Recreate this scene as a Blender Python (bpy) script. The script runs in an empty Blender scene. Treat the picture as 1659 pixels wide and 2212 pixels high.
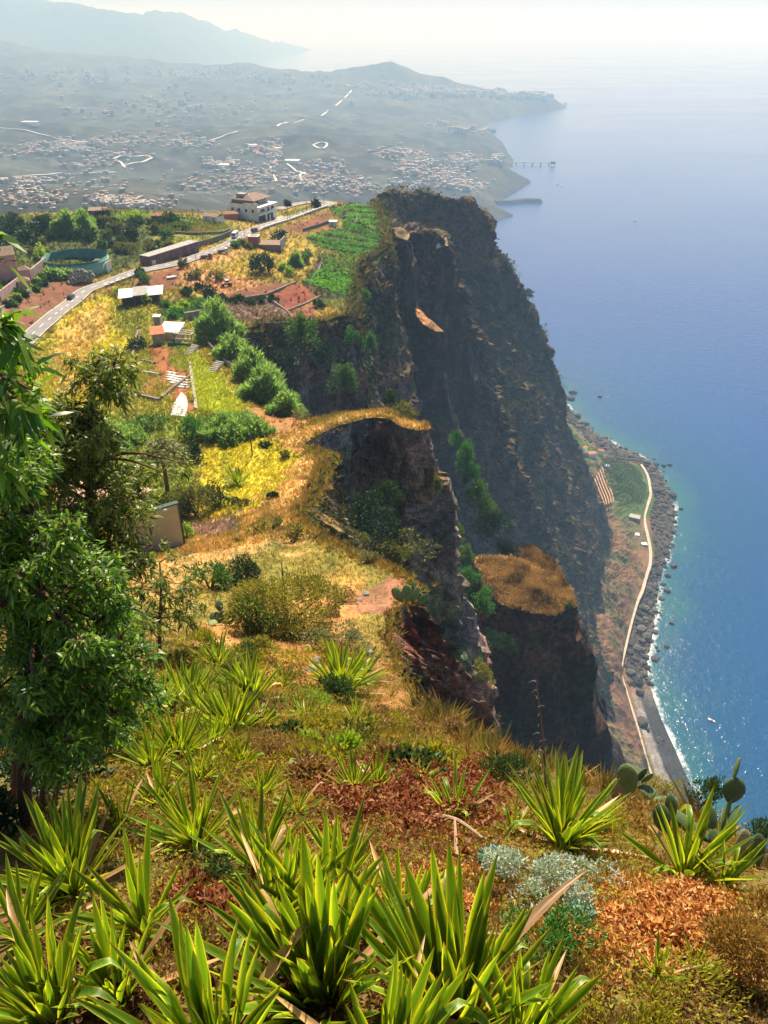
import bpy, math, random
import numpy as np
from mathutils import Vector, Matrix

# ------------------------------------------------------------------ camera
scn = bpy.context.scene
PITCH = math.radians(32.15)
CAMZ = 570.0
FPX = 1685.0                      # focal length in units of a 1659 x 2212 picture
cam_data = bpy.data.cameras.new("camera")
cam = bpy.data.objects.new("camera", cam_data)
scn.collection.objects.link(cam)
cam.location = (0, 0, CAMZ)
cam.rotation_euler = (math.radians(90) - PITCH, 0, 0)
cam_data.sensor_fit = 'HORIZONTAL'
cam_data.sensor_width = 36.0
cam_data.lens = 36.0 * FPX / 1659.0
cam_data.clip_start = 0.05
cam_data.clip_end = 200000
scn.camera = cam

# ------------------------------------------------------------------ sky and sun
SUN_EL = math.radians(48)
SUN_AZ = math.radians(6)          # to the right of straight ahead (+Y)
world = bpy.data.worlds.new("World")
scn.world = world
world.use_nodes = True
wn = world.node_tree
wn.nodes.clear()
sky = wn.nodes.new("ShaderNodeTexSky")
sky.sky_type = 'NISHITA'
sky.sun_disc = False
sky.sun_elevation = SUN_EL
sky.sun_rotation = SUN_AZ
sky.altitude = 500
sky.air_density = 1.0
sky.dust_density = 4.0
sky.ozone_density = 1.0
bg = wn.nodes.new("ShaderNodeBackground")
bg.inputs["Strength"].default_value = 0.05
wo = wn.nodes.new("ShaderNodeOutputWorld")
wn.links.new(sky.outputs[0], bg.inputs[0])
wn.links.new(bg.outputs[0], wo.inputs[0])

sun_data = bpy.data.lights.new("sun", 'SUN')
sun_data.energy = 5.0
sun_data.angle = math.radians(0.6)
sun_data.color = (1.0, 0.90, 0.72)
sun = bpy.data.objects.new("sun", sun_data)
scn.collection.objects.link(sun)
SUNV = Vector((math.sin(SUN_AZ) * math.cos(SUN_EL), math.cos(SUN_AZ) * math.cos(SUN_EL), math.sin(SUN_EL)))
sun.rotation_euler = SUNV.to_track_quat('Z', 'Y').to_euler()

vs = scn.view_settings
scn.display_settings.display_device = 'sRGB'
vs.view_transform = 'Standard'
vs.look = 'None'
vs.exposure = 1.15
vs.gamma = 1.0
vs.use_curve_mapping = False

scn.render.engine = 'CYCLES'
cy = scn.cycles
cy.max_bounces = 6
cy.diffuse_bounces = 2
cy.glossy_bounces = 2
cy.transmission_bounces = 3
cy.volume_bounces = 1
cy.transparent_max_bounces = 4
cy.use_denoising = True
cy.denoising_prefilter = 'ACCURATE'
cy.denoising_input_passes = 'RGB_ALBEDO_NORMAL'
try:
    cy.denoiser = 'OPENIMAGEDENOISE'
except Exception:
    pass
cy.sample_clamp_indirect = 6.0
cy.caustics_reflective = False
cy.caustics_refractive = False
# ------------------------------------------------------------------ helpers
rng = np.random.default_rng(7)
SP, CP = math.sin(PITCH), math.cos(PITCH)

def ray(X, Y):
    x = (X - 829.5) / FPX
    y = (1106.0 - Y) / FPX
    return np.array([x, CP + y * SP, -SP + y * CP])

def at(X, Y, t):
    """A point of the place, seen at X, Y, t metres along the view axis."""
    return ray(X, Y) * t + np.array([0, 0, CAMZ])

def atz(X, Y, z):
    d = ray(X, Y)
    return d * ((z - CAMZ) / d[2]) + np.array([0, 0, CAMZ])

def aty(X, Y, y):
    d = ray(X, Y)
    return d * (y / d[1]) + np.array([0, 0, CAMZ])

# --- noise
_r = np.random.default_rng(1234)
_perm = _r.permutation(256)
_perm = np.concatenate([_perm, _perm, _perm])
_g = _r.normal(size=(256, 3)); _g /= np.linalg.norm(_g, axis=1)[:, None]

def perlin(p):
    p = np.asarray(p, float)
    i = np.floor(p).astype(int); f = p - i
    i &= 255
    u = f * f * f * (f * (f * 6 - 15) + 10)
    out = None
    res = []
    for dz in (0, 1):
        for dy in (0, 1):
            for dx in (0, 1):
                h = _perm[_perm[_perm[i[:, 0] + dx] + i[:, 1] + dy] + i[:, 2] + dz]
                g = _g[h & 255]
                res.append(g[:, 0] * (f[:, 0] - dx) + g[:, 1] * (f[:, 1] - dy) + g[:, 2] * (f[:, 2] - dz))
    x0 = res[0] + u[:, 0] * (res[1] - res[0]); x1 = res[2] + u[:, 0] * (res[3] - res[2])
    x2 = res[4] + u[:, 0] * (res[5] - res[4]); x3 = res[6] + u[:, 0] * (res[7] - res[6])
    y0 = x0 + u[:, 1] * (x1 - x0); y1 = x2 + u[:, 1] * (x3 - x2)
    return (y0 + u[:, 2] * (y1 - y0)) * 1.6

def fbm(p, oct=4, lac=2.1, gain=0.5, off=0.0):
    p = np.asarray(p, float) + off
    s = 0; a = 1.0
    for _ in range(oct):
        s = s + a * perlin(p); p = p * lac + 17.3; a *= gain
    return s

def ridged(p, oct=4, lac=2.1, gain=0.5, off=0.0):
    p = np.asarray(p, float) + off
    s = 0; a = 1.0
    for _ in range(oct):
        s = s + a * (1 - 2 * np.abs(perlin(p))); p = p * lac + 11.1; a *= gain
    return s

def smooth(e0, e1, x):
    t = np.clip((x - e0) / (e1 - e0), 0, 1)
    return t * t * (3 - 2 * t)

# --- thin plate spline
class TPS:
    def __init__(self, pts, scale, lam=1e-3):
        pts = np.asarray(pts, float)
        self.s = scale
        self.xy = pts[:, :2] / scale
        n = len(pts)
        K = self._phi(self.xy, self.xy) + lam * np.eye(n)
        P = np.c_[np.ones(n), self.xy]
        A = np.zeros((n + 3, n + 3)); A[:n, :n] = K; A[:n, n:] = P; A[n:, :n] = P.T
        b = np.zeros(n + 3); b[:n] = pts[:, 2]
        self.w = np.linalg.solve(A, b); self.n = n
    def _phi(self, a, b):
        d2 = ((a[:, None, :] - b[None, :, :]) ** 2).sum(-1)
        return 0.5 * d2 * np.log(d2 + 1e-12)
    def __call__(self, xy):
        xy = np.atleast_2d(np.asarray(xy, float))[:, :2] / self.s
        out = np.empty(len(xy))
        for a in range(0, len(xy), 20000):
            q = xy[a:a + 20000]
            out[a:a + 20000] = self._phi(q, self.xy) @ self.w[:self.n] + self.w[self.n] + q @ self.w[self.n + 1:]
        return out

def inside(poly, xy):
    x, y = xy[:, 0], xy[:, 1]
    r = np.zeros(len(xy), bool)
    n = len(poly); j = n - 1
    for i in range(n):
        xi, yi = poly[i][0], poly[i][1]; xj, yj = poly[j][0], poly[j][1]
        if yi != yj:
            c = ((yi > y) != (yj > y)) & (x < (xj - xi) * (y - yi) / (yj - yi) + xi)
            r ^= c
        j = i
    return r

def seg_near(poly, xy, closed=True):
    """distance to and nearest point on a polyline"""
    best = np.full(len(xy), 1e18); bp = np.zeros((len(xy), 2))
    n = len(poly)
    for i in range(n if closed else n - 1):
        a = np.asarray(poly[i][:2], float); b = np.asarray(poly[(i + 1) % n][:2], float)
        ab = b - a; L = ab @ ab + 1e-12
        t = np.clip(((xy - a) @ ab) / L, 0, 1)
        q = a + t[:, None] * ab
        d = ((xy - q) ** 2).sum(1)
        m = d < best
        best[m] = d[m]; bp[m] = q[m]
    return np.sqrt(best), bp

def catmull(P, n):
    """P (k, ...) -> n samples"""
    P = np.asarray(P, float); k = len(P)
    t = np.linspace(0, k - 1, n); i = np.minimum(t.astype(int), k - 2); f = t - i
    p0 = P[np.maximum(i - 1, 0)]; p1 = P[i]; p2 = P[i + 1]; p3 = P[np.minimum(i + 2, k - 1)]
    sh = (n,) + (1,) * (P.ndim - 1); f = f.reshape(sh)
    return 0.5 * (2 * p1 + (p2 - p0) * f + (2 * p0 - 5 * p1 + 4 * p2 - p3) * f ** 2 + (3 * p1 - p0 - 3 * p2 + p3) * f ** 3)

def resample(P, step):
    P = np.asarray(P, float)
    L = np.r_[0, np.cumsum(np.linalg.norm(np.diff(P[:, :3], axis=0), axis=1))]
    n = max(2, int(L[-1] / step) + 1)
    s = np.linspace(0, L[-1], n)
    return np.stack([np.interp(s, L, P[:, c]) for c in range(P.shape[1])], 1)

# --- meshes
COLL = scn.collection

def mesh_np(name, V, F, mat=None, col=None, smooth_=True, mats=None, midx=None):
    """F: one (n,k) array or a list of them"""
    me = bpy.data.meshes.new(name)
    V = np.ascontiguousarray(V, np.float32)
    Fs = F if isinstance(F, list) else [F]
    Fs = [np.asarray(f, np.int32) for f in Fs if len(f)]
    nl = sum(f.size for f in Fs); nf = sum(len(f) for f in Fs)
    me.vertices.add(len(V)); me.vertices.foreach_set("co", V.ravel())
    me.loops.add(nl); me.polygons.add(nf)
    me.loops.foreach_set("vertex_index", np.concatenate([f.ravel() for f in Fs]))
    st = []; o = 0
    for f in Fs:
        st.append(o + np.arange(len(f)) * f.shape[1]); o += f.size
    me.polygons.foreach_set("loop_start", np.concatenate(st).astype(np.int32))
    if col is not None:
        a = me.color_attributes.new("Col", 'FLOAT_COLOR', 'POINT')
        c = np.ones((len(V), 4), np.float32); c[:, :3] = np.asarray(col)[:, :3]
        a.data.foreach_set("color", c.ravel())
    for m in (mats or ([mat] if mat else [])):
        me.materials.append(m)
    if midx is not None:
        me.polygons.foreach_set("material_index", np.asarray(midx, np.int32))
    me.polygons.foreach_set("use_smooth", np.full(nf, bool(smooth_)))
    me.update(calc_edges=True)
    return me

def link(name, me, parent=None, loc=None, rot=None, scale=None):
    o = bpy.data.objects.new(name, me)
    COLL.objects.link(o)
    if parent is not None: o.parent = parent
    if loc is not None: o.location = [float(v) for v in loc]
    if rot is not None: o.rotation_euler = rot
    if scale is not None: o.scale = scale if hasattr(scale, '__len__') else (scale,) * 3
    return o

def tag(o, label=None, cat=None, group=None, kind=None):
    if label: o["label"] = label
    if cat: o["category"] = cat
    if group: o["group"] = group
    if kind: o["kind"] = kind
    return o

def empty(name, loc, rz=0.0, scale=1.0):
    o = bpy.data.objects.new(name, None); COLL.objects.link(o)
    o.location = [float(v) for v in loc]; o.rotation_euler = (0, 0, rz); o.scale = (scale,) * 3
    o.empty_display_size = 0.2
    return o

def grid_faces(nr, nc, wrap=False):
    i = np.arange(nr - 1)[:, None]; j = np.arange(nc if wrap else nc - 1)[None, :]
    a = i * nc + j; b = i * nc + (j + 1) % nc; c = (i + 1) * nc + (j + 1) % nc; d = (i + 1) * nc + j
    return np.stack([a, b, c, d], -1).reshape(-1, 4)

def vnormals(V, F):
    n = np.zeros_like(V)
    fn = np.cross(V[F[:, 2]] - V[F[:, 0]], V[F[:, 3]] - V[F[:, 1]]) if F.shape[1] == 4 else np.cross(V[F[:, 1]] - V[F[:, 0]], V[F[:, 2]] - V[F[:, 0]])
    for k in range(F.shape[1]):
        for c in range(3):
            n[:, c] += np.bincount(F[:, k], fn[:, c], len(V))
    return n / (np.linalg.norm(n, axis=1)[:, None] + 1e-12)

# --- solids collected into one mesh
class MB:
    def __init__(self): self.v = []; self.f = {3: [], 4: []}; self.n = 0
    def add(self, V, F):
        V = np.asarray(V, float); self.v.append(V)
        for f in F:
            if len(f) in (3, 4): self.f[len(f)].append([i + self.n for i in f])
            else:
                for k in range(1, len(f) - 1): self.f[3].append([f[0] + self.n, f[k] + self.n, f[k + 1] + self.n])
        self.n += len(V); return self
    def box(self, x0, x1, y0, y1, z0, z1, tz=0.0):
        V = [(x0, y0, z0), (x1, y0, z0), (x1, y1, z0), (x0, y1, z0), (x0 + tz, y0 + tz, z1), (x1 - tz, y0 + tz, z1), (x1 - tz, y1 - tz, z1), (x0 + tz, y1 - tz, z1)]
        return self.add(V, [(0, 3, 2, 1), (4, 5, 6, 7), (0, 1, 5, 4), (1, 2, 6, 5), (2, 3, 7, 6), (3, 0, 4, 7)])
    def hull8(self, V):
        return self.add(V, [(0, 3, 2, 1), (4, 5, 6, 7), (0, 1, 5, 4), (1, 2, 6, 5), (2, 3, 7, 6), (3, 0, 4, 7)])
    def prism(self, prof, y0, y1):
        """profile in x,z extruded along y"""
        n = len(prof)
        V = [(x, y0, z) for x, z in prof] + [(x, y1, z) for x, z in prof]
        F = [tuple(range(n)), tuple(range(2 * n - 1, n - 1, -1))] + [(i, i + n, (i + 1) % n + n, (i + 1) % n) for i in range(n)]
        return self.add(V, F)
    def cyl(self, p0, p1, r0, r1=None, n=8):
        r1 = r0 if r1 is None else r1
        p0 = np.array(p0, float); p1 = np.array(p1, float); d = p1 - p0; d /= np.linalg.norm(d) + 1e-9
        a = np.cross(d, [0, 0, 1.0] if abs(d[2]) < .9 else [1.0, 0, 0]); a /= np.linalg.norm(a); b = np.cross(d, a)
        th = np.arange(n) * 2 * math.pi / n
        ring = np.cos(th)[:, None] * a + np.sin(th)[:, None] * b
        V = np.r_[p0 + ring * r0, p1 + ring * r1]
        F = [(i, (i + 1) % n, (i + 1) % n + n, i + n) for i in range(n)] + [tuple(range(n - 1, -1, -1)), tuple(range(n, 2 * n))]
        return self.add(V, F)
    def tube(self, pts, radii, n=6):
        pts = np.asarray(pts, float)
        k = len(pts); radii = np.broadcast_to(np.asarray(radii, float), (k,))
        T = np.gradient(pts, axis=0); T /= np.linalg.norm(T, axis=1)[:, None] + 1e-9
        ref = np.array([0.3, 0.2, 1.0]) if abs(T[0][2]) < .8 else np.array([1.0, 0.2, 0.1])
        V = []
        th = np.arange(n) * 2 * math.pi / n
        for i in range(k):
            a = np.cross(T[i], ref); a /= np.linalg.norm(a) + 1e-9; b = np.cross(T[i], a)
            V.append(pts[i] + radii[i] * (np.cos(th)[:, None] * a + np.sin(th)[:, None] * b))
        F = [tuple(x) for x in grid_faces(k, n, True)]
        F += [tuple(range(n - 1, -1, -1)), tuple(range((k - 1) * n, k * n))]
        return self.add(np.concatenate(V), F)
    def mesh(self, name, mat, smooth_=False):
        return mesh_np(name, np.concatenate(self.v), [np.array(self.f[k]) for k in (3, 4) if self.f[k]], mat, smooth_=smooth_)
    def obj(self, name, mat, parent=None, smooth_=False, loc=None, rot=None):
        return link(name, self.mesh(name, mat, smooth_), parent, loc, rot)

def scatter_mesh(name, tmplV, tmplF, pos, scale, yaw, mat, col=None, tilt=None, tcol=None):
    """one mesh that holds a copy of the template at every position"""
    N = len(pos); nv = len(tmplV)
    V = np.asarray(tmplV, float)[None] * (scale[:, None, :] if np.ndim(scale) == 2 else np.asarray(scale)[:, None, None])
    if tilt is not None:
        a = tilt[:, 0][:, None]; b = tilt[:, 1][:, None]
        V = np.stack([V[..., 0] + a * V[..., 2], V[..., 1] + b * V[..., 2], V[..., 2]], -1)
    c, s = np.cos(yaw)[:, None], np.sin(yaw)[:, None]
    V = np.stack([V[..., 0] * c - V[..., 1] * s, V[..., 0] * s + V[..., 1] * c, V[..., 2]], -1) + pos[:, None, :]
    F = np.asarray(tmplF)[None] + (np.arange(N) * nv)[:, None, None]
    cc = None
    if col is not None:
        cc = np.repeat(col, nv, axis=0)
        if tcol is not None: cc = cc * np.tile(tcol, N)[:, None]
    return mesh_np(name, V.reshape(-1, 3), F.reshape(-1, F.shape[-1]), mat, cc, smooth_=False)

# --- materials
def nt(name):
    m = bpy.data.materials.new(name); m.use_nodes = True
    n = m.node_tree.nodes; n.clear()
    return m, n, m.node_tree.links

def _noise(n, l, coord, scale, detail=4, rough=0.55):
    t = n.new("ShaderNodeTexNoise"); t.inputs["Scale"].default_value = scale
    t.inputs["Detail"].default_value = detail; t.inputs["Roughness"].default_value = rough
    l.new(coord, t.inputs["Vector"]); return t.outputs["Fac"]

def _maprange(n, l, v, a, b, c, d):
    t = n.new("ShaderNodeMapRange"); t.inputs[1].default_value = a; t.inputs[2].default_value = b
    t.inputs[3].default_value = c; t.inputs[4].default_value = d; l.new(v, t.inputs[0]); return t.outputs[0]

def _mulcol(n, l, col, fac):
    t = n.new("ShaderNodeVectorMath"); t.operation = 'SCALE'
    l.new(col, t.inputs[0]); l.new(fac, t.inputs["Scale"]); return t.outputs[0]

def mat_ground(name, scales=((0.8, .35), (6, .3)), bump=(4.0, 0.3), rough=0.95, spec=0.1, col=None, world=True):
    """colour attribute (or one colour) broken up by noise"""
    m, n, l = nt(name)
    tc = n.new("ShaderNodeNewGeometry").outputs["Position"] if world else n.new("ShaderNodeTexCoord").outputs["Object"]
    if col is None:
        a = n.new("ShaderNodeAttribute"); a.attribute_name = "Col"; c = a.outputs["Color"]
    else:
        a = n.new("ShaderNodeRGB"); a.outputs[0].default_value = (*col, 1); c = a.outputs[0]
    for s, amt in scales:
        f = _maprange(n, l, _noise(n, l, tc, s), 0.3, 0.7, 1 - amt, 1 + amt)
        c = _mulcol(n, l, c, f)
    b = n.new("ShaderNodeBsdfPrincipled")
    b.inputs["Roughness"].default_value = rough; b.inputs["Specular IOR Level"].default_value = spec
    l.new(c, b.inputs["Base Color"])
    if bump:
        bp = n.new("ShaderNodeBump"); bp.inputs["Strength"].default_value = bump[1]; bp.inputs["Distance"].default_value = 1.0 / bump[0]
        l.new(_noise(n, l, tc, bump[0], 6, .65), bp.inputs["Height"]); l.new(bp.outputs[0], b.inputs["Normal"])
    o = n.new("ShaderNodeOutputMaterial"); l.new(b.outputs[0], o.inputs[0])
    return m

def mat_leaf(name, cols, trans=0.45, rough=0.5, use_attr=False, spec=0.3, tint=(1.0, 1.0, 0.6), vary=0.25):
    """leaves: colour picked per leaf, part of the light goes through"""
    m, n, l = nt(name)
    g = n.new("ShaderNodeNewGeometry")
    if use_attr:
        a = n.new("ShaderNodeAttribute"); a.attribute_name = "Col"; c = a.outputs["Color"]
        c = _mulcol(n, l, c, _maprange(n, l, g.outputs["Random Per Island"], 0, 1, 1 - vary, 1 + vary))
    else:
        r = n.new("ShaderNodeValToRGB"); r.color_ramp.interpolation = 'LINEAR'
        e = r.color_ramp.elements
        for i, cc in enumerate(cols):
            x = e[i] if i < 2 else e.new(1.0)
            x.color = (*cc, 1)
        for i in range(len(cols)): e[i].position = i / max(1, len(cols) - 1)
        l.new(g.outputs["Random Per Island"], r.inputs[0]); c = r.outputs[0]
    b = n.new("ShaderNodeBsdfPrincipled"); b.inputs["Roughness"].default_value = rough
    b.inputs["Specular IOR Level"].default_value = spec
    l.new(c, b.inputs["Base Color"])
    t = n.new("ShaderNodeBsdfTranslucent")
    mx = n.new("ShaderNodeVectorMath"); mx.operation = 'MULTIPLY'; mx.inputs[1].default_value = tint
    l.new(c, mx.inputs[0]); l.new(mx.outputs[0], t.inputs[0])
    s = n.new("ShaderNodeMixShader"); s.inputs[0].default_value = trans
    l.new(b.outputs[0], s.inputs[1]); l.new(t.outputs[0], s.inputs[2])
    o = n.new("ShaderNodeOutputMaterial"); l.new(s.outputs[0], o.inputs[0])
    return m

def mat_plain(name, col, rough=0.6, noise=(3.0, 0.15), metallic=0.0, spec=0.3, bump=None):
    m, n, l = nt(name)
    tc = n.new("ShaderNodeTexCoord").outputs["Object"]
    a = n.new("ShaderNodeRGB"); a.outputs[0].default_value = (*col, 1); c = a.outputs[0]
    if noise:
        c = _mulcol(n, l, c, _maprange(n, l, _noise(n, l, tc, noise[0], 5), 0.3, 0.7, 1 - noise[1], 1 + noise[1]))
    b = n.new("ShaderNodeBsdfPrincipled"); b.inputs["Roughness"].default_value = rough; b.inputs["Metallic"].default_value = metallic
    b.inputs["Specular IOR Level"].default_value = spec
    l.new(c, b.inputs["Base Color"])
    if bump:
        bp = n.new("ShaderNodeBump"); bp.inputs["Strength"].default_value = bump[1]; bp.inputs["Distance"].default_value = 1.0 / bump[0]
        l.new(_noise(n, l, tc, bump[0], 6, .65), bp.inputs["Height"]); l.new(bp.outputs[0], b.inputs["Normal"])
    o = n.new("ShaderNodeOutputMaterial"); l.new(b.outputs[0], o.inputs[0])
    return m
# ------------------------------------------------------------------ the headland: plateau and slope
# cliff edge from the near right round to the far end of the plateau: X, Y, t, outward bearing (deg, 0 = right, 90 = away), steepness type
EDGE = [
    (2900, 2260, 7.2, 25, 0), (2200, 2010, 7.4, 25, 0),     (1659, 1830, 9.0, 20, 0), (1480, 1750, 12.5, 30, 0), (1300, 1705, 16.5, 30, 0), (1120, 1660, 21.5, 20, 0), (1020, 1600, 26.0, 0, 6),
    (930, 1540, 30.0, 0, 6), (868, 1450, 36.0, -5, 6), (842, 1370, 43.0, 0, 6), (850, 1325, 48.0, -15, 6), (905, 1262, 55.0, 0, 6),
    (862, 1228, 58.5, 50, 0), (770, 1195, 64.0, 30, 1), (690, 1150, 72.0, 10, 1), (652, 1100, 81.0, 0, 1), (690, 1040, 95.0, -5, 1),
    (712, 985, 107.0, -10, 1), (690, 965, 112.0, 30, 2), (655, 962, 115.0, -40, 2), (702, 932, 121.0, -60, 2), (762, 911, 127.5, -70, 2),
    (815, 893, 133.5, -50, 2), (832, 905, 132.0, -60, 2), (862, 923, 129.5, -70, 2), (926, 930, 130.5, -30, 2), (924, 912, 136.0, 40, 3),
    (868, 908, 138.0, 80, 3), (832, 880, 141.0, 60, 3), (745, 897, 141.0, 90, 3), (665, 905, 143.0, 70, 4), (600, 885, 151.0, 40, 4),
    (560, 830, 166.0, 20, 4), (530, 770, 187.0, 10, 4), (512, 712, 226.0, -20, 4), (560, 702, 236.0, -70, 4), (640, 697, 248.0, -85, 5),
    (705, 692, 257.0, -85, 5), (772, 680, 270.0, -50, 5), (763, 640, 291.0, -5, 5), (768, 590, 321.0, -15, 5), (800, 556, 347.0, -40, 5),
    (838, 530, 369.0, -20, 5), (834, 500, 392.0, 10, 5), (828, 460, 424.0, 10, 5), (815, 441, 443.0, 40, 5),
]
edge_pts = np.array([at(X, Y, t) for X, Y, t, b, k in EDGE])

# interior heights
ctrl = [tuple(p) for p in edge_pts]
def W(x, y, zr): ctrl.append((x, y, CAMZ + zr))
for x, y, z in [(-12, -6, -1.5), (0, -6, -1.6), (8, -6, -2.5), (-12, 0, -3.0), (0, 0, -2.9), (6, 0, -4.2), (-12, 6, -8), (0, 6, -8.0), (4, 5, -8.0), (-14, 12, -12.5),
                (0, 12, -13.2), (-14, 20, -18.6), (-4, 20, -20), (-18, 34, -27.5), (-5, 34, -29.4), (-8, 46, -35), (-30, 46, -33.5), (14, 0, -7),
                (-50, 30, -24), (-50, 71, -43), (-80, 30, -22), (-90, 80, -42), (-100, 130, -56), (-150, 60, -30), (-160, 180, -60), (-240, 120, -45), (-240, 260, -66)]:
    W(x, y, z)
for X, Y, t in [(340, 1180, 82), (513, 1040, 105), (600, 1000, 110), (560, 960, 118), (400, 960, 122), (430, 900, 138), (200, 950, 126), (480, 860, 152), (470, 760, 196),
                (380, 830, 166), (370, 740, 214), (250, 800, 191), (200, 780, 205), (80, 730, 233), (152, 650, 268), (300, 650, 262), (290, 600, 291), (440, 560, 318),
                (520, 505, 357), (600, 487, 376), (700, 448, 422), (650, 520, 366), (730, 600, 320), (620, 640, 285), (480, 620, 288), (560, 600, 302), (430, 690, 243),
                (100, 500, 330), (280, 466, 360), (200, 540, 320), (50, 600, 275), (30, 680, 237), (440, 480, 368), (560, 480, 384), (760, 470, 412), (690, 560, 340), (0, 500, 330)]:
    ctrl.append(tuple(at(X, Y, t)))
for x, y, z in [(-200, 420, -82), (-330, 330, -75), (-330, 450, -85), (-100, 460, -86), (0, 480, -88), (-200, 520, -95), (-60, 520, -92)]:
    W(x, y, z)
_tps = TPS(ctrl, 100.0, 2e-3)
# beyond this crest line the plateau falls away to the valley
CREST = np.array([(-420, 400), (-300, 400), (-180, 385), (-115, 395), (-60, 440), (-30, 462), (0, 460), (40, 470)], float)

ROAD_PX = [(20, 768), (69, 726), (102, 696), (132, 668), (172, 636), (191, 625), (225, 613), (265, 597), (299, 586), (344, 578), (384, 570), (402, 563), (458, 545), (503, 523), (524, 506), (551, 496),
           (581, 485), (622, 473), (667, 457), (697, 446), (712, 440), (706, 436), (682, 436), (652, 439), (622, 447), (600, 453)]
def _hit0(X, Y):
    d = ray(X, Y); t = np.geomspace(2, 620, 900); P = d[None] * t[:, None]
    dz = P[:, 2] + CAMZ - _tps(P[:, :2]); k = max(1, int(np.argmax(dz < 0)))
    q = d * t[k]; return np.array([q[0], q[1], q[2] + CAMZ])
road_c = np.array([_hit0(X, Y) for X, Y in ROAD_PX])
road_c = catmull(road_c, 160)
road_c[:, 2] = _tps(road_c[:, :2])
for _ in range(12): road_c[1:-1] = (road_c[:-2] + 2 * road_c[1:-1] + road_c[2:]) / 4
YARDS = []      # flat building plots: x, y, z, radius
def ground_z(xy, rough=True):
    xy = np.atleast_2d(np.asarray(xy, float))[:, :2]
    z = _tps(xy)
    yc = np.interp(xy[:, 0], CREST[:, 0], CREST[:, 1])
    over = np.clip(xy[:, 1] - yc, 0, None)
    z = z - 0.9 * over * smooth(0, 25, over)
    if rough:
        r = np.hypot(xy[:, 0], xy[:, 1])
        p = np.c_[xy, np.zeros(len(xy))]
        a = np.clip(r * 0.004, 0.04, 0.7)
        z = z + a * fbm(p / np.clip(r * 0.05, 1.5, 14)[:, None], 3)
    m = (xy[:, 1] > 180) & (xy[:, 1] < 520) & (xy[:, 0] > -160)
    if m.any():
        d2 = ((xy[m][:, None, :] - road_c[None, :, :2]) ** 2).sum(-1)
        k = d2.argmin(1); d = np.sqrt(d2[np.arange(len(k)), k])
        w = smooth(9.0, 4.5, d)
        zz = z[m]; z[m] = zz * (1 - w) + (road_c[k, 2] - 0.45) * w
    for x, y, h, rad in YARDS:
        d = np.hypot(xy[:, 0] - x, xy[:, 1] - y); w = smooth(rad * 1.6, rad, d)
        z = z * (1 - w) + h * w
    return z

def gz(x, y): return float(ground_z([(x, y)])[0])

def hit(X, Y, tmax=620.0):
    """where the line of sight through X, Y meets the plateau"""
    d = ray(X, Y)
    t = np.geomspace(1.5, tmax, 700)
    P = d[None] * t[:, None]
    dz = P[:, 2] + CAMZ - ground_z(P[:, :2])
    k = np.argmax(dz < 0)
    if dz[k] >= 0: k = len(t) - 1
    k = max(k, 1)
    f = dz[k - 1] / (dz[k - 1] - dz[k] + 1e-9)
    tt = t[k - 1] + (t[k] - t[k - 1]) * f
    q = d * tt
    return np.array([q[0], q[1], gz(q[0], q[1])])

def hits(pts): return np.array([hit(X, Y) for X, Y in pts])

_L = np.r_[0, np.cumsum(np.linalg.norm(np.diff(edge_pts[:, :2], axis=0), axis=1))]
_s = [0.0]
while _s[-1] < _L[-1]:
    _r = math.hypot(np.interp(_s[-1], _L, edge_pts[:, 0]), np.interp(_s[-1], _L, edge_pts[:, 1])); _s.append(_s[-1] + max(.3, .012 * _r))
_s = np.array(_s[:-1] + [_L[-1]])
EDGE_S = _s
edge_xy = np.stack([np.interp(_s, _L, edge_pts[:, 0]), np.interp(_s, _L, edge_pts[:, 1])], 1)
_r = np.hypot(edge_xy[:, 0], edge_xy[:, 1])
_q = np.c_[edge_xy, _r * 0] / np.clip(_r * .045, .6, 9)[:, None]
edge_xy = edge_xy + np.stack([fbm(_q, 3, off=3.0), fbm(_q, 3, off=13.0)], 1) * np.clip(_r * .011, .12, 2.2)[:, None]
_far = [(-30, 560), (-420, 560), (-420, -60), (60, -60), (30, -6)]
plan = [tuple(p) for p in edge_xy] + _far
planA = np.array(plan)

# colour zones on the ground: outlines in plan, colour, softness (m)
ZONES = []
def zone(pts, col, soft=1.5, amt=1.0, world=False):
    poly = np.array(pts, float) if world else hits(pts)[:, :2]
    ZONES.append((poly, np.array(col), soft, amt))
DRY = (0.42, 0.265, 0.10); YEL = (0.42, 0.36, 0.03); OLV = (0.17, 0.17, 0.03); GRN = (0.07, 0.15, 0.02)
SOIL = (0.16, 0.065, 0.035); REDS = (0.22, 0.085, 0.035); TAN = (0.36, 0.20, 0.09); GREYB = (0.17, 0.12, 0.10)
# far plateau
zone([(0, 470), (200, 455), (480, 455), (520, 500), (330, 560), (200, 590), (0, 560)], (0.10, 0.12, 0.025), 4)
zone([(320, 500), (500, 480), (505, 520), (340, 535)], (0.19, 0.19, 0.035), 2)
zone([(345, 492), (480, 487), (480, 500), (345, 505)], SOIL, 1.5)
zone([(600, 500), (700, 455), (716, 462), (712, 490), (650, 505)], SOIL, 2)
zone([(380, 570), (600, 515), (690, 520), (690, 580), (570, 600), (480, 625), (380, 610)], (0.30, 0.22, 0.04), 4)
zone([(330, 590), (390, 570), (600, 620), (560, 640), (480, 640), (350, 610)], TAN, 3)
zone([(470, 548), (540, 540), (470, 565), (420, 575), (380, 582), (390, 570)], (0.40, 0.24, 0.11), 2)
zone([(450, 640), (560, 615), (640, 610), (560, 650), (470, 660)], SOIL, 2)
zone([(470, 655), (575, 640), (640, 685), (515, 702)], GREYB, 1.5)
zone([(575, 640), (640, 612), (690, 638), (620, 675)], (0.17, 0.05, 0.028), 1)
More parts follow.
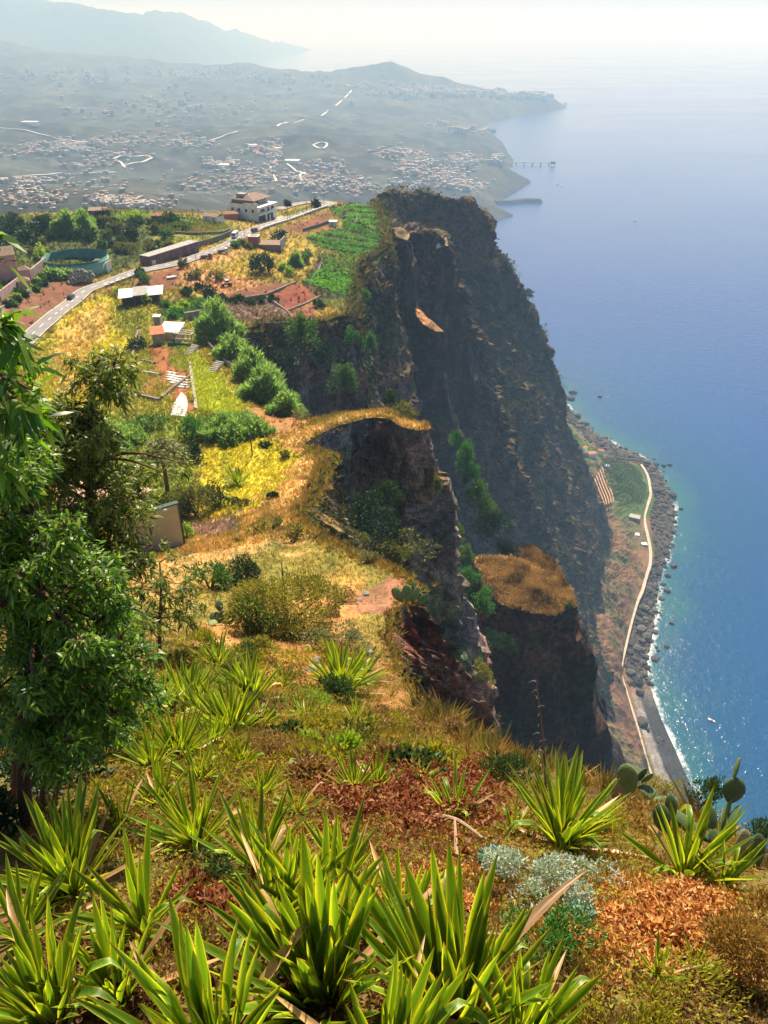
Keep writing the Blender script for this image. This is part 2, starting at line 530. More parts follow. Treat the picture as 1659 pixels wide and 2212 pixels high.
zone([(620, 672), (690, 648), (680, 690), (640, 700)], SOIL, 1)
zone([(345, 660), (470, 640), (470, 700), (345, 690)], (0.06, 0.13, 0.02), 3)
zone([(290, 600), (395, 575), (380, 620), (300, 640)], SOIL, 2)
zone([(705, 448), (760, 440), (770, 470), (740, 480)], (0.05, 0.045, 0.018), 1)
zone([(760, 440), (828, 445), (838, 530), (790, 520), (740, 490)], (0.05, 0.045, 0.018), 1)
zone([(655, 512), (740, 492), (835, 530), (800, 560), (740, 555)], (0.05, 0.05, 0.018), 1)
zone([(690, 545), (770, 560), (772, 640), (700, 650), (650, 615)], (0.07, 0.055, 0.025), 1)
# bank and verge by the road
zone([(0, 700), (20, 640), (120, 590), (165, 600), (200, 630), (110, 680), (60, 730)], (0.17, 0.075, 0.045), 2)
zone([(0, 480), (150, 470), (330, 500), (330, 560), (220, 600), (160, 590), (0, 640)], (0.06, 0.075, 0.02), 4, 0.8)
# the yellow slope under the road
zone([(70, 745), (210, 640), (300, 640), (335, 680), (290, 760), (290, 870), (200, 900), (60, 850)], YEL, 3)
zone([(90, 760), (150, 690), (220, 650), (250, 700), (190, 760), (240, 850), (120, 850)], DRY, 5, 0.75)
zone([(250, 650), (330, 665), (330, 720), (290, 735), (240, 700)], (0.13, 0.15, 0.025), 4, 0.8)
# terraces
zone([(300, 700), (420, 690), (440, 760), (540, 860), (560, 900), (400, 900), (220, 900), (220, 840)], (0.26, 0.24, 0.05), 3)
zone([(320, 740), (365, 755), (385, 790), (360, 830), (320, 860), (300, 850), (330, 790)], REDS, 2)
zone([(380, 740), (405, 770), (412, 840), (420, 890), (385, 910), (365, 830), (355, 800)], REDS, 2)
zone([(415, 760), (450, 790), (500, 850), (550, 905), (440, 900), (415, 850)], (0.34, 0.36, 0.03), 2)
zone([(520, 880), (600, 890), (690, 900), (640, 930), (580, 940)], (0.26, 0.13, 0.05), 2)
# meadow
zone([(200, 900), (420, 890), (560, 900), (560, 960), (440, 960), (430, 1100), (300, 1100), (160, 1050)], (0.16, 0.19, 0.03), 3)
zone([(440, 950), (600, 950), (660, 970), (640, 1050), (560, 1100), (430, 1110)], YEL, 3)
zone([(560, 1080), (640, 1000), (720, 960), (720, 1100), (640, 1180), (520, 1180), (520, 1120)], DRY, 4)
zone([(600, 960), (830, 870), (840, 890), (720, 960), (640, 985)], DRY, 2)
zone([(830, 925), (930, 935), (930, 908), (860, 905)], DRY, 1)
zone([(415, 1130), (500, 1120), (520, 1140), (430, 1170)], (0.27, 0.17, 0.14), 1)
zone([(280, 1220), (420, 1160), (560, 1180), (480, 1230), (300, 1290)], DRY, 2)
# near ridge
zone([(420, 1350), (640, 1300), (780, 1260), (700, 1480), (420, 1450)], (0.34, 0.17, 0.055), 1.5)
zone([(760, 1290), (850, 1240), (915, 1260), (860, 1330), (760, 1320)], (0.26, 0.12, 0.065), 0.6)
zone([(820, 1420), (1000, 1590), (940, 1620), (840, 1560), (780, 1460)], (0.24, 0.115, 0.06), 0.8)
# --- ground sheet
_nr, _nt = 510, 440
_rr = np.geomspace(0.9, 640.0, _nr)
_th = np.radians(np.linspace(-52, 66, _nt))
_R, _T = np.meshgrid(_rr, _th, indexing='ij')
gxy = np.c_[(_R * np.sin(_T)).ravel(), (_R * np.cos(_T)).ravel() - 0.6]
_in = inside(plan, gxy)
F = grid_faces(_nr, _nt)
keep = _in[F].any(1)
F = F[keep]
used = np.unique(F)
out = used[~_in[used]]
_, q = seg_near(plan, gxy[out])
gxy[out] = q
remap = np.full(len(gxy), -1); remap[used] = np.arange(len(used))
F = remap[F][:, ::-1]
gxy = gxy[used]
gzv = ground_z(gxy)

def ground_color(xy):
    n1 = fbm(np.c_[xy, np.zeros(len(xy))] / 9.0, 3); n2 = fbm(np.c_[xy, np.ones(len(xy)) * 5] / 2.2, 3)
    c = np.tile(np.array((0.20, 0.16, 0.035)), (len(xy), 1))
    f = smooth(-0.3, 0.5, n1)[:, None]
    c = c * (1 - f) + np.array((0.30, 0.20, 0.05)) * f
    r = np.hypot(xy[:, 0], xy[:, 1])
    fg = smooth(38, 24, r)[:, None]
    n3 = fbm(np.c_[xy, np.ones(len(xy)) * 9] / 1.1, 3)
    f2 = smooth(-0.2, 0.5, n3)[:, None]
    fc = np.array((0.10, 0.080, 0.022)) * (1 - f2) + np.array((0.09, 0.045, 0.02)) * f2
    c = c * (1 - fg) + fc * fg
    for poly, col, soft, amt in ZONES:
        lo = poly.min(0) - 8; hi = poly.max(0) + 8
        m = ((xy > lo) & (xy < hi)).all(1)
        if not m.any(): continue
        s = xy[m]
        ins = inside(poly, s); d, _ = seg_near(poly, s)
        sd = np.where(ins, d, -d) + soft * 0.8 * n2[m]
        w = (smooth(-soft * .35, soft * .35, sd) * amt)[:, None]
        c[m] = c[m] * (1 - w) + col * w
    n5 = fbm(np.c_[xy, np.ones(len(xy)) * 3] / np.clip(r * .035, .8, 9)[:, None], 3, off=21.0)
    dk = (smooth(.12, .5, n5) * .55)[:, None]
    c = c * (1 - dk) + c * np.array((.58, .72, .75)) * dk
    return np.clip(c * (1 + 0.25 * n2)[:, None], 0.005, 1)

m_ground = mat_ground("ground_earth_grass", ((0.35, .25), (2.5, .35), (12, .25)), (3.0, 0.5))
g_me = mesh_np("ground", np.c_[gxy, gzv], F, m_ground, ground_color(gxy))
tag(link("ground", g_me), kind="structure")
# ------------------------------------------------------------------ cliffs
m_rock = mat_ground("cliff_rock", ((0.05, .3), (0.22, .6), (0.7, .7), (2.4, .6)), (1.2, 0.9), rough=0.9, spec=0.2)
PROF = {  # depth -> how far out the face stands (m)
    0: [(0, 0), (3, .5), (10, 2.2), (25, 5), (60, 10), (150, 28), (300, 62), (480, 105)],
    1: [(0, 0), (3, 1.2), (10, 4.5), (25, 10), (60, 19), (150, 40), (300, 75), (480, 120)],
    2: [(0, 0), (3, .2), (10, .8), (20, 1.5), (45, 9), (150, 36), (300, 72), (480, 120)],
    3: [(0, 0), (3, .4), (10, 2), (25, 5), (60, 12), (150, 30), (300, 65), (480, 110)],
    4: [(0, 0), (3, .8), (10, 3), (25, 8), (60, 18), (150, 40), (300, 75), (480, 115)],
    6: [(0, 0), (2, .9), (6, 3.0), (12, 5.2), (25, 8.5), (60, 14), (150, 30), (300, 62), (480, 105)],
    5: [(0, 0), (3, .3), (10, 1.4), (25, 3.5), (60, 9), (150, 28), (300, 75), (480, 150)],
}
def hash01(i):
    h = (i[:, 0] * 73856093) ^ (i[:, 1] * 19349663) ^ (i[:, 2] * 83492791)
    h = (h ^ (h >> 13)) * 1274126177
    return ((h ^ (h >> 16)) & 0xffff) / 65535.0
def blocks(P, sx, sz, off=0.0):
    """broken rock: every jointed block stands out by its own amount"""
    q = np.c_[P[:, 0] / sx, P[:, 1] / sx, P[:, 2] / sz] + off
    w = np.c_[perlin(q * .9 + 3.1), perlin(q * .9 + 8.7), perlin(q * .9 + 5.5)]
    q = q + .55 * w
    return hash01(np.floor(q).astype(np.int64)) * 2 - 1

def cliff_color(V, N, near=False):
    p = V
    n1 = fbm(p / 38.0, 4); n2 = fbm(p / 7.0, 4, off=30.0); n3 = fbm(np.c_[p[:, :2] / 60.0, p[:, 2] / 11.0], 3, off=60.0)
    c = np.tile(np.array((0.062, 0.053, 0.050)), (len(p), 1))
    w = smooth(0.0, 0.6, n3)[:, None]; c = c * (1 - w) + np.array((0.125, 0.066, 0.046)) * w
    w = (smooth(0.05, 0.55, n2) * 0.6)[:, None]; c = c * (1 - w) + np.array((0.125, 0.095, 0.070)) * w
    lz = p[:, 2] / 11.0 + 1.6 * fbm(np.c_[p[:, :2] / 90.0, p[:, 2] / 200.0], 2, off=80.0); li = np.floor(lz).astype(np.int64)
    hh = hash01(np.c_[li, li * 0 + 3, li * 0 + 5])
    pal = np.array([(0.050, 0.044, 0.043), (0.085, 0.068, 0.055), (0.16, 0.075, 0.048), (0.065, 0.054, 0.050), (0.13, 0.098, 0.070), (0.045, 0.040, 0.042), (0.105, 0.062, 0.046)])
    c = .32 * c + .72 * pal[(hh * 6.99).astype(int)] * (.7 + .7 * hash01(np.c_[li, li * 0 + 8, li * 0 + 1]))[:, None]
    c = c * (1 + .45 * blocks(p, 9, 16) + .35 * blocks(p, 3.5, 7, 4.0))[:, None]
    fr = lz - li; w = (smooth(.30, .05, fr) * smooth(-.2, .35, n2 + .5 * n1) * .8)[:, None]; c = c * (1 - w) + np.array((0.075, 0.072, 0.030)) * w
    w = (smooth(0.05, 0.55, n1 + 0.25 * n2) * smooth(-0.35, 0.25, N[:, 2]) * 0.9)[:, None]; c = c * (1 - w) + np.array((0.045, 0.068, 0.018)) * w
    w = (smooth(0.62, 0.88, N[:, 2] + 0.12 * n2))[:, None]; c = c * (1 - w) + np.array((0.20, 0.125, 0.045)) * w
    return np.clip(c * (1 + 0.3 * n2)[:, None], 0.006, 1)

def cliff_noise(P, amp):
    """relief of a rock wall: tall ribs, jointed blocks and beds, in metres times amp"""
    a = np.c_[P[:, :2] / 46.0, P[:, 2] / 170.0]
    b = np.c_[P[:, :2] / 17.0, P[:, 2] / 70.0]
    bed = np.c_[P[:, :2] / 80.0, P[:, 2] / 10.0]
    return amp * (4.6 * (ridged(a, 2) - .75) + 2.0 * (ridged(b, 2, off=9.0) - .75) + 1.5 * blocks(P, 20, 44) + 1.2 * blocks(P, 8.5, 19, 7.0) + .7 * blocks(P, 3.4, 7.5, 2.0) + .35 * blocks(P, 1.5, 3.0, 5.0) + 1.0 * fbm(bed, 2, off=40.0) + 1.5 * (hash01(np.c_[np.floor(P[:, 2] / 11.0 + 1.6 * fbm(np.c_[P[:, :2] / 90.0, P[:, 2] / 200.0], 2, off=80.0)).astype(np.int64), np.zeros(len(P), np.int64), np.ones(len(P), np.int64)]) * 2 - 1))

def edge_wall():
    # fine stations along the edge; spacing grows with distance
    st = [0.0]; E = edge_pts; L = np.r_[0, np.cumsum(np.linalg.norm(np.diff(E[:, :2], axis=0), axis=1))]
    while st[-1] < L[-1]:
        x = np.interp(st[-1], L, E[:, 0]); y = np.interp(st[-1], L, E[:, 1])
        st.append(st[-1] + max(0.22, 0.0042 * math.hypot(x, y)))
    st = np.array(st[:-1] + [L[-1]])
    top = np.stack([np.interp(st, EDGE_S, edge_xy[:, 0]), np.interp(st, EDGE_S, edge_xy[:, 1])], 1)
    topz = ground_z(top)
    br = np.radians([e[3] for e in EDGE])
    dv = np.stack([np.interp(st, L, np.cos(br)), np.interp(st, L, np.sin(br))], 1)
    dv /= np.linalg.norm(dv, axis=1)[:, None]
    K = 215
    dep = 490 * (np.arange(K) / (K - 1)) ** 2.5
    offs = np.array([np.interp(dep, *zip(*PROF[e[4]])) for e in EDGE])
    off = np.stack([np.interp(st, L, offs[:, k]) for k in range(K)], 1)
    r = np.hypot(top[:, 0], top[:, 1])
    V = np.empty((len(st), K, 3))
    V[..., :2] = (top - dv * 0.35)[:, None, :] + dv[:, None, :] * off[..., None]
    V[..., 2] = topz[:, None] + 0.06 - dep[None, :]
    P = V.reshape(-1, 3)
    rr = np.repeat(r, K); dd = np.tile(dep, len(st))
    sc = np.clip(rr / 110.0, 0.22, 1.0)           # finer relief on the near walls
    Q = P / sc[:, None]
    nz = cliff_noise(Q, 1.0) * sc
    fade = smooth(0.0, 7.0, dd / np.maximum(sc, .3))
    lim = np.clip(dd * 0.45, 0, 9.0)
    disp = np.clip(nz, -lim, lim) * fade
    jag = 0.5 * sc * fbm(Q / 2.5, 3, off=70.0) * smooth(0, 2.0, dd)
    dd3 = np.repeat(dv, K, axis=0)
    P[:, :2] += dd3 * (disp + jag)[:, None]
    P[:, 2] += (0.6 * sc * fbm(Q / 4.0, 3, off=90.0)) * smooth(0.3, 4, dd)
    F = grid_faces(len(st), K)
    F = F[:, ::-1]
    N = vnormals(P, F)
    if N[:, 0].mean() < 0: F = F[:, ::-1]; N = -N
    c = cliff_color(P, N)
    # the near ridge is redder and drier
    w = (smooth(75, 45, rr) * 0.75)[:, None]
    n = fbm(P / 1.6, 4, off=12.0); n4 = fbm(P / np.array([3.0, 3.0, 9.0]), 2, off=33.0)
    red = np.where((n > 0.05)[:, None], np.array((0.21, 0.095, 0.055)), np.array((0.10, 0.062, 0.05)))
    hot = (smooth(0.35, 0.6, n4))[:, None]
    red = red * (1 - hot) + np.array((0.25, 0.055, 0.025)) * hot
    c = c * (1 - w) + red * w
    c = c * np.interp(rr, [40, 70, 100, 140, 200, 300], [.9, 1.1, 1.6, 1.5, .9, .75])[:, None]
    me = mesh_np("cliff", P, F, m_rock, c, smooth_=False)
    tag(link("cliff", me), kind="structure")
    return P, N
wallP, wallN = edge_wall()

def loft(name, stations, nu, nv, amp=1.0, top_free=True, dirv=None, fade_rows=0.06):
    """stations x levels of points -> one rock sheet"""
    S = np.array(stations, float)
    S = S + np.array([0, 0, CAMZ])
    G = catmull(S, nu)
    G = np.moveaxis(catmull(np.moveaxis(G, 1, 0), nv), 0, 1)
    P = G.reshape(-1, 3).copy()
    F = grid_faces(nu, nv)
    N = vnormals(P, F)
    if (N[:, 0] - 0.5 * N[:, 1]).mean() < 0: F = F[:, ::-1]; N = -N
    H = N.copy(); H[:, 2] *= 0.25; H /= np.linalg.norm(H, axis=1)[:, None] + 1e-9
    v = np.tile(np.linspace(0, 1, nv), nu)
    P = P + H * (cliff_noise(P, amp) * smooth(0.0, fade_rows, v))[:, None]
    P += (1.0 * fbm(P / 5.0, 3, off=70.0))[:, None] * N * amp
    N = vnormals(P, F)
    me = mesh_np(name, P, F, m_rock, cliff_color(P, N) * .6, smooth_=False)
    tag(link(name, me), kind="structure")
    return P, N

HEAD = [
    [(-60, 400, -150), (-10, 425, -92), (14, 430, -140), (25, 432, -200), (42, 433, -253), (62, 436, -303), (105, 442, -380), (160, 450, -480), (195, 455, -565)],
    [(-60, 430, -170), (4, 462, -100), (18, 462, -140), (40, 462, -200), (60, 460, -253), (82, 462, -303), (118, 466, -380), (170, 470, -480), (200, 475, -565)],
    [(-20, 500, -170), (33, 488, -109), (45, 490, -140), (68, 494, -200), (90, 497, -253), (110, 500, -303), (142, 505, -380), (190, 510, -480), (215, 515, -565)],
    [(-30, 560, -190), (20, 545, -122), (36, 545, -150), (60, 545, -205), (82, 545, -258), (104, 545, -305), (140, 548, -385), (188, 552, -480), (218, 555, -565)],
    [(-50, 620, -200), (-6, 612, -118), (20, 600, -150), (60, 590, -205), (88, 588, -258), (112, 588, -305), (150, 592, -385), (196, 596, -480), (228, 600, -565)],
    [(-60, 690, -190), (8, 646, -111.5), (40, 628, -160), (80, 622, -215), (108, 620, -262), (132, 622, -310), (166, 628, -385), (208, 634, -480), (238, 640, -565)],
    [(-50, 740, -190), (36, 650, -112.5), (66, 654, -160), (98, 660, -215), (126, 668, -262), (148, 674, -310), (180, 680, -390), (220, 688, -480), (248, 695, -565)],
    [(-30, 760, -260), (60, 668, -129), (90, 682, -160), (110, 694, -205), (134, 708, -250), (160, 728, -300), (196, 745, -390), (236, 750, -480), (268, 755, -565)],
    [(-10, 800, -280), (77, 690, -150), (99, 700, -176), (116, 706, -198), (142, 724, -240), (172, 752, -300), (210, 784, -395), (252, 806, -480), (290, 815, -565)],
    [(-40, 880, -300), (70, 760, -160), (92, 765, -200), (112, 775, -240), (138, 800, -290), (160, 825, -350), (200, 850, -420), (240, 880, -490), (280, 900, -565)],
    [(-80, 1050, -200), (20, 900, -230), (50, 920, -270), (80, 940, -310), (110, 960, -350), (140, 985, -400), (180, 1010, -450), (225, 1040, -500), (270, 1070, -565)],
    [(-200, 1300, -330), (-80, 1150, -350), (-40, 1180, -380), (0, 1210, -410), (40, 1240, -440), (80, 1270, -470), (120, 1300, -500), (180, 1340, -530), (240, 1380, -568)],
]
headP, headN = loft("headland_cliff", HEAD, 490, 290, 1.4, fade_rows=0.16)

def bluff(name, outline, profile, K=60, step=1.4, amp=0.6, dome=1.5, topcol=DRY, depth=300, lean=None):
    """a rock bluff with a flat grassy top, its outline given by X, Y, t"""
    O = np.array([at(*o) for o in outline])
    C = O.mean(0)
    ring = resample(np.r_[O, O[:1]], step)[:-1]
    n = len(ring); R0 = np.linalg.norm((ring - C)[:, :2], axis=1).mean()
    ring[:, :2] += np.stack([fbm(ring / (R0 * .45), 3, off=2.0), fbm(ring / (R0 * .45), 3, off=9.0)], 1) * R0 * .10
    nrm = np.roll(ring, -1, 0) - np.roll(ring, 1, 0)
    nrm = np.c_[nrm[:, 1], -nrm[:, 0]]; nrm /= np.linalg.norm(nrm, axis=1)[:, None] + 1e-9
    if ((ring[:, :2] - C[:2]) * nrm).sum() < 0: nrm = -nrm
    for _ in range(6): nrm = (np.roll(nrm, 1, 0) + nrm + np.roll(nrm, -1, 0)) / 3
    nrm /= np.linalg.norm(nrm, axis=1)[:, None] + 1e-9
    dep = depth * (np.arange(K) / (K - 1)) ** 1.9
    off = np.interp(dep, *zip(*profile))
    V = np.empty((K, n, 3))
    V[..., :2] = ring[None, :, :2] + nrm[None] * off[:, None, None]
    if lean is not None: V[..., :2] += np.array(lean)[None, None] * (dep / depth)[:, None, None]
    V[..., 2] = ring[None, :, 2] - dep[:, None]
    P = V.reshape(-1, 3)
    dd = np.repeat(dep, n)
    lim = dd * 0.5
    P[:, :2] += np.tile(nrm, (K, 1)) * (np.clip(cliff_noise(P / amp, amp), -lim, lim) + 0.5 * fbm(P / 2.5, 3) * smooth(0, 3, dd))[:, None]
    P[:, 2] += 0.7 * fbm(P / 3.0, 3, off=5.0) * smooth(0, 2, dd)
    # top
    M = 26
    s = np.linspace(1, 0, M + 1)[1:-1]
    T = C[None, None] + (ring - C)[None] * s[:, None, None]
    Tp = T.reshape(-1, 3)
    Tp[:, 2] += dome * (1 - np.repeat(s, n) ** 2) + 1.0 * fbm(Tp / 6.0, 3) * (1 - np.repeat(s, n)) ** .5
    allV = np.concatenate([Tp[::-1].reshape(M - 1, n, 3)[:, ::-1].reshape(-1, 3), P])
    F = grid_faces(M - 1 + K, n, True)
    N = vnormals(allV, F)
    if N[:, 2].mean() < 0: F = F[:, ::-1]; N = -N
    c = cliff_color(allV, N)
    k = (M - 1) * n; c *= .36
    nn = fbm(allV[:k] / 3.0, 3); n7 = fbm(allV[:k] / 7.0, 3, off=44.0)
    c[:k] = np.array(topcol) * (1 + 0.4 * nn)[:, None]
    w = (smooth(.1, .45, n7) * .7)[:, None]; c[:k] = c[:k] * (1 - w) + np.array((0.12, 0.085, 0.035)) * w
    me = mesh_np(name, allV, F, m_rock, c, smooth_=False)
    tag(link(name, me), kind="structure")
    return allV[:k], N[:k], ring

D_top, D_n, D_ring = bluff("grassy_bluff", [(1030, 1203, 222), (1080, 1200, 227), (1135, 1212, 225), (1190, 1238, 220), (1235, 1275, 213), (1255, 1312, 207), (1220, 1322, 205.5), (1180, 1327, 204.5),
                  (1120, 1318, 205), (1080, 1300, 207), (1045, 1262, 212)],
              [(0, 0), (8, 1.2), (25, 6), (55, 19), (110, 42), (200, 80), (330, 130)], K=90, depth=330, step=1.0, amp=0.55, dome=1.0)
K_top, K_n, _ = bluff("rock_knob", [(1112, 1186, 262), (1150, 1180, 268), (1195, 1212, 262), (1222, 1256, 254), (1190, 1262, 252), (1140, 1235, 254)],
              [(0, 0), (8, 1.5), (30, 7), (60, 17), (120, 40), (300, 100)], K=60, depth=300, step=1.5, amp=0.6, topcol=(0.24, 0.14, 0.06))

bluff("grassy_ledge", [(890, 664, 440), (905, 668, 438), (930, 690, 432), (960, 717, 424), (940, 716, 423), (910, 698, 428)], [(0, 0), (10, 1.0), (40, 6), (90, 22)], K=40, depth=90, step=1.2, amp=.6, dome=.5, topcol=(0.30, 0.14, 0.045))
bluff("ruined_ledge", [(905, 520, 474), (932, 511, 478), (965, 510, 478), (968, 530, 470), (938, 540, 466), (912, 533, 468)], [(0, 0), (10, 2.0), (40, 8), (90, 26)], K=40, depth=90, step=1.2, amp=.6, dome=.3, topcol=(0.30, 0.19, 0.11))
bluff("brown_ledge", [(846, 492, 430), (866, 490, 432), (886, 505, 428), (880, 520, 422), (858, 512, 424)], [(0, 0), (10, 1.0), (40, 5), (90, 20)], K=40, depth=90, step=1.2, amp=.6, dome=.3, topcol=(0.22, 0.15, 0.06))
# ------------------------------------------------------------------ shore under the cliff
SHORE = [  # shoreline, inner edge of the boulders, road, toe of the slope, all as X, Y
    ((1205, 838), (1185, 850), (1170, 862), (1150, 875)), ((1222, 868), (1205, 880), (1190, 892), (1170, 905)),
    ((1262, 915), (1240, 925), (1222, 945), (1200, 960)), ((1335, 963), (1312, 985), (1296, 985), (1255, 1000)),
    ((1410, 1000), (1385, 1013), (1372, 1006), (1275, 1030)), ((1445, 1060), (1409, 1070), (1403, 1070), (1280, 1062)),
    ((1458, 1115), (1404, 1122), (1396, 1122), (1290, 1120)), ((1448, 1180), (1412, 1190), (1405, 1190), (1310, 1180)),
    ((1425, 1240), (1404, 1240), (1397, 1240), (1312, 1250)), ((1418, 1310), (1385, 1300), (1377, 1300), (1318, 1310)),
    ((1408, 1380), (1363, 1375), (1355, 1378), (1328, 1385)), ((1398, 1445), (1352, 1445), (1343, 1445), (1332, 1455)),
    ((1420, 1530), (1374, 1530), (1362, 1522), (1345, 1530)), ((1455, 1612), (1396, 1610), (1383, 1592), (1366, 1600)),
    ((1490, 1690), (1424, 1690), (1408, 1678), (1392, 1680)), ((1540, 1780), (1470, 1790), (1440, 1775), (1422, 1780)), ((1590, 1860), (1520, 1870), (1490, 1860), (1470, 1870)), ((1670, 1990), (1590, 2000), (1555, 1990), (1535, 2000)), ((1790, 2170), (1700, 2180), (1660, 2170), (1640, 2180)), ((1960, 2420), (1860, 2430), (1815, 2420), (1790, 2430)),
]
_alts = (0.0, 3.5, 8.0, 26.0)
_st = []
for pts in SHORE:
    P = [atz(X, Y, a) for (X, Y), a in zip(pts, _alts)]
    sea = P[0] + (P[0] - P[1]) / np.linalg.norm((P[0] - P[1])[:2]) * 40; sea[2] = -7
    foot = P[3] + np.array([-60, -12, 55.0]); inn = P[3] + np.array([-170, -40, 190.0])
    _st.append([sea, P[0], P[1], P[2], P[3], foot, inn])
_S = np.array(_st)
SHORE_NU, SHORE_NV = 420, 130
def shore_grid(nu, nv):
    G = catmull(_S, nu)
    # more rows near the water
    w = np.array([0, 1, 2, 3, 4, 5, 6.0])
    return np.moveaxis(catmull(np.moveaxis(G, 1, 0), nv), 0, 1)
_G = shore_grid(SHORE_NU, SHORE_NV)
shP = _G.reshape(-1, 3).copy()
_v = np.tile(np.linspace(0, 6, SHORE_NV), SHORE_NU); _u = np.repeat(np.linspace(0, len(SHORE) - 1, SHORE_NU), SHORE_NV)
rockb = smooth(0.9, 1.2, _v) * smooth(2.1, 1.8, _v) * smooth(11.6, 10.9, _u)     # boulder beach
slope = smooth(3.05, 3.6, _v)
shP[:, 2] += rockb * (1.2 * fbm(shP / 3.0, 4)) + slope * (6.0 * ridged(np.c_[shP[:, :2] / 34, shP[:, 2] / 120], 3) - 4 + 1.0 * fbm(shP / 8.0, 3)) * smooth(0, 1, slope)
F = grid_faces(SHORE_NU, SHORE_NV)
N = vnormals(shP, F)
if N[:, 2].mean() < 0: F = F[:, ::-1]; N = -N
n1 = fbm(shP / 14.0, 4); n2 = fbm(shP / 40.0, 3, off=3.0); n3 = fbm(shP / 4.0, 3, off=8.0)
c = np.tile(np.array((0.17, 0.098, 0.055)), (len(shP), 1))
def mixc(c, w, col): w = np.clip(w, 0, 1)[:, None]; return c * (1 - w) + np.array(col) * w
c = mixc(c, smooth(0.0, .5, n1) * .8, (0.15, 0.09, 0.06))
c = mixc(c, smooth(-0.1, .4, n2 + .3 * n1) * .8, (0.075, 0.082, 0.03))
c = mixc(c, smooth(4.3, 5.0, _v), (0.075, 0.06, 0.05))
c = mixc(c, smooth(4.0, 2.6, _u + 0.5 * n2) * smooth(2.0, 2.2, _v), (0.055, 0.085, 0.025))            # green shelf beyond
c = mixc(c, smooth(3.6, 4.0, _u) * smooth(6.1, 5.8, _u) * smooth(2.1, 2.4, _v) * smooth(3.9, 3.5, _v), (0.06, 0.095, 0.02))
c = mixc(c, rockb * (0.8 + .2 * n3), (0.055, 0.05, 0.048))
sand = smooth(2.05, 1.95, _v) * smooth(11.3, 12.1, _u + .3 * n3)
c = mixc(c, sand, (0.20, 0.185, 0.18))
wet = sand * smooth(1.62, 1.5, _v + 0.04 * n3)
c = mixc(c, wet, (0.035, 0.037, 0.042))
c = mixc(c, smooth(11.2, 11.8, _u) * smooth(3.0, 3.3, _v) * smooth(14.0, 13.0, _u) * smooth(4.4, 4.1, _v), (0.14, 0.075, 0.05))
c = mixc(c, smooth(13.2, 14.2, _u) * smooth(2.9, 3.2, _v), (0.08, 0.09, 0.03))
c = mixc(c, smooth(1.0, 0.7, _v), (0.10, 0.16, 0.15))
m_shore = mat_ground("shore_ground", ((0.08, .2), (0.5, .35), (2.0, .3)), (0.8, 0.6))
tag(link("beach", mesh_np("beach", shP, F, m_shore, c * (1 + .2 * n3)[:, None], smooth_=False)), kind="structure")
shore_line = catmull(_S[:, 1], 300)

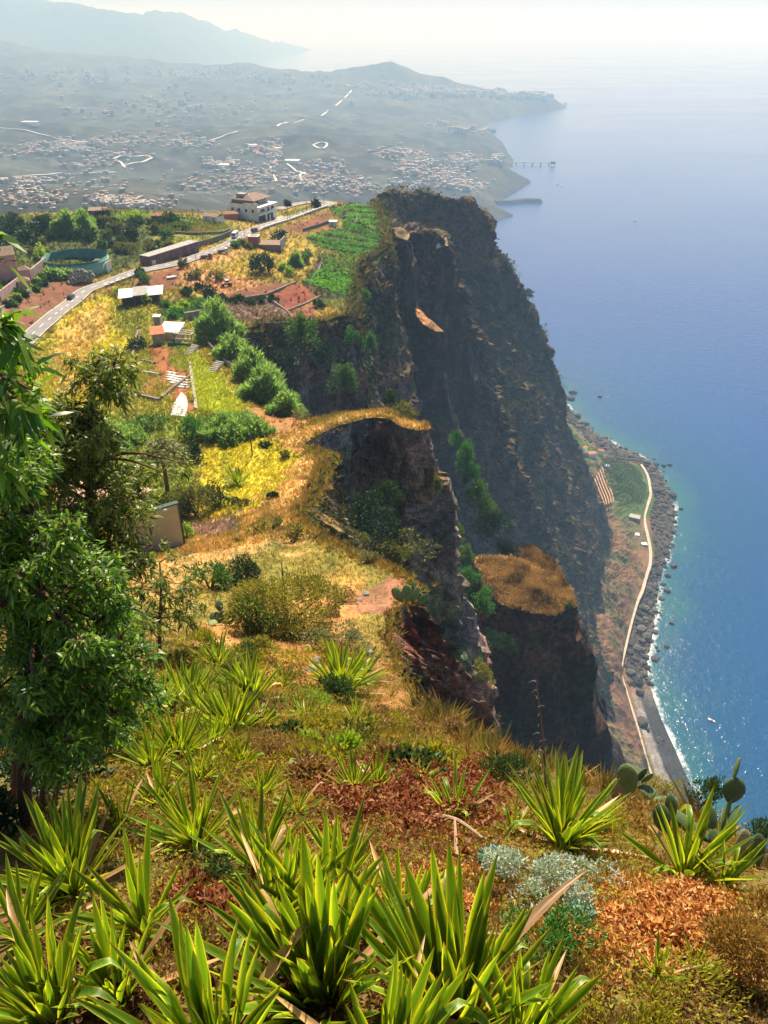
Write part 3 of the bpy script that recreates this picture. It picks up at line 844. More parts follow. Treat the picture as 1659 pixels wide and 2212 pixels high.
# ------------------------------------------------------------------ sea
def sea_mat():
    m, n, l = nt("sea_water")
    pos = n.new("ShaderNodeNewGeometry").outputs["Position"]
    at_ = n.new("ShaderNodeAttribute"); at_.attribute_name = "Col"
    sx = n.new("ShaderNodeSeparateColor"); l.new(at_.outputs["Color"], sx.inputs[0])
    # water body colour: turquoise over the shallow shelf, deep blue off it
    ramp = n.new("ShaderNodeValToRGB"); e = ramp.color_ramp.elements
    e[0].position = 0.0; e[0].color = (0.012, 0.085, 0.11, 1); e[1].position = 1.0; e[1].color = (0.001, 0.034, 0.17, 1)
    x = e.new(0.07); x.color = (0.001, 0.050, 0.135, 1); x = e.new(0.30); x.color = (0.001, 0.045, 0.17, 1)
    nz = _noise(n, l, pos, 0.012, 3)
    ad = n.new("ShaderNodeMath"); ad.operation = 'MULTIPLY_ADD'; ad.inputs[1].default_value = 0.14; l.new(nz, ad.inputs[0]); 
    sb = n.new("ShaderNodeMath"); sb.operation = 'SUBTRACT'; sb.inputs[1].default_value = 0.07; l.new(sx.outputs[0], sb.inputs[0]); l.new(sb.outputs[0], ad.inputs[2])
    l.new(ad.outputs[0], ramp.inputs[0])
    # foam along the shore
    fn = _noise(n, l, pos, 0.22, 5, .7); fn2 = _noise(n, l, pos, 0.05, 3, .6)
    fs = n.new("ShaderNodeMath"); fs.operation = 'MULTIPLY_ADD'; fs.inputs[1].default_value = -0.9; l.new(fn, fs.inputs[0])
    f2 = n.new("ShaderNodeMath"); f2.operation = 'MULTIPLY_ADD'; f2.inputs[1].default_value = 0.45; l.new(fn2, f2.inputs[0]); l.new(sx.outputs[1], f2.inputs[2])
    l.new(f2.outputs[0], fs.inputs[2])
    foam = _maprange(n, l, fs.outputs[0], 0.44, 0.82, 0, .75)
    # slick lanes
    mp = n.new("ShaderNodeMapping"); mp.inputs["Scale"].default_value = (0.0007, 0.0016, 1); l.new(pos, mp.inputs[0])
    sl = n.new("ShaderNodeTexNoise"); sl.inputs["Scale"].default_value = 1.0; sl.inputs["Detail"].default_value = 5; sl.inputs["Distortion"].default_value = 1.4
    l.new(mp.outputs[0], sl.inputs["Vector"])
    rough = _maprange(n, l, sl.outputs["Fac"], 0.38, 0.66, 0.07, 0.15)
    b = n.new("ShaderNodeBsdfPrincipled"); b.inputs["IOR"].default_value = 1.33
    mixf = n.new("ShaderNodeMix"); mixf.data_type = 'RGBA'
    l.new(foam, mixf.inputs["Factor"]); l.new(ramp.outputs[0], mixf.inputs["A"]); mixf.inputs["B"].default_value = (0.8, 0.85, 0.88, 1)
    l.new(mixf.outputs["Result"], b.inputs["Base Color"]); l.new(rough, b.inputs["Roughness"])
    b.inputs["Specular IOR Level"].default_value = 0.4
    # waves: swell and chop
    h1 = _noise(n, l, pos, 0.10, 4, .55); h2 = _noise(n, l, pos, 0.45, 3, .6)
    hm = n.new("ShaderNodeMath"); hm.operation = 'MULTIPLY_ADD'; hm.inputs[1].default_value = 0.30; l.new(h2, hm.inputs[0]); l.new(h1, hm.inputs[2])
    bp = n.new("ShaderNodeBump"); bp.inputs["Strength"].default_value = 0.7; bp.inputs["Distance"].default_value = 1.4
    l.new(hm.outputs[0], bp.inputs["Height"]); l.new(bp.outputs[0], b.inputs["Normal"])
    o = n.new("ShaderNodeOutputMaterial"); l.new(b.outputs[0], o.inputs[0])
    return m
_r = np.r_[0.0, np.geomspace(150, 90000, 260)]; _t = np.radians(np.linspace(-95, 95, 200))
_R, _T = np.meshgrid(_r, _t, indexing='ij')
sxy = np.c_[(_R * np.sin(_T)).ravel(), (_R * np.cos(_T)).ravel() - 60]
dS, _ = seg_near(shore_line, sxy, closed=False)
sc_ = np.zeros((len(sxy), 3)); sc_[:, 0] = np.clip(dS / 600.0, 0, 1); sc_[:, 1] = np.clip(1 - dS / 24.0, 0, 1) ** 1.6
F = grid_faces(len(_r), len(_t))[:, ::-1]
tag(link("sea", mesh_np("sea", np.c_[sxy, np.zeros(len(sxy))], F, sea_mat(), sc_)), kind="structure")

# ------------------------------------------------------------------ valley, town hills and far mountains
fc = []
for X, Y, t in [(60, 470, 900), (300, 480, 950), (560, 470, 1100), (100, 440, 1450), (250, 440, 1350), (350, 430, 1500), (500, 420, 1750), (650, 420, 1900), (800, 420, 2100), (900, 400, 2500),
                (0, 400, 1500), (150, 380, 1900), (0, 330, 2300), (300, 360, 2200), (500, 350, 2450), (700, 370, 2400), (680, 312, 2750), (800, 340, 2800), (900, 350, 3100), (1000, 400, 2950),
                (300, 300, 2900), (0, 290, 2700), (0, 200, 3900), (150, 250, 3400), (300, 220, 4100), (500, 280, 3300), (500, 200, 4800), (700, 250, 4300), (850, 290, 3900), (980, 310, 4000),
                (800, 200, 5500), (900, 230, 5400), (1000, 215, 6200), (1000, 270, 4700), (1100, 205, 6500), (1180, 210, 6600), (850, 140, 6300), (800, 160, 6200), (900, 165, 6350),
                (0, 100, 6000), (120, 112, 6200), (240, 128, 6400), (350, 140, 6500), (450, 142, 6600), (520, 132, 6700), (600, 148, 6700), (700, 152, 6700),
                (120, 160, 5000), (300, 165, 5500), (600, 180, 5600)]:
    fc.append(tuple(at(X, Y, t)))
COAST = [(1015, 560), (1055, 495), (1062, 478), (1108, 466), (1085, 452), (1070, 444), (1080, 436), (1150, 392), (1100, 376), (1112, 350), (1098, 330), (1085, 308), (1062, 288), (1035, 282), (1045, 272), (1120, 250), (1190, 240), (1226, 232), (1210, 222)]
coast = [atz(X, Y, 1.0) for X, Y in COAST]
for p in coast:
    fc.append((p[0], p[1], 2.0)); fc.append((p[0] - 60, p[1] + 10, 34.0)) if p[1] > 2000 else None
_c2 = np.array([(600, 12000), (-400, 15500), (-700, 17500)])
for x, y, z in [(1500, 7500, -10), (1100, 7900, 20), (600, 8200, 20), (-300, 8500, 20), (-1500, 9500, 80), (-3000, 9000, 300), (-5000, 8500, 600), (-4500, 6000, 600), (-3500, 4000, 480), (-2000, 2500, 380),
                (-1400, 1200, 300), (-1100, 700, 260), (-500, 600, 230), (-200, 700, 250), (100, 1500, 120), (250, 1900, 40), (2000, 6000, -40), (2000, 3000, -60), (1500, 1500, -60), (-2600, 2200, 430)]:
    fc.append((x, y, z))
_ft = TPS(fc, 1500.0, 1e-3)
coastP = np.array([c_[:2] for c_ in coast])
# plan outline of the land: the coast, then behind the point, inland, back
land = [tuple(p) for p in coastP] + [(1500, 7150), (1250, 7500), (700, 8000), (-200, 8600), (-900, 9500), (-6500, 11000), (-9000, 3000), (-3000, -400), (-300, 300), (60, 900)]
def far_z(xy):
    xy = np.atleast_2d(xy)
    z = _ft(xy)
    p = np.c_[xy, np.zeros(len(xy))]
    d = np.hypot(xy[:, 0], xy[:, 1])
    a = smooth(600, 2500, d)
    z = z + a * (38 * fbm(p / 900.0, 4) + 26 * ridged(p / 420.0, 2, off=6.0) - 13 + 6 * fbm(p / 90.0, 3, off=2.0))
    z = z - 34 * smooth(3600, 5600, d) * smooth(400, -600, xy[:, 0])
    ins = inside(land, xy); dd, _ = seg_near(coastP, xy, closed=False)
    e = smooth(0, 260, dd)
    z = np.where(ins, np.maximum(z * e + (1 - e) * np.minimum(z, 4 + dd * 0.45), 1.5 + 0.02 * dd), -6.0)
    return z
_r = np.geomspace(520, 11500, 400); _t = np.radians(np.linspace(-44, 17, 380))
_R, _T = np.meshgrid(_r, _t, indexing='ij')
fxy = np.c_[(_R * np.sin(_T)).ravel(), (_R * np.cos(_T)).ravel()]
fz = far_z(fxy)
F = grid_faces(len(_r), len(_t))[:, ::-1]
F = F[(fz[F] > -5).any(1)]
n1 = fbm(np.c_[fxy / 260.0, fz * 0], 4); n2 = fbm(np.c_[fxy / 60.0, fz * 0], 3, off=4.0); n3 = fbm(np.c_[fxy / 700.0, fz * 0], 3, off=14.0)
c = np.tile(np.array((0.026, 0.029, 0.028)), (len(fxy), 1))
c = mixc(c, smooth(0.0, .4, n1), (0.048, 0.054, 0.040))
c = mixc(c, smooth(0.15, .5, n2) * .5, (0.085, 0.082, 0.072))
c = mixc(c, smooth(0.25, .6, n3 + .4 * n1) * .7, (0.058, 0.060, 0.048))
m_far = mat_ground("hillside_green", ((0.004, .25), (0.02, .35), (0.07, .4)), None)
tag(link("hillside", mesh_np("hillside", np.c_[fxy, fz], F, m_far, c)), kind="structure")

def far_hit(X, Y, t0=700.0):
    d = ray(X, Y); t = np.geomspace(t0, 12000, 500)
    P = d[None] * t[:, None]
    dz = P[:, 2] + CAMZ - far_z(P[:, :2])
    k = np.argmax(dz < 0)
    if dz[k] >= 0 or k == 0: return None
    f = dz[k - 1] / (dz[k - 1] - dz[k] + 1e-9)
    q = d * (t[k - 1] + (t[k] - t[k - 1]) * f)
    return np.array([q[0], q[1], q[2] + CAMZ])

# far mountain range
MT = [(-700, -6), (-300, -4), (0, 0), (60, 2), (100, 6), (180, 18), (280, 35), (340, 33), (400, 38), (440, 50), (490, 66), (520, 72), (560, 86), (590, 94), (610, 92), (630, 97), (647, 100), (650, 112)]
base = [(-700, 130), (-300, 135), (0, 140), (60, 140), (100, 140), (180, 140), (280, 141), (340, 141), (400, 142), (440, 143), (490, 144), (520, 145), (560, 138), (590, 126), (610, 121), (630, 117), (646, 114), (650, 113)]
rows = []
for (X, Y), (bx, by) in zip(MT, base):
    tt = float(np.interp(X, [-700, 300, 560, 650], [9600, 9800, 14500, 17500]))
    top = at(X, Y, tt)
    if X >= 560: b = atz(bx, by, -5.0)
    else:
        b = at(bx, by, tt * .82); b[2] = min(b[2], 330)
    mid = top * 0.45 + b * 0.55; mid[2] += 0.05 * (top[2] - b[2])
    back = top + np.array([200, 2500, 0]); back[2] = -20
    rows.append([b, mid, top, back])
G = catmull(np.array(rows), 220); G = np.moveaxis(catmull(np.moveaxis(G, 1, 0), 70), 0, 1)
P = G.reshape(-1, 3); v = np.tile(np.linspace(0, 1, 70), 220)
P[:, 2] += (45 * ridged(np.c_[P[:, :2] / 1100, v * 0], 4) + 12 * fbm(np.c_[P[:, :2] / 120, v * 0], 2)) * smooth(0, .15, v) * smooth(1, .8, v) * smooth(0, 300, P[:, 2]) - 25 * smooth(0, .15, v)
F = grid_faces(220, 70); N = vnormals(P, F)
if N[:, 2].mean() < 0: F = F[:, ::-1]
tag(link("mountain_range", mesh_np("mountain_range", P, F, m_far, np.tile((0.03, 0.04, 0.03), (len(P), 1)))), kind="structure")

# ------------------------------------------------------------------ haze in the air over the bay
HAZE_D = 0.00015
def haze():
    b = MB().box(-99000, 99000, -4000, 99500, -48, 920)
    m, n, l = nt("haze_air")
    v = n.new("ShaderNodeVolumePrincipled"); v.inputs["Color"].default_value = (0.42, 0.67, 1.0, 1)
    v.inputs["Absorption Color"].default_value = (1, 1, 1, 1)
    v.inputs["Density"].default_value = HAZE_D; v.inputs["Anisotropy"].default_value = -0.08
    o = n.new("ShaderNodeOutputMaterial"); l.new(v.outputs[0], o.inputs["Volume"])
    tag(b.obj("haze", m), kind="stuff")
haze()
# ------------------------------------------------------------------ road on the plateau
m_asph = mat_plain("asphalt_road", (0.20, 0.18, 0.175), 0.9, (0.25, 0.18), bump=(2.0, 0.2))
m_white = mat_plain("white_paint", (0.78, 0.77, 0.74), 0.6, (1.2, 0.08))
m_whitewall = mat_plain("whitewash_weathered", (0.70, 0.67, 0.63), 0.85, (0.35, 0.22))
m_conc = mat_plain("concrete_grey", (0.30, 0.28, 0.26), 0.9, (0.8, 0.25), bump=(3.0, 0.3))
m_dark = mat_plain("dark_opening", (0.02, 0.022, 0.028), 0.4, None)
m_glass = mat_plain("window_glass_dark", (0.03, 0.04, 0.055), 0.1, None, spec=0.6)
m_tile = mat_plain("roof_tile_brown", (0.20, 0.135, 0.10), 0.9, (1.2, 0.35), bump=(3.0, 0.6))
m_orange = mat_plain("roof_tile_orange", (0.42, 0.16, 0.075), 0.9, (1.0, 0.25))
m_pink = mat_plain("pink_render", (0.52, 0.27, 0.27), 0.9, (0.5, 0.15))
m_purple = mat_plain("mauve_concrete", (0.17, 0.085, 0.10), 0.9, (0.5, 0.3))
m_redwall = mat_plain("red_render", (0.33, 0.11, 0.10), 0.9, (0.6, 0.2))
m_rust = mat_plain("rusty_metal", (0.20, 0.09, 0.05), 0.8, (2.0, 0.35))
m_tin = mat_plain("corrugated_tin_pale", (0.62, 0.58, 0.52), 0.5, (0.7, 0.25))
m_wood = mat_plain("weathered_timber", (0.17, 0.12, 0.085), 0.9, (2.0, 0.3))
m_pole = mat_plain("pole_wood_dark", (0.10, 0.075, 0.06), 0.9, (1.0, 0.2))
m_green = mat_plain("tank_green_render", (0.20, 0.36, 0.27), 0.85, (0.3, 0.2))
m_teal = mat_plain("tank_netting_teal", (0.05, 0.17, 0.15), 0.8, (0.5, 0.2))
m_stonewall = mat_plain("dry_stone_wall", (0.19, 0.155, 0.13), 0.95, (1.4, 0.45), bump=(2.0, 0.9))
m_rubber = mat_plain("tyre_rubber", (0.02, 0.02, 0.02), 0.9, None)
m_boulder = mat_plain("boulder_stone", (0.24, 0.23, 0.20), 0.95, (0.8, 0.3), bump=(2.0, 0.6))
m_basalt = mat_plain("basalt_dark", (0.055, 0.048, 0.045), 0.9, (0.6, 0.35), bump=(1.0, 0.8))

def ribbon(name, C, hw, mat, th=0.5, z0=0.0, parent=None, kind=None):
    C = np.asarray(C, float); T = np.gradient(C[:, :2], axis=0); T /= np.linalg.norm(T, axis=1)[:, None] + 1e-9
    Nn = np.c_[T[:, 1], -T[:, 0]]
    hw = np.broadcast_to(hw, (len(C),))[:, None]
    a = np.c_[C[:, :2] - Nn * hw, C[:, 2] + z0]; b = np.c_[C[:, :2] + Nn * hw, C[:, 2] + z0]
    dn = np.array([0, 0, -th])
    V = np.stack([a + dn, a, b, b + dn], 1)
    F = grid_faces(len(C), 4)
    o = link(name, mesh_np(name, V.reshape(-1, 3), F, mat, smooth_=False), parent)
    if kind: tag(o, kind=kind)
    return o
road = ribbon("road", road_c, 3.1, m_asph, 0.7, 0.0, kind="structure")
L = np.r_[0, np.cumsum(np.linalg.norm(np.diff(road_c, axis=0), axis=1))]
def road_at(s): return np.array([np.interp(s, L, road_c[:, k]) for k in range(3)])
s = 4.0
while s < min(L[-1], 330):
    pts = np.array([road_at(s + a) for a in (0, 1.3, 2.6)])
    ribbon("lane_dash", pts, 0.11, m_white, 0.02, 0.02, road)
    s += 6.2
for side in (-1, 1):
    T = np.gradient(road_c[:, :2], axis=0); T /= np.linalg.norm(T, axis=1)[:, None]
    e = road_c.copy(); e[:, :2] += side * 2.85 * np.c_[T[:, 1], -T[:, 0]]
    ribbon("edge_line", e[:130], 0.06, m_white, 0.02, 0.012, road)

def road_side(s, off):
    p = road_at(s); q = road_at(s + 0.5); t = (q - p)[:2]; t /= np.linalg.norm(t)
    return np.array([p[0] + t[1] * off, p[1] - t[0] * off, p[2]]), math.atan2(t[1], t[0])
def road_s(X, Y):
    h_ = hit(X, Y); return L[((road_c[:, :2] - h_[:2]) ** 2).sum(1).argmin()]
# parapet of white blocks along the far stretch
def wall_line(name, P, h, th, mat, label, cat="wall", down=1.5, block=None, bmat=None, group=None):
    P = np.asarray(P, float)
    root = empty(name, P[0]); o0 = P[0]
    P = P - o0
    T = np.gradient(P[:, :2], axis=0); T /= np.linalg.norm(T, axis=1)[:, None] + 1e-9; Nn = np.c_[T[:, 1], -T[:, 0]] * th / 2
    a = P[:, :2] - Nn; b = P[:, :2] + Nn
    V = np.stack([np.c_[a, P[:, 2] - down], np.c_[a, P[:, 2] + h], np.c_[b, P[:, 2] + h], np.c_[b, P[:, 2] - down]], 1)
    n = len(P)
    me = mesh_np("wall_body", V.reshape(-1, 3), grid_faces(n, 4, True), mat, smooth_=False)
    link("wall_body", me, root)
    if block:
        R = resample(P, block); bme = MB().box(-block * .28, block * .28, -th * .75, th * .75, 0, 0.35).mesh("block", bmat)
        for i in range(len(R) - 1):
            t = R[i + 1] - R[i]
            link("block", bme, root, R[i] + np.array([0, 0, h + 0.003]), (0, 0, math.atan2(t[1], t[0])))
    tag(root, label, cat, group)
    return root
sa, sb = road_s(556, 496), road_s(700, 447)
wall_line("roadside_parapet", [road_side(s_, 3.5)[0] for s_ in np.linspace(sa, sb, 24)], 0.45, 0.4, m_conc, "long parapet with white blocks along the road before the white house", down=3.2, block=3.0, bmat=m_white)
sa, sb = road_s(214, 617), road_s(300, 587)
wall_line("roadside_parapet", [road_side(s_, 3.6)[0] for s_ in np.linspace(sa, sb, 12)], 0.4, 0.4, m_conc, "grey roadside parapet with pale blocks above the tin roofed shed", down=3.0, block=3.0, bmat=m_white)
# stone wall on the hill side of the road, and the mauve wall
wall_line("field_wall", [hit(*p) + np.array([0, 0, 0]) for p in [(408, 540), (440, 530), (470, 521), (497, 510), (503, 503)]], 2.2, 0.5, m_stonewall, "brown stone retaining wall beside the white van", down=1.0)

# ------------------------------------------------------------------ vehicles
def paint(name, col, rough=0.3): return mat_plain(name, col, rough, None, spec=0.5)
m_black = paint("car_paint_black", (0.02, 0.02, 0.024)); m_vanw = paint("van_paint_white", (0.75, 0.77, 0.80)); m_grey = paint("car_paint_grey", (0.10, 0.10, 0.11))
m_dkg = paint("truck_paint_dark_green", (0.05, 0.055, 0.04)); m_red = paint("truck_paint_dark_red", (0.13, 0.03, 0.03)); m_lamp = mat_plain("lamp_glass", (0.6, 0.1, 0.08), 0.3, None)
m_rim = mat_plain("wheel_rim_grey", (0.4, 0.4, 0.4), 0.4, None)
def wheels(root, xs, w, r):
    tm = MB().cyl((0, -0.11, 0), (0, 0.11, 0), r, n=14).mesh("tyre", m_rubber)
    rm = MB().cyl((0, -0.115, 0), (0, 0.115, 0), r * .6, n=10).mesh("rim", m_rim)
    for x in xs:
        for s_ in (-1, 1):
            wh = link("wheel", tm, root, (x, s_ * (w / 2 - 0.1), r)); link("rim", rm, wh)
def shell(prof, w, mat, name, parent, tuck=0.12):
    """side profile swept across the width, upper points drawn in"""
    n = len(prof); zmax = max(z for _, z in prof)
    ys = [-w / 2, -w / 2 + .08, w / 2 - .08, w / 2]
    V = []
    for k, y in enumerate(ys):
        for x, z in prof:
            t = tuck * max(0, (z - 0.75) / max(zmax - .75, .1))
            xx = x * (0.985 if k in (0, 3) else 1)
            V.append((xx, y - math.copysign(t, y), z))
    F = [(k * n + i, k * n + (i + 1) % n, (k + 1) * n + (i + 1) % n, (k + 1) * n + i) for k in range(3) for i in range(n)]
    F += [tuple(range(n)), tuple(range(4 * n - 1, 3 * n - 1, -1))]
    return MB().add(V, F).obj(name, mat, parent)
def car(loc, rz, paintm, label):
    r = empty("parked_car" if "parked" in label else "car", loc, rz)
    shell([(-2.1, .35), (2.1, .35), (2.15, .65), (2.0, .85), (1.1, .98), (0.45, 1.45), (-1.3, 1.48), (-2.0, 1.0), (-2.12, .8)], 1.75, paintm, "body", r, .2)
    MB().hull8([(0.52, -.66, 1.40), (1.16, -.72, 1.01), (1.16, .72, 1.01), (0.52, .66, 1.40), (.56, -.66, 1.42), (1.2, -.72, 1.03), (1.2, .72, 1.03), (.56, .66, 1.42)]).obj("windscreen", m_glass, r)
    MB().hull8([(-2.02, -.66, 1.04), (-1.36, -.6, 1.44), (-1.36, .6, 1.44), (-2.02, .66, 1.04), (-2.06, -.66, 1.06), (-1.4, -.6, 1.46), (-1.4, .6, 1.46), (-2.06, .66, 1.06)]).obj("rear_window", m_glass, r)
    for s_ in (-1, 1):
        MB().hull8([(-1.5, s_ * .80, 1.0), (.7, s_ * .80, 1.0), (.7, s_ * .83, 1.0), (-1.5, s_ * .83, 1.0), (-1.2, s_ * .70, 1.40), (.3, s_ * .70, 1.40), (.3, s_ * .73, 1.40), (-1.2, s_ * .73, 1.40)]).obj("side_window", m_glass, r)
        MB().box(-2.15, -2.10, s_ * .7 - .1, s_ * .7 + .1, .72, .9).obj("tail_lamp", m_lamp, r)
        MB().box(2.08, 2.16, s_ * .65 - .15, s_ * .65 + .15, .62, .74).obj("headlight", m_white, r)
    wheels(r, (-1.3, 1.3), 1.75, .32)
    tag(r, label, "car"); return r
def van(loc, rz, label):
    r = empty("minibus", loc, rz)
    shell([(-2.6, .35), (2.5, .35), (2.6, .8), (2.45, 1.1), (1.95, 2.15), (1.6, 2.4), (-2.5, 2.4), (-2.65, 1.2)], 2.0, m_vanw, "body", r, .15)
    MB().hull8([(2.03, -.78, 2.02), (2.45, -.86, 1.18), (2.45, .86, 1.18), (2.03, .78, 2.02), (2.06, -.78, 2.04), (2.49, -.86, 1.2), (2.49, .86, 1.2), (2.06, .78, 2.04)]).obj("windscreen", m_glass, r)
    for s_ in (-1, 1):
        for x0 in (-2.3, -0.9, 0.5):
            MB().box(x0, x0 + 1.2, s_ * .935 - .015, s_ * .935 + .015, 1.3, 1.95).obj("side_window", m_glass, r)
        MB().box(2.5, 2.62, s_ * .75 - .18, s_ * .75 + .18, .75, .95).obj("headlight", m_tin, r)
    MB().box(2.55, 2.7, -.95, .95, .4, .62).obj("bumper", m_grey, r)
    wheels(r, (-1.6, 1.6), 2.0, .34)
    tag(r, label, "van"); return r
def pickup(loc, rz, cabm, label):
    r = empty("flatbed_truck", loc, rz)
    shell([(0.5, .5), (2.2, .5), (2.3, .9), (2.2, 1.2), (1.75, 1.95), (0.6, 2.0)], 1.8, cabm, "cab", r, .12)
    MB().hull8([(1.84, -.66, 1.85), (2.2, -.74, 1.24), (2.2, .74, 1.24), (1.84, .66, 1.85), (1.87, -.66, 1.87), (2.23, -.74, 1.26), (2.23, .74, 1.26), (1.87, .66, 1.87)]).obj("windscreen", m_glass, r)
    MB().box(-2.4, .4, -.85, .85, .62, .78).obj("bed_floor", m_rust, r)
    for s_ in (-1, 1):
        MB().box(-2.4, .4, s_ * .88 - .04, s_ * .88 + .04, .783, 1.2).obj("side_board", m_dkg, r)
        MB().box(.8, 1.7, s_ * .84 - .02, s_ * .84 + .02, 1.25, 1.75).obj("side_window", m_glass, r)
    MB().box(-2.45, -2.37, -.92, .92, .783, 1.2).obj("tailgate", m_dkg, r)
    MB().box(-2.3, 2.2, -.4, .4, .42, .6).obj("chassis", m_rubber, r)
    wheels(r, (-1.5, 1.5), 1.75, .36)
    tag(r, label, "truck"); return r
s_ = road_s(152, 648); p, a = road_side(s_, -1.5); car(p + [0, 0, .01], a, m_black, "black hatchback car driving alone on the curving road")
s_ = road_s(511, 516); p, a = road_side(s_, -1.4); van(p + [0, 0, .01], a + math.pi, "white minibus van on the road beside the stone wall")
def on_ground(X, Y): return hit(X, Y)
p = hit(447, 559); pickup(p + [0, 0, .05], math.radians(20), m_red, "dark red cab flatbed truck parked on the dusty verge")
p = hit(483, 547); pickup(p + [0, 0, .05], math.radians(28), m_vanw, "flatbed truck with pale cab parked nearest the red hut")
s_ = road_s(541, 501); p, a = road_side(s_, 2.3); car(p + [0, 0, .01], a, m_grey, "dark car parked at the roadside behind the red hut")
# ------------------------------------------------------------------ buildings on the plateau
def frame_of(N, Rr, Lf):
    """heading of a building from three base corners"""
    v = Rr[:2] - N[:2]; return math.atan2(v[1], v[0])
def opening(root, kind, face, u0, u1, z0, z1, W_, D_, pm, proud=0.03):
    """window or door set on a wall of a W x D block whose near corner is 0,0; face 'f' (y=0) or 'l' (x=0)"""
    fr = 0.10
    if face == 'f':
        o = MB().box(u0, u1, -proud, 0.05, z0, z1).obj(kind, m_white if kind == "window" else pm, root)
        if kind == "window": MB().box(u0 + fr, u1 - fr, -proud - .015, -proud + .01, z0 + fr, z1 - fr).obj("pane", m_glass, o)
    elif face == 'l':
        o = MB().box(-proud, 0.05, u0, u1, z0, z1).obj(kind, m_tile if kind == "window" else pm, root)
        if kind == "window": MB().box(-proud - .015, -proud + .01, u0 + fr, u1 - fr, z0 + fr, z1 - fr).obj("pane", m_glass, o)
    else:
        o = MB().box(W_ - .05, W_ + proud, u0, u1, z0, z1).obj(kind, m_white if kind == "window" else pm, root)
    return o
N0 = hit(558, 480)
R0 = atz(600, 466, N0[2]); L0 = atz(514, 467, N0[2])
rz = math.atan2(R0[1] - N0[1], R0[0] - N0[0])
Wd = min(np.linalg.norm((R0 - N0)[:2]), 16.0); Dp = min(max(np.linalg.norm((L0 - N0)[:2]), 13.0), 18.0)
def white_house():
    r = empty("white_house", N0 - [0, 0, .4], rz)
    H1, H2 = 3.5, 7.0
    MB().box(0, Wd, 0, Dp, -2.0, H2).obj("wall", m_whitewall, r)
    MB().box(-.12, Wd + .3, -1.1, Dp + .1, H2, H2 + .25).obj("roof_slab", m_white, r)
    MB().box(0.0, Wd, -1.0, -.003, H1, H1 + .22).obj("balcony_slab", m_white, r)
    for a, b in ((0.06, .16),):
        MB().box(0, Wd, -1.0, -.9, H1 + .223, H1 + .85).obj("balcony_parapet", m_whitewall, r)
    MB().box(0.6, Wd * .40, -.06, .05, 0, 2.9).obj("garage_door", m_dark, r)
    MB().box(Wd * .50, Wd * .82, -.06, .05, 0, 2.9).obj("garage_door", m_dark, r)
    for u0, u1, z0, z1 in ((Wd * .15, Wd * .38, H1 + 1.1, H1 + 2.4), (Wd * .72, Wd * .90, H1 + 1.1, H1 + 2.5)): opening(r, "window", 'f', u0, u1, z0, z1, Wd, Dp, None)
    MB().box(Wd * .53, Wd * .62, -.05, .05, H1 + .25, H1 + 2.5).obj("balcony_door", m_dark, r)
    for u in (.12, .34, .58, .80):
        opening(r, "window", 'l', Dp * u, Dp * u + 1.3, H1 + 1.0, H1 + 2.5, Wd, Dp, None)
    # set-back top floor with tiled roofs
    z = H2 + .253
    MB().box(-.1, .15, 0, Dp * .45, z, z + 1.7).obj("side_parapet", m_whitewall, r)
    MB().box(-.1, .15, Dp * .45 + .002, Dp, z, z + .9).obj("side_parapet", m_whitewall, r)
    MB().box(Wd * .12, Wd * .95, Dp * .22, Dp * .92, z, z + 2.6).obj("attic_wall", m_conc, r)
    MB().box(Wd * .32, Wd * .42, Dp * .22 - .05, Dp * .22 + .05, z, z + 2.1).obj("attic_door", m_dark, r)
    for a in (.55, .74): 
        o = MB().box(Wd * a, Wd * a + 1.3, Dp * .22 - .04, Dp * .22 + .05, z + 1, z + 2.1).obj("window", m_white, r)
        MB().box(Wd * a + .1, Wd * a + 1.2, Dp * .22 - .055, Dp * .22 - .03, z + 1.1, z + 2.0).obj("pane", m_glass, o)
    e = z + 2.6
    rf = MB().add([(Wd * .04, Dp * .12, e), (Wd * 1.0, Dp * .12, e), (Wd * 1.0, Dp, e), (Wd * .04, Dp, e), (Wd * .30, Dp * .5, e + 1.9), (Wd * .78, Dp * .5, e + 1.9),
                   (Wd * .04, Dp * .12, e - .18), (Wd * 1.0, Dp * .12, e - .18), (Wd * 1.0, Dp, e - .18), (Wd * .04, Dp, e - .18)],
                  [(0, 1, 5, 4), (1, 2, 5), (2, 3, 4, 5), (3, 0, 4), (6, 7, 1, 0), (7, 8, 2, 1), (8, 9, 3, 2), (9, 6, 0, 3), (9, 8, 7, 6)]).obj("roof", m_tile, r)
    MB().box(Wd * .2, Wd * .42, Dp * .55, Dp * .8, e + .6, e + 2.3).obj("chimney", m_conc, rf)
    MB().add([(0.16, .1, z + .9), (Wd * .10, .1, z + 1.5), (Wd * .10, Dp * .9, z + 1.5), (.16, Dp * .9, z + .9), (0.16, .1, z + .75), (Wd * .10, .1, z + 1.35), (Wd * .10, Dp * .9, z + 1.35), (.16, Dp * .9, z + .75)],
             [(0, 1, 2, 3), (7, 6, 5, 4), (0, 4, 5, 1), (1, 5, 6, 2), (2, 6, 7, 3), (3, 7, 4, 0)]).obj("side_roof", m_tile, r)
    MB().box(Wd * .38, Wd * .41, -3.0, -2.9, 0, 3.2).obj("porch_post", m_white, r)
    MB().box(-.5, Wd + 4, -6.0, -.07, -1.0, 0.02).obj("forecourt", m_conc, r)
    tag(r, "tall white three storey house with brown tiled roof beside the road", "house")
white_house()

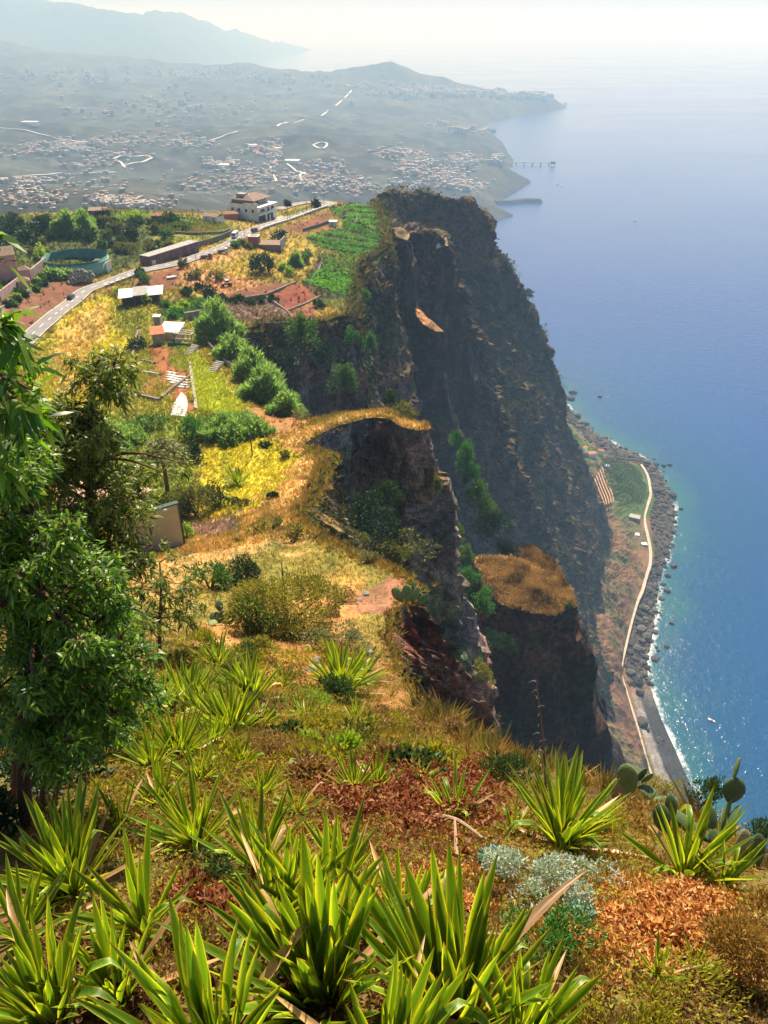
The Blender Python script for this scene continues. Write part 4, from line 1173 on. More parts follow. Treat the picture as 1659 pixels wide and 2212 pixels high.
def simple_house(name, X, Y, w, d, h, rzdeg, wm, rm, label, cat="house", roof="gable", wins=2, sink=1.2, rise=1.3, group=None, loc=None, over=.35):
    p = hit(X, Y) if loc is None else np.asarray(loc, float)
    r = empty(name, p, math.radians(rzdeg))
    MB().box(-w / 2, w / 2, -d / 2, d / 2, -sink, h).obj("wall", wm, r)
    o = over
    if roof == "gable":
        MB().add([(-w / 2 - o, -d / 2 - o, h), (w / 2 + o, -d / 2 - o, h), (w / 2 + o, d / 2 + o, h), (-w / 2 - o, d / 2 + o, h), (-w / 2 - o, 0, h + rise), (w / 2 + o, 0, h + rise)],
                 [(0, 1, 5, 4), (2, 3, 4, 5), (1, 2, 5), (3, 0, 4), (3, 2, 1, 0)]).obj("roof", rm, r)
    elif roof == "shed":
        MB().hull8([(-w / 2 - o, -d / 2 - o, h), (w / 2 + o, -d / 2 - o, h), (w / 2 + o, d / 2 + o, h + rise), (-w / 2 - o, d / 2 + o, h + rise), (-w / 2 - o, -d / 2 - o, h + .15), (w / 2 + o, -d / 2 - o, h + .15), (w / 2 + o, d / 2 + o, h + rise + .15), (-w / 2 - o, d / 2 + o, h + rise + .15)]).obj("roof", rm, r)
    else:
        MB().box(-w / 2 - o, w / 2 + o, -d / 2 - o, d / 2 + o, h, h + .2).obj("roof", rm, r)
    for k in range(wins):
        x = -w / 2 + (k + .5) * w / wins
        q = MB().box(x - .45, x + .45, -d / 2 - .04, -d / 2 + .03, h * .45, h * .8).obj("window", m_white, r)
        MB().box(x - .36, x + .36, -d / 2 - .055, -d / 2 - .03, h * .49, h * .76).obj("pane", m_glass, q)
    tag(r, label, cat, group)
    return r
simple_house("low_house", 462, 479, 8, 6, 3.0, -25, m_whitewall, m_tile, "low white house with brown roof left of the tall white house", roof="gable", wins=2, rise=.9)
simple_house("brick_shed", 500, 471, 7, 5, 2.4, 10, m_redwall, m_rust, "rust red shed against the back of the tall white house", "shed", roof="gable", wins=0, rise=1.0)
simple_house("hilltop_cottage", 213, 466, 7.5, 5, 2.6, 8, m_wood, m_tile, "dark cottage with brown roof on the hilltop between two poles", roof="shed", wins=2, rise=.5)
simple_house("barn", 352, 476, 8, 5, 2.4, -12, m_rust, m_rust, "low rust brown barn on the crest behind the maize", "shed", roof="gable", wins=0, rise=.8)
simple_house("roadside_shed", 720, 489, 3.4, 3, 2.5, -6, mat_plain("pale_blue_render", (0.55, 0.66, 0.68), .8, (.8, .15)), m_white, "pale blue garden shed at the edge of the cane fields", "shed", roof="flat", wins=1)
simple_house("pump_hut", 222, 583, 6.2, 3.4, 2.9, -14, m_white, m_tile, "small white pump hut with three windows beside the green tank", "hut", roof="shed", wins=3, rise=.5, sink=2.2)
# red hut with its walled yard
def red_hut():
    p = hit(550, 531); r = empty("red_hut", p, math.radians(-5))
    MB().box(-2.2, 2.2, -2, 2, -1.2, 4.2).obj("wall", m_redwall, r)
    f = MB().box(-2.3, 2.3, -2.1, 2.1, 4.2, 4.45).obj("roof", m_white, r)
    MB().box(-1.7, 1.7, -1.5, 1.5, 4.453, 4.5).obj("roof_pan", m_tile, f)
    MB().box(2.203, 12, -2.0, 7.0, -1.5, 1.0).obj("terrace", m_tile, r)
    MB().box(12.003, 12.4, -2.0, 7.0, -1.5, 3.0).obj("yard_wall", m_conc, r)
    MB().box(-8, -2.3, -2.6, -2.2, -1.5, .6).obj("front_wall", m_conc, r)
    tag(r, "square red hut with flat white rimmed roof and brown terrace", "hut")
red_hut()
# mauve windowless building along the road
def mauve():
    a = hit(327, 576); b = hit(433, 546)
    z = min(a[2], b[2]); d = b - a; Lx = np.linalg.norm(d[:2])
    r = empty("roadside_garage", (a[0], a[1], z), math.atan2(d[1], d[0]))
    MB().box(0, Lx, 0.6, 5.5, -1.5, 4.4).obj("wall", m_purple, r)
    MB().box(-.1, Lx + .1, .45, 5.6, 4.4, 4.62).obj("roof", m_conc, r)
    MB().box(1.2, 3.2, .54, .65, 0, 2.7).obj("door", m_tin, r)
    for k in range(1, 7): MB().box(Lx * k / 7 - .15, Lx * k / 7 + .15, .45, .598, -1.2, 4.3).obj("pier", m_purple, r)
    tag(r, "long low mauve concrete building along the road", "building")
mauve()
# round green tank
def tank():
    c = hit(152, 587); rad = 12.2; c = c + np.array([0, 7.0, 0])
    r = empty("water_tank", (c[0], c[1], c[2] + .6))
    n = 64; th = np.linspace(0, 2 * math.pi, n, endpoint=False)
    def drum(r0, r1, z0, z1):
        V = []
        for rr, z in ((r1, z0), (r1, z1), (r0, z1), (r0, z0)): V.append(np.c_[np.cos(th) * rr, np.sin(th) * rr, np.full(n, z)])
        return np.concatenate(V), np.concatenate([grid_faces(4, n, True)])
    V, F = drum(rad - .3, rad, -3.5, 2.2); link("tank_wall", mesh_np("tank_wall", V, F, m_green), r)
    V, F = drum(rad - .36, rad - .302, -2.5, 3.4); link("inner_lining", mesh_np("inner_lining", V, F, m_teal), r)
    V, F = drum(rad - .34, rad + .08, 2.203, 2.45); rim_ = link("rim", mesh_np("rim", V, F, m_green), r)
    V = np.r_[np.c_[np.cos(th) * (rad - .4), np.sin(th) * (rad - .4), np.full(n, -1.4)], [[0, 0, -1.4]]]
    link("water", mesh_np("water", V, np.array([(i, (i + 1) % n, n) for i in range(n)]), mat_plain("tank_water", (0.015, 0.045, 0.05), 0.08, None, spec=.5)), r)
    MB().cyl((-3.5, -rad + .6, 2), (-3.5, -rad + .6, 5.2), .1).obj("lamp_post", m_white, r)
    tag(r, "large round open green water tank behind the boulders", "tank")
tank()
# boulder revetment beside the road: one thing, every stone a part
def rock_mesh(name, seed, mat, sub=2):
    import bmesh
    bm = bmesh.new(); bmesh.ops.create_icosphere(bm, subdivisions=sub, radius=1.0)
    V = np.array([v.co[:] for v in bm.verts]); F = np.array([[v.index for v in f.verts] for f in bm.faces]); bm.free()
    V = V * (1 + .35 * fbm(V * 1.1 + seed * 7.7, 3))[:, None]
    V = np.sign(V) * np.abs(V) ** 0.85
    return mesh_np(name, V, F, mat, smooth_=False)
rocks = [rock_mesh("stone", k, m_boulder) for k in range(4)]
def revetment():
    a = hit(152, 611); r = empty("boulder_revetment", a)
    g = np.random.default_rng(3); k = 0
    for row, (Y, n) in enumerate(((613, 8), (606, 8), (600, 7), (595, 4))):
        for i in range(n):
            X = 148 + row * 2 + i * 7.4 + g.uniform(-1.5, 1.5)
            q = hit(X, 612); q = np.array([q[0], q[1] + row * .7, a[2] + .2 + row * 1.0 + g.uniform(-.1, .2)])
            s_ = g.uniform(.62, .85)
            link("stone", rocks[k % 4], r, q - a, tuple(g.uniform(0, 6, 3)), (s_ * 1.15, s_, s_)); k += 1
    tag(r, "stacked pale round boulders banked up beside the road", "boulders")
revetment()
# pink house by the left border, its lean-to roofs and walls
def pink_house():
    p = hit(10, 600); r = empty("pink_house", p + [0, 0, 0], math.radians(28))
    MB().box(-9, 4.5, -3.5, 5, -3, 8.2).obj("wall", m_pink, r)
    MB().add([(-9.4, -3.9, 8.2), (4.9, -3.9, 8.2), (4.9, 5.4, 8.2), (-9.4, 5.4, 8.2), (-9.4, .7, 10.3), (4.9, .7, 10.3)], [(0, 1, 5, 4), (2, 3, 4, 5), (1, 2, 5), (3, 0, 4), (3, 2, 1, 0)]).obj("roof", m_tile, r)
    for y in (-1.8, 1.6):
        o = MB().box(4.45, 4.56, y, y + 1.3, 4.2, 6.4).obj("window", m_white, r); MB().box(4.55, 4.58, y + .12, y + 1.18, 4.32, 6.28).obj("pane", m_glass, o)
    for x, y, z, w in ((6.4, -3.4, 3.0, 4.0), (5.0, -9.5, 1.0, 4.5)):
        q = MB().add([(x - w / 2, y - 2, z), (x + w / 2, y - 2, z), (x + w / 2, y + 2, z), (x - w / 2, y + 2, z), (x, y, z + 1.2), (x - w / 2, y - 2, z - .15), (x + w / 2, y - 2, z - .15), (x + w / 2, y + 2, z - .15), (x - w / 2, y + 2, z - .15)],
                 [(0, 1, 4), (1, 2, 4), (2, 3, 4), (3, 0, 4), (5, 6, 1, 0), (6, 7, 2, 1), (7, 8, 3, 2), (8, 5, 0, 3), (8, 7, 6, 5)]).obj("porch_roof", m_tile, r)
        MB().box(x - w / 2 + .3, x + w / 2 - .3, y - 1.7, y + 1.7, z - 4, z - .16).obj("porch_wall", m_pink, r)
    tag(r, "pink house with brown tiled roofs by the left border", "house")
pink_house()
wall_line("garden_wall", [hit(*p) for p in [(2, 652), (40, 622), (75, 597), (102, 574)]], 3.2, .5, mat_plain("pink_grey_render", (0.36, 0.25, 0.24), .9, (.5, .2)), "long pinkish garden wall below the pink house", down=2.5)
wall_line("garden_wall", [hit(*p) for p in [(0, 672), (50, 640), (98, 606)]], 1.0, .4, m_conc, "low grey terrace wall under the pink garden wall", down=1.5)
wall_line("bank_wall", [hit(*p) for p in [(70, 497), (110, 497), (128, 490)]], 3.2, .8, mat_plain("slate_blue_render", (0.14, 0.17, 0.20), .9, (.4, .2)), "slate blue concrete wall among the trees above the tank", down=3)
# terrace and field walls
wall_line("terrace_wall", [hit(*p) for p in [(672, 607), (688, 585), (697, 562), (692, 548)]], .5, .6, m_stonewall, "curved stone wall on the left of the vegetable rows", down=1.2)
wall_line("terrace_wall", [hit(*p) for p in [(655, 500), (690, 489), (716, 480)]], 1.4, .5, m_stonewall, "dark stone wall under the brown field by the pale blue shed", down=1.0)
wall_line("terrace_wall", [hit(*p) for p in [(740, 520), (752, 500), (768, 480), (772, 462), (765, 448)]], .4, .5, m_stonewall, "thin stone wall between the two cane fields", down=1.0)
wall_line("terrace_wall", [hit(*p) for p in [(350, 862), (372, 842), (396, 824), (412, 815)]], .6, .5, m_stonewall, "curved stone terrace wall between the two white covered plots", down=3.0)
for pts, h_, lab in [([(224, 846), (270, 852), (320, 862), (345, 868)], .7, "stone terrace wall across the lowest terraced plot"), ([(280, 812), (310, 806), (345, 812)], .6, "stone terrace wall through the pale green plot"), ([(285, 785), (310, 780), (335, 786)], .5, "upper stone terrace wall left of the bare red slope"),
                   ([(300, 720), (292, 745), (288, 775)], 1.2, "grey stone wall at the right edge of the yellow slope"), ([(470, 655), (520, 648), (575, 640), (640, 612)], .9, "stone wall along the top of the brown fields"), ([(575, 641), (620, 672), (640, 694)], .4, "low stone wall between the red and the grey brown fields"),
                   ([(620, 672), (665, 655), (692, 640)], .5, "stone wall under the red ploughed plot"), ([(345, 505), (420, 508), (480, 506), (500, 498)], 1.2, "brown stone wall below the maize strip"), ([(515, 703), (560, 702), (640, 697), (705, 691)], .6, "stone wall on the rim below the grey brown field"), ([(408, 775), (414, 810), (420, 850), (424, 885)], .35, "narrow pale path edge beside the yellow green plot")]:
    wall_line("terrace_wall", resample([hit(*p) for p in pts], 3.0), h_, .6, m_stonewall if "pale" not in lab else m_conc, lab, down=1.4)
# sheds below the road
def tin_shed():
    p = hit(306, 652); r = empty("tin_roofed_shed", p, math.radians(14))
    MB().box(-6, 6, -3, 3.5, -1.5, 2.6).obj("wall", m_dark, r)
    for k, (x, w_, z) in enumerate(((-7.0, 4.6, 2.7), (-2.3, 4.4, 3.1), (2.2, 5.0, 2.8))):
        MB().hull8([(x, -4.2 + .5 * k, z), (x + w_, -4 + .3 * k, z + .2), (x + w_ + .4, 3.8 + .6 * k, z + .9), (x, 4.2, z + .8), (x, -4.2 + .5 * k, z + .1), (x + w_, -4 + .3 * k, z + .3), (x + w_ + .4, 3.8 + .6 * k, z + 1.0), (x, 4.2, z + .9)]).obj("roof_sheet", m_tin if k != 1 else m_conc, r)
    for k in range(4): MB().box(-5.8 + k * 3.8, -5.6 + k * 3.8, -3.4, -3.2, -1.5, 2.65).obj("post", m_wood, r)
    tag(r, "dark open shed under pale tin roof sheets below the road", "shed")
tin_shed()
def shacks():
    simple_house("stone_shack", 344, 744, 3.0, 3.4, 3.4, 20, m_conc, m_orange, "grey shack with a small orange sloping roof", "shed", roof="shed", wins=0, rise=1.0)
    simple_house("privy", 342, 705, 2.0, 2.2, 3.2, 4, m_conc, m_white, "narrow concrete hut with flat white top above the orange roofed shack", "hut", roof="flat", wins=0, over=.1)
    p = hit(374, 735); r = empty("white_shed", p, math.radians(-8))
    MB().box(-2.8, 2.8, -2.4, 2.4, -1, 3.2).obj("wall", mat_plain("cream_sheet", (0.55, 0.44, 0.30), .8, (.6, .2)), r)
    for k in range(4):
        y = -2.7 + k * 1.4
        MB().hull8([(-3, y, 3.22 + k * .25), (3, y, 3.22 + k * .25), (3, y + 1.38, 3.47 + k * .25), (-3, y + 1.38, 3.47 + k * .25), (-3, y, 3.3 + k * .25), (3, y, 3.3 + k * .25), (3, y + 1.38, 3.55 + k * .25), (-3, y + 1.38, 3.55 + k * .25)]).obj("roof_sheet", m_white, r)
    tag(r, "cream shed with ribbed white sheet roof in the yard", "shed")
    p = hit(402, 735); r = empty("animal_pen", p, math.radians(-12))
    for x in (-2.4, 0, 2.4):
        for y in (-1.6, 1.6): MB().box(x - .1, x + .1, y - .1, y + .1, -1, 2.2).obj("post", m_wood, r)
    for y in (-1.6, 0, 1.6): MB().box(-2.6, 2.6, y - .08, y + .08, 2.203, 2.35).obj("rail", m_tin, r)
    for x in (-2.5, 2.5): MB().box(x - .08, x + .08, -1.7, 1.7, 2.36, 2.48).obj("rail", m_tin, r)
    MB().box(-2.5, 2.5, -1.75, -1.65, -.8, 1.1).obj("front_board", m_tin, r)
    tag(r, "open timber pen frame beside the cream shed", "pen")
    wall_line("yard_wall", [hit(*q) for q in [(400, 693), (420, 690), (447, 684), (452, 700)]], 2.6, .5, m_conc, "dark concrete yard wall topped with green plants behind the sheds", down=2)
    p = hit(388, 751); r = empty("fabric_screen", p, math.radians(-10))
    V = []; n = 16
    for i in range(n):
        x = -3.2 + 6.4 * i / (n - 1); y = .15 * math.sin(i * 1.9); V += [(x, y, 0), (x, y + .05 * math.sin(i), 1.3)]
    V = np.array(V); F = np.array([(2 * i, 2 * i + 2, 2 * i + 3, 2 * i + 1) for i in range(n - 1)])
    o = link("cloth", mesh_np("cloth", V, F, mat_plain("teal_cloth", (0.02, 0.14, 0.12), .9, None)), r); md = o.modifiers.new("thick", 'SOLIDIFY'); md.thickness = .04
    for x in (-3.2, 3.2): MB().cyl((x, 0, -.4), (x, 0, 1.5), .05).obj("post", m_wood, r)
    tag(r, "dark teal cloth screen in front of the cream shed", "screen")
    # fence down to the gully
    P = [hit(*q) for q in [(448, 745), (470, 770), (490, 790), (515, 802)]]
    P = resample(P, 2.0); r = empty("board_fence", P[0])
    bm_ = MB().box(-.95, .95, -.05, .05, -.4, 1.3).mesh("board", m_conc)
    for i in range(len(P) - 1):
        t = P[i + 1] - P[i]; link("board", bm_, r, (P[i] + P[i + 1]) / 2 - P[0], (0, -math.atan2(t[2], np.linalg.norm(t[:2])), math.atan2(t[1], t[0])))
    tag(r, "grey board fence down the slope beside the bushes", "fence")
    # ladder-like pallet rack and steps
    for X, Y, nm, lab, nst in ((463, 803, "slatted_rack", "grey slatted rack standing at the edge of the vegetable plot", 9), (411, 765, "garden_steps", "narrow grey garden steps below the animal pen", 9)):
        p = hit(X, Y); r = empty(nm, p, math.radians(-20))
        for k in range(nst): MB().box(-.9, .9, -2.6 + k * .62, -2.25 + k * .62, .1 + k * .16, .25 + k * .16).obj("slat" if "rack" in nm else "step", m_conc, r)
        for x in (-.95, .95): MB().hull8([(x - .06, -2.7, -.5), (x + .06, -2.7, -.5), (x + .06, 2.9, 1.0), (x - .06, 2.9, 1.0), (x - .06, -2.7, .08), (x + .06, -2.7, .08), (x + .06, 2.9, 1.45), (x - .06, 2.9, 1.45)]).obj("side_rail", m_conc, r)
        tag(r, lab, "rack" if "rack" in nm else "steps")
shacks()
# plots covered with pale sheets in strips
def strips(poly, ang, gap, width, label):
    Q = hits(poly); c = Q.mean(0); r = empty("row_cover", c)
    d = np.array([math.cos(ang), math.sin(ang)]); e = np.array([-d[1], d[0]])
    uv = np.c_[(Q[:, :2] - c[:2]) @ d, (Q[:, :2] - c[:2]) @ e]
    v = uv[:, 1].min() + gap / 2
    while v < uv[:, 1].max():
        u = np.linspace(uv[:, 0].min(), uv[:, 0].max(), 60); pts = c[:2] + u[:, None] * d + v * e
        ins = inside(Q, pts)
        if ins.sum() > 4:
            pp = pts[ins]; zz = ground_z(pp) - c[2] + .25
            C = np.c_[pp - c[:2], zz]
            ribbon("strip", C[::3] if len(C) > 9 else C, width / 2, m_strip, .25, 0.0, r)
        v += gap
    tag(r, label, "row cover")
m_strip = mat_plain("pale_plastic_sheet", (0.40, 0.385, 0.36), .6, (.9, .3))
strips([(362, 800), (395, 812), (416, 822), (414, 842), (385, 836), (358, 822)], math.radians(-38), 1.7, .8, "upper plot of pale plastic strips beside the narrow path")
strips([(392, 848), (406, 862), (408, 880), (402, 900), (368, 900), (374, 878)], math.radians(4), 1.5, .8, "lower plot of straight white plastic strips under the stone wall")
# garden house seen through the eucalyptus and its tall blank wall
def garden_house():
    m_gt = mat_plain("dark_green_trim", (0.03, 0.06, 0.045), .7, None); m_bg = mat_plain("beige_render", (0.40, 0.385, 0.30), .9, (.25, .2))
    a = hit(398, 1180); b = atz(262, 1225, a[2]); d = a - b; Lx = np.linalg.norm(d[:2])
    r = empty("blank_wall", (b[0], b[1], a[2]), math.atan2(d[1], d[0])); H = 4.9
    MB().box(0, Lx, 0, .4, -3, H).obj("wall_body", m_bg, r)
    MB().box(-.1, Lx + .12, -.08, .48, H, H + .15).obj("coping", m_gt, r)
    MB().box(Lx + .003, Lx + .15, -.1, .5, -.5, H - .01).obj("edge_trim", m_gt, r)
    MB().box(.8, 3.6, -.03, .03, 2.3, 2.37).obj("pipe", m_white, r)
    tag(r, "tall blank beige wall with dark green edging right of the eucalyptus", "wall")
    simple_house("garden_house", 235, 1120, 9, 6, 2.8, -14, m_bg, mat_plain("roof_salmon", (0.50, 0.30, 0.20), .9, (.8, .3)), "house with salmon roof half hidden by eucalyptus leaves", wins=3, rise=1.3)
garden_house()
# machines
def backhoe():
    p = hit(490, 619); r = empty("backhoe_loader", p, math.radians(-160))
    m_y = paint("machine_red", (0.35, 0.06, 0.04), .5)
    MB().box(-1.6, 1.9, -.5, .5, .7, 1.4).obj("body", m_y, r)
    o = MB().box(-.9, .5, -.65, .65, 1.403, 2.5, .08).obj("cab", m_white, r); MB().box(-.75, .35, -.655, .655, 1.7, 2.3).obj("pane", m_glass, o)
    for x, rr in ((-1.1, .75), (1.4, .45)):
        for s_ in (-1, 1): MB().cyl((x, s_ * .75 - .18, rr), (x, s_ * .75 + .18, rr), rr, n=14).obj("wheel", m_rubber, r)
    MB().tube([(1.8, 0, 1.2), (3.0, 0, 1.7), (3.8, 0, .6)], .12).obj("loader_arm", m_y, r)
    MB().box(3.6, 4.4, -.9, .9, .1, .8).obj("bucket", m_y, r)
    MB().tube([(-1.6, 0, 1.2), (-2.6, 0, 2.9), (-3.8, 0, 1.9), (-4.0, 0, .7)], .11).obj("digger_arm", m_white, r)
    tag(r, "red and white backhoe loader standing on brown earth", "tractor")
backhoe()
def dinghy():
    p = hit(372, 602); r = empty("white_dinghy", p + [0, 0, .1], math.radians(30))
    V = []; n = 9
    for i in range(n):
        x = -1.9 + 3.8 * i / (n - 1); w = .8 * math.sqrt(max(0.02, 1 - max(0, x / 1.95) ** 2.2)) ; 
        V += [(x, -w, .75), (x, -w * .55, .05), (x, w * .55, .05), (x, w, .75), (x, w * .86, .75), (x, w * .45, .18), (x, -w * .45, .18), (x, -w * .86, .75)]
    F = grid_faces(n, 8, True)
    link("hull", mesh_np("hull", np.array(V), [F, np.array([(0, 1, 2, 3), (8 * n - 5, 8 * n - 6, 8 * n - 7, 8 * n - 8)])], m_white), r)
    for x in (-1.0, .3): MB().box(x - .15, x + .15, -.6, .6, .5, .56).obj("thwart", m_tin, r)
    tag(r, "white dinghy lying on red earth beside the road", "boat")
dinghy()
# utility poles
POLES = [(342, 1, 0), ]
def pole(X, Y0, Y1, label, arm=True, th=.13):
    p = hit(X, Y0); t = p[1] / ray(X, Y0)[1]
    h = max(5.0, (Y0 - Y1) / FPX * t * 1.02)
    r = empty("utility_pole", p)
    MB().cyl((0, 0, -.8), (0, 0, h), th, th * .7, 8).obj("post", m_pole, r)
    if arm: MB().box(-.6, .6, -.06, .06, h - .7, h - .58).obj("crossarm", m_pole, r)
    tag(r, label, "pole", "utility poles on the plateau"); return p, h
for X, Y0, Y1, lab in [(192, 472, 450, "short utility pole left of the hilltop cottage"), (231, 470, 432, "tall utility pole over the hilltop cottage roof"), (252, 478, 430, "tallest utility pole right of the hilltop cottage"),
                       (418, 474, 451, "left one of two slim poles above the maize"), (431, 474, 452, "right one of two slim poles above the maize"), (505, 470, 450, "thin pole just left of the tall white house"),
                       (528, 513, 490, "short pole behind the white minibus van"), (545, 506, 484, "short pole before the dark car and red hut"), (622, 476, 448, "utility pole beside the parapet before the forecourt"),
                       (663, 462, 436, "utility pole midway along the straight road"), (673, 458, 410, "tall pole next to the dark cypress"), (700, 446, 405, "tallest pole at the road bend"),
                       (425, 575, 533, "utility pole standing at the mauve building"), (545, 985, 935, "thin post standing in the yellow meadow")]:
    pole(X, Y0, Y1, lab, arm=(X not in (545,)), th=.10)
# ------------------------------------------------------------------ foliage builders
def unit(v): return v / (np.linalg.norm(v, axis=-1, keepdims=True) + 1e-9)

def leaf_quads(P, A, Lh, Wd_, g, bend=0.15):
    """one folded diamond per leaf: P base, A axis, length, width"""
    n = len(P)
    B = unit(np.cross(A, g.normal(size=(n, 3))))
    Cn = np.cross(A, B)
    L_ = np.asarray(Lh).reshape(-1, 1) * np.ones((n, 1)); W_ = np.asarray(Wd_).reshape(-1, 1) * np.ones((n, 1))
    mid = P + A * L_ * .45 + Cn * L_ * bend
    V = np.stack([P, mid + B * W_ * .5, P + A * L_, mid - B * W_ * .5], 1)
    return V.reshape(-1, 3), np.arange(4 * n).reshape(n, 4)

def cloud_points(n, rad, g, nclump=14, tight=.34, dome=True):
    """leaf positions in lumpy clumps inside an ellipsoid standing on the ground; returns points and outward directions"""
    rad = np.asarray(rad, float)
    d = unit(g.normal(size=(nclump, 3)))
    if dome: d[:, 2] = np.abs(d[:, 2]) * 1.0 - .12
    c = d * g.uniform(.40, .85, (nclump, 1))
    k = g.integers(0, nclump, n)
    cr = g.uniform(tight * .6, tight * 1.25, nclump)
    u = unit(g.normal(size=(n, 3)))
    rr = cr[k] * g.uniform(.25, 1, n) ** .5
    p = c[k] + u * rr[:, None]
    out = unit(p + .6 * u)
    p = p * rad * (1 + .22 * np.sin(np.arctan2(p[:, 1], p[:, 0]) * 2 + nclump) * np.array([[1.0], [1.0], [.4]])).T
    if dome: p[:, 2] = np.abs(p[:, 2] * 1.15 + rad[2] * .42) + .01 * rad[2]
    return p, out

def leaf_cloud(n, rad, size, g, asp=.45, nclump=14, droop=0.0, up=0.3, dome=True, tight=.34):
    p, out = cloud_points(n, rad, g, nclump, tight, dome)
    A = unit(out + g.normal(size=(n, 3)) * .7 + np.array([0, 0, up - droop]))
    s = size * g.uniform(.6, 1.35, n)
    return leaf_quads(p, A, s, s * asp, g)

LEAFM = {
    'dark':  mat_leaf("leaves_dark_green", [(.012, .035, .010), (.028, .070, .014), (.05, .10, .02)], .30),
    'mid':   mat_leaf("leaves_mid_green", [(0.041, 0.101, 0.02), (0.074, 0.176, 0.027), (0.135, 0.243, 0.041)], .40),
    'cane':  mat_leaf("reed_leaves_pale_green", [(0.12, 0.24, 0.06), (0.22, 0.38, 0.1), (0.36, 0.48, 0.16)], .6),
    'lime':  mat_leaf("leaves_lime", [(0.15, 0.285, 0.022), (0.3, 0.435, 0.03), (0.42, 0.51, 0.06)], .45),
    'olive': mat_leaf("leaves_olive", [(0.081, 0.101, 0.02), (0.149, 0.162, 0.034), (0.243, 0.216, 0.054)], .35),
    'gold':  mat_leaf("leaves_yellow_green_gold", [(0.064, 0.112, 0.019), (0.24, 0.256, 0.032), (0.448, 0.32, 0.048), (0.16, 0.208, 0.032)], .40),
    'grey':  mat_leaf("leaves_grey_green", [(0.13, 0.156, 0.065), (0.234, 0.247, 0.104), (0.312, 0.312, 0.13)], .35),
    'dry':   mat_leaf("twigs_dry_brown", [(0.192, 0.102, 0.036), (0.312, 0.18, 0.072), (0.384, 0.264, 0.12)], .35),
    'shade': mat_leaf("leaves_deep_green", [(.008, .028, .012), (.015, .05, .018), (.03, .075, .02)], .25),
    'vine':  mat_leaf("vine_leaves_fresh_green", [(0.026, 0.117, 0.016), (0.052, 0.195, 0.023), (0.104, 0.26, 0.039)], .40),
}
m_bark = mat_plain("bark_brown", (.10, .065, .045), .95, (3, .3), bump=(6, .5))
m_barkred = mat_plain("eucalyptus_bark_reddish", (.12, .055, .035), .9, (2, .35), bump=(5, .4))

_bseed = [100]
def bush_at(loc, w, h, kind, label, cat="bush", name="bush", px=None, group=None, dens=1.0, stem=True, nclump=None, droop=0.0, leaf=None, asp=.45, up=.3, dome=True, d=None):
    """a shrub w wide and h tall on loc; leaf size follows the distance it is seen from"""
    cane_ = kind == 'cane' and asp <= .2
    _bseed[0] += 1; g = np.random.default_rng(_bseed[0])
    t = math.dist((0, 0, CAMZ), loc) if d is None else d
    size = leaf or max(.10, .0038 * t) * (1.2 if kind == 'cane' else 1)
    asp = max(asp, min(.6, .0016 * t / size))
    area = w * h * .8
    n = int(np.clip(area / (size * size * asp) * 4.4 * dens, 240, 15000))
    V, F = leaf_cloud(n, (w / 2, w / 2, h / 2 * 1.05), size, g, asp, nclump or int(np.clip(7 + w * .9, 8, 20)), droop, up, dome, tight=.36 if w > 4 else .42)
    if cane_:
        n = int(np.clip(w * w * 170, 1500, 11000)); a = g.uniform(0, 6.28, n); q = np.sqrt(g.uniform(0, 1, n)); lob = 1 + .28 * np.sin(a * 3 + g.uniform(0, 6)) + .15 * np.sin(a * 7)
        bx = np.c_[np.cos(a) * q * lob * w / 2, np.sin(a) * q * lob * w / 2, g.uniform(0, .85, n) * h * (1 - .55 * q ** 2) * (.75 + .35 * np.sin(a * 2.3 + q * 5))]
        A = unit(np.c_[np.cos(a) * q * .45, np.sin(a) * q * .45, np.ones(n) * .95] + g.normal(0, .55, (n, 3))); Lc = h * g.uniform(.10, .30, n)
        V, F = leaf_quads(bx, A, Lc, np.maximum(Lc * .09, .0016 * t), g, bend=.12)
    r = empty(name, loc, 0)
    link("foliage", mesh_np("foliage", V, F, LEAFM[kind], smooth_=False), r)
    if stem:
        mb = MB()
        for k in range(4):
            a = g.uniform(0, 6.28); e = np.array([math.cos(a) * w * .28, math.sin(a) * w * .28, h * g.uniform(.5, .8)])
            mb.tube([(0, 0, -.3), e * .4 + [0, 0, .05 * h], e], [w * .022 + .02, w * .016 + .015, .01], 5)
        mb.obj("stem", m_bark, r)
    tag(r, label, cat, group)
    return r
def bush(X, Yb, wpx, hpx, kind, label, **k):
    p = hit(X, Yb); t = (p[1] / ray(X, Yb)[1])
    return bush_at(p, wpx / FPX * t, hpx / FPX * t, kind, label, **k)
# ------------------------------------------------------------------ shrubs and trees of the plateau
B = bush
B(567, 590, 64, 58, 'shade', "big round dark green bush below the red hut", name="round_bush", dens=1.3)
B(453, 652, 34, 50, 'shade', "dark upright cypress like bush left of the backhoe", name="upright_bush", dens=1.5)
B(372, 482, 44, 26, 'dark', "spreading dark tree on the crest right of the barn", cat="tree", name="crest_tree")
B(225, 468, 30, 16, 'dark', "dark shrub behind the hilltop cottage", name="shrub")
B(290, 474, 66, 20, 'lime', "row of feathery yellow green fronds on the grassy mound", name="frond_clump", asp=.15)
B(683, 449, 12, 22, 'shade', "small dark cypress at the road bend", cat="tree", name="cypress", dens=1.6)
B(620, 446, 14, 12, 'dark', "tiny round tree on the crest right of the white house", cat="tree", name="small_tree")
B(603, 524, 32, 32, 'shade', "dark bush among yellow grass right of the red hut", name="bush")
B(640, 576, 26, 36, 'cane', "pale reed clump left of the curved stone wall", name="reed_clump", asp=.2)
B(662, 565, 30, 30, 'mid', "green bush at the top of the curved stone wall", name="bush")
B(626, 597, 24, 30, 'lime', "bright lime green shrub on the dirt track", name="shrub")
B(612, 585, 18, 20, 'lime', "smaller lime shrub just behind the bright lime one", name="shrub")
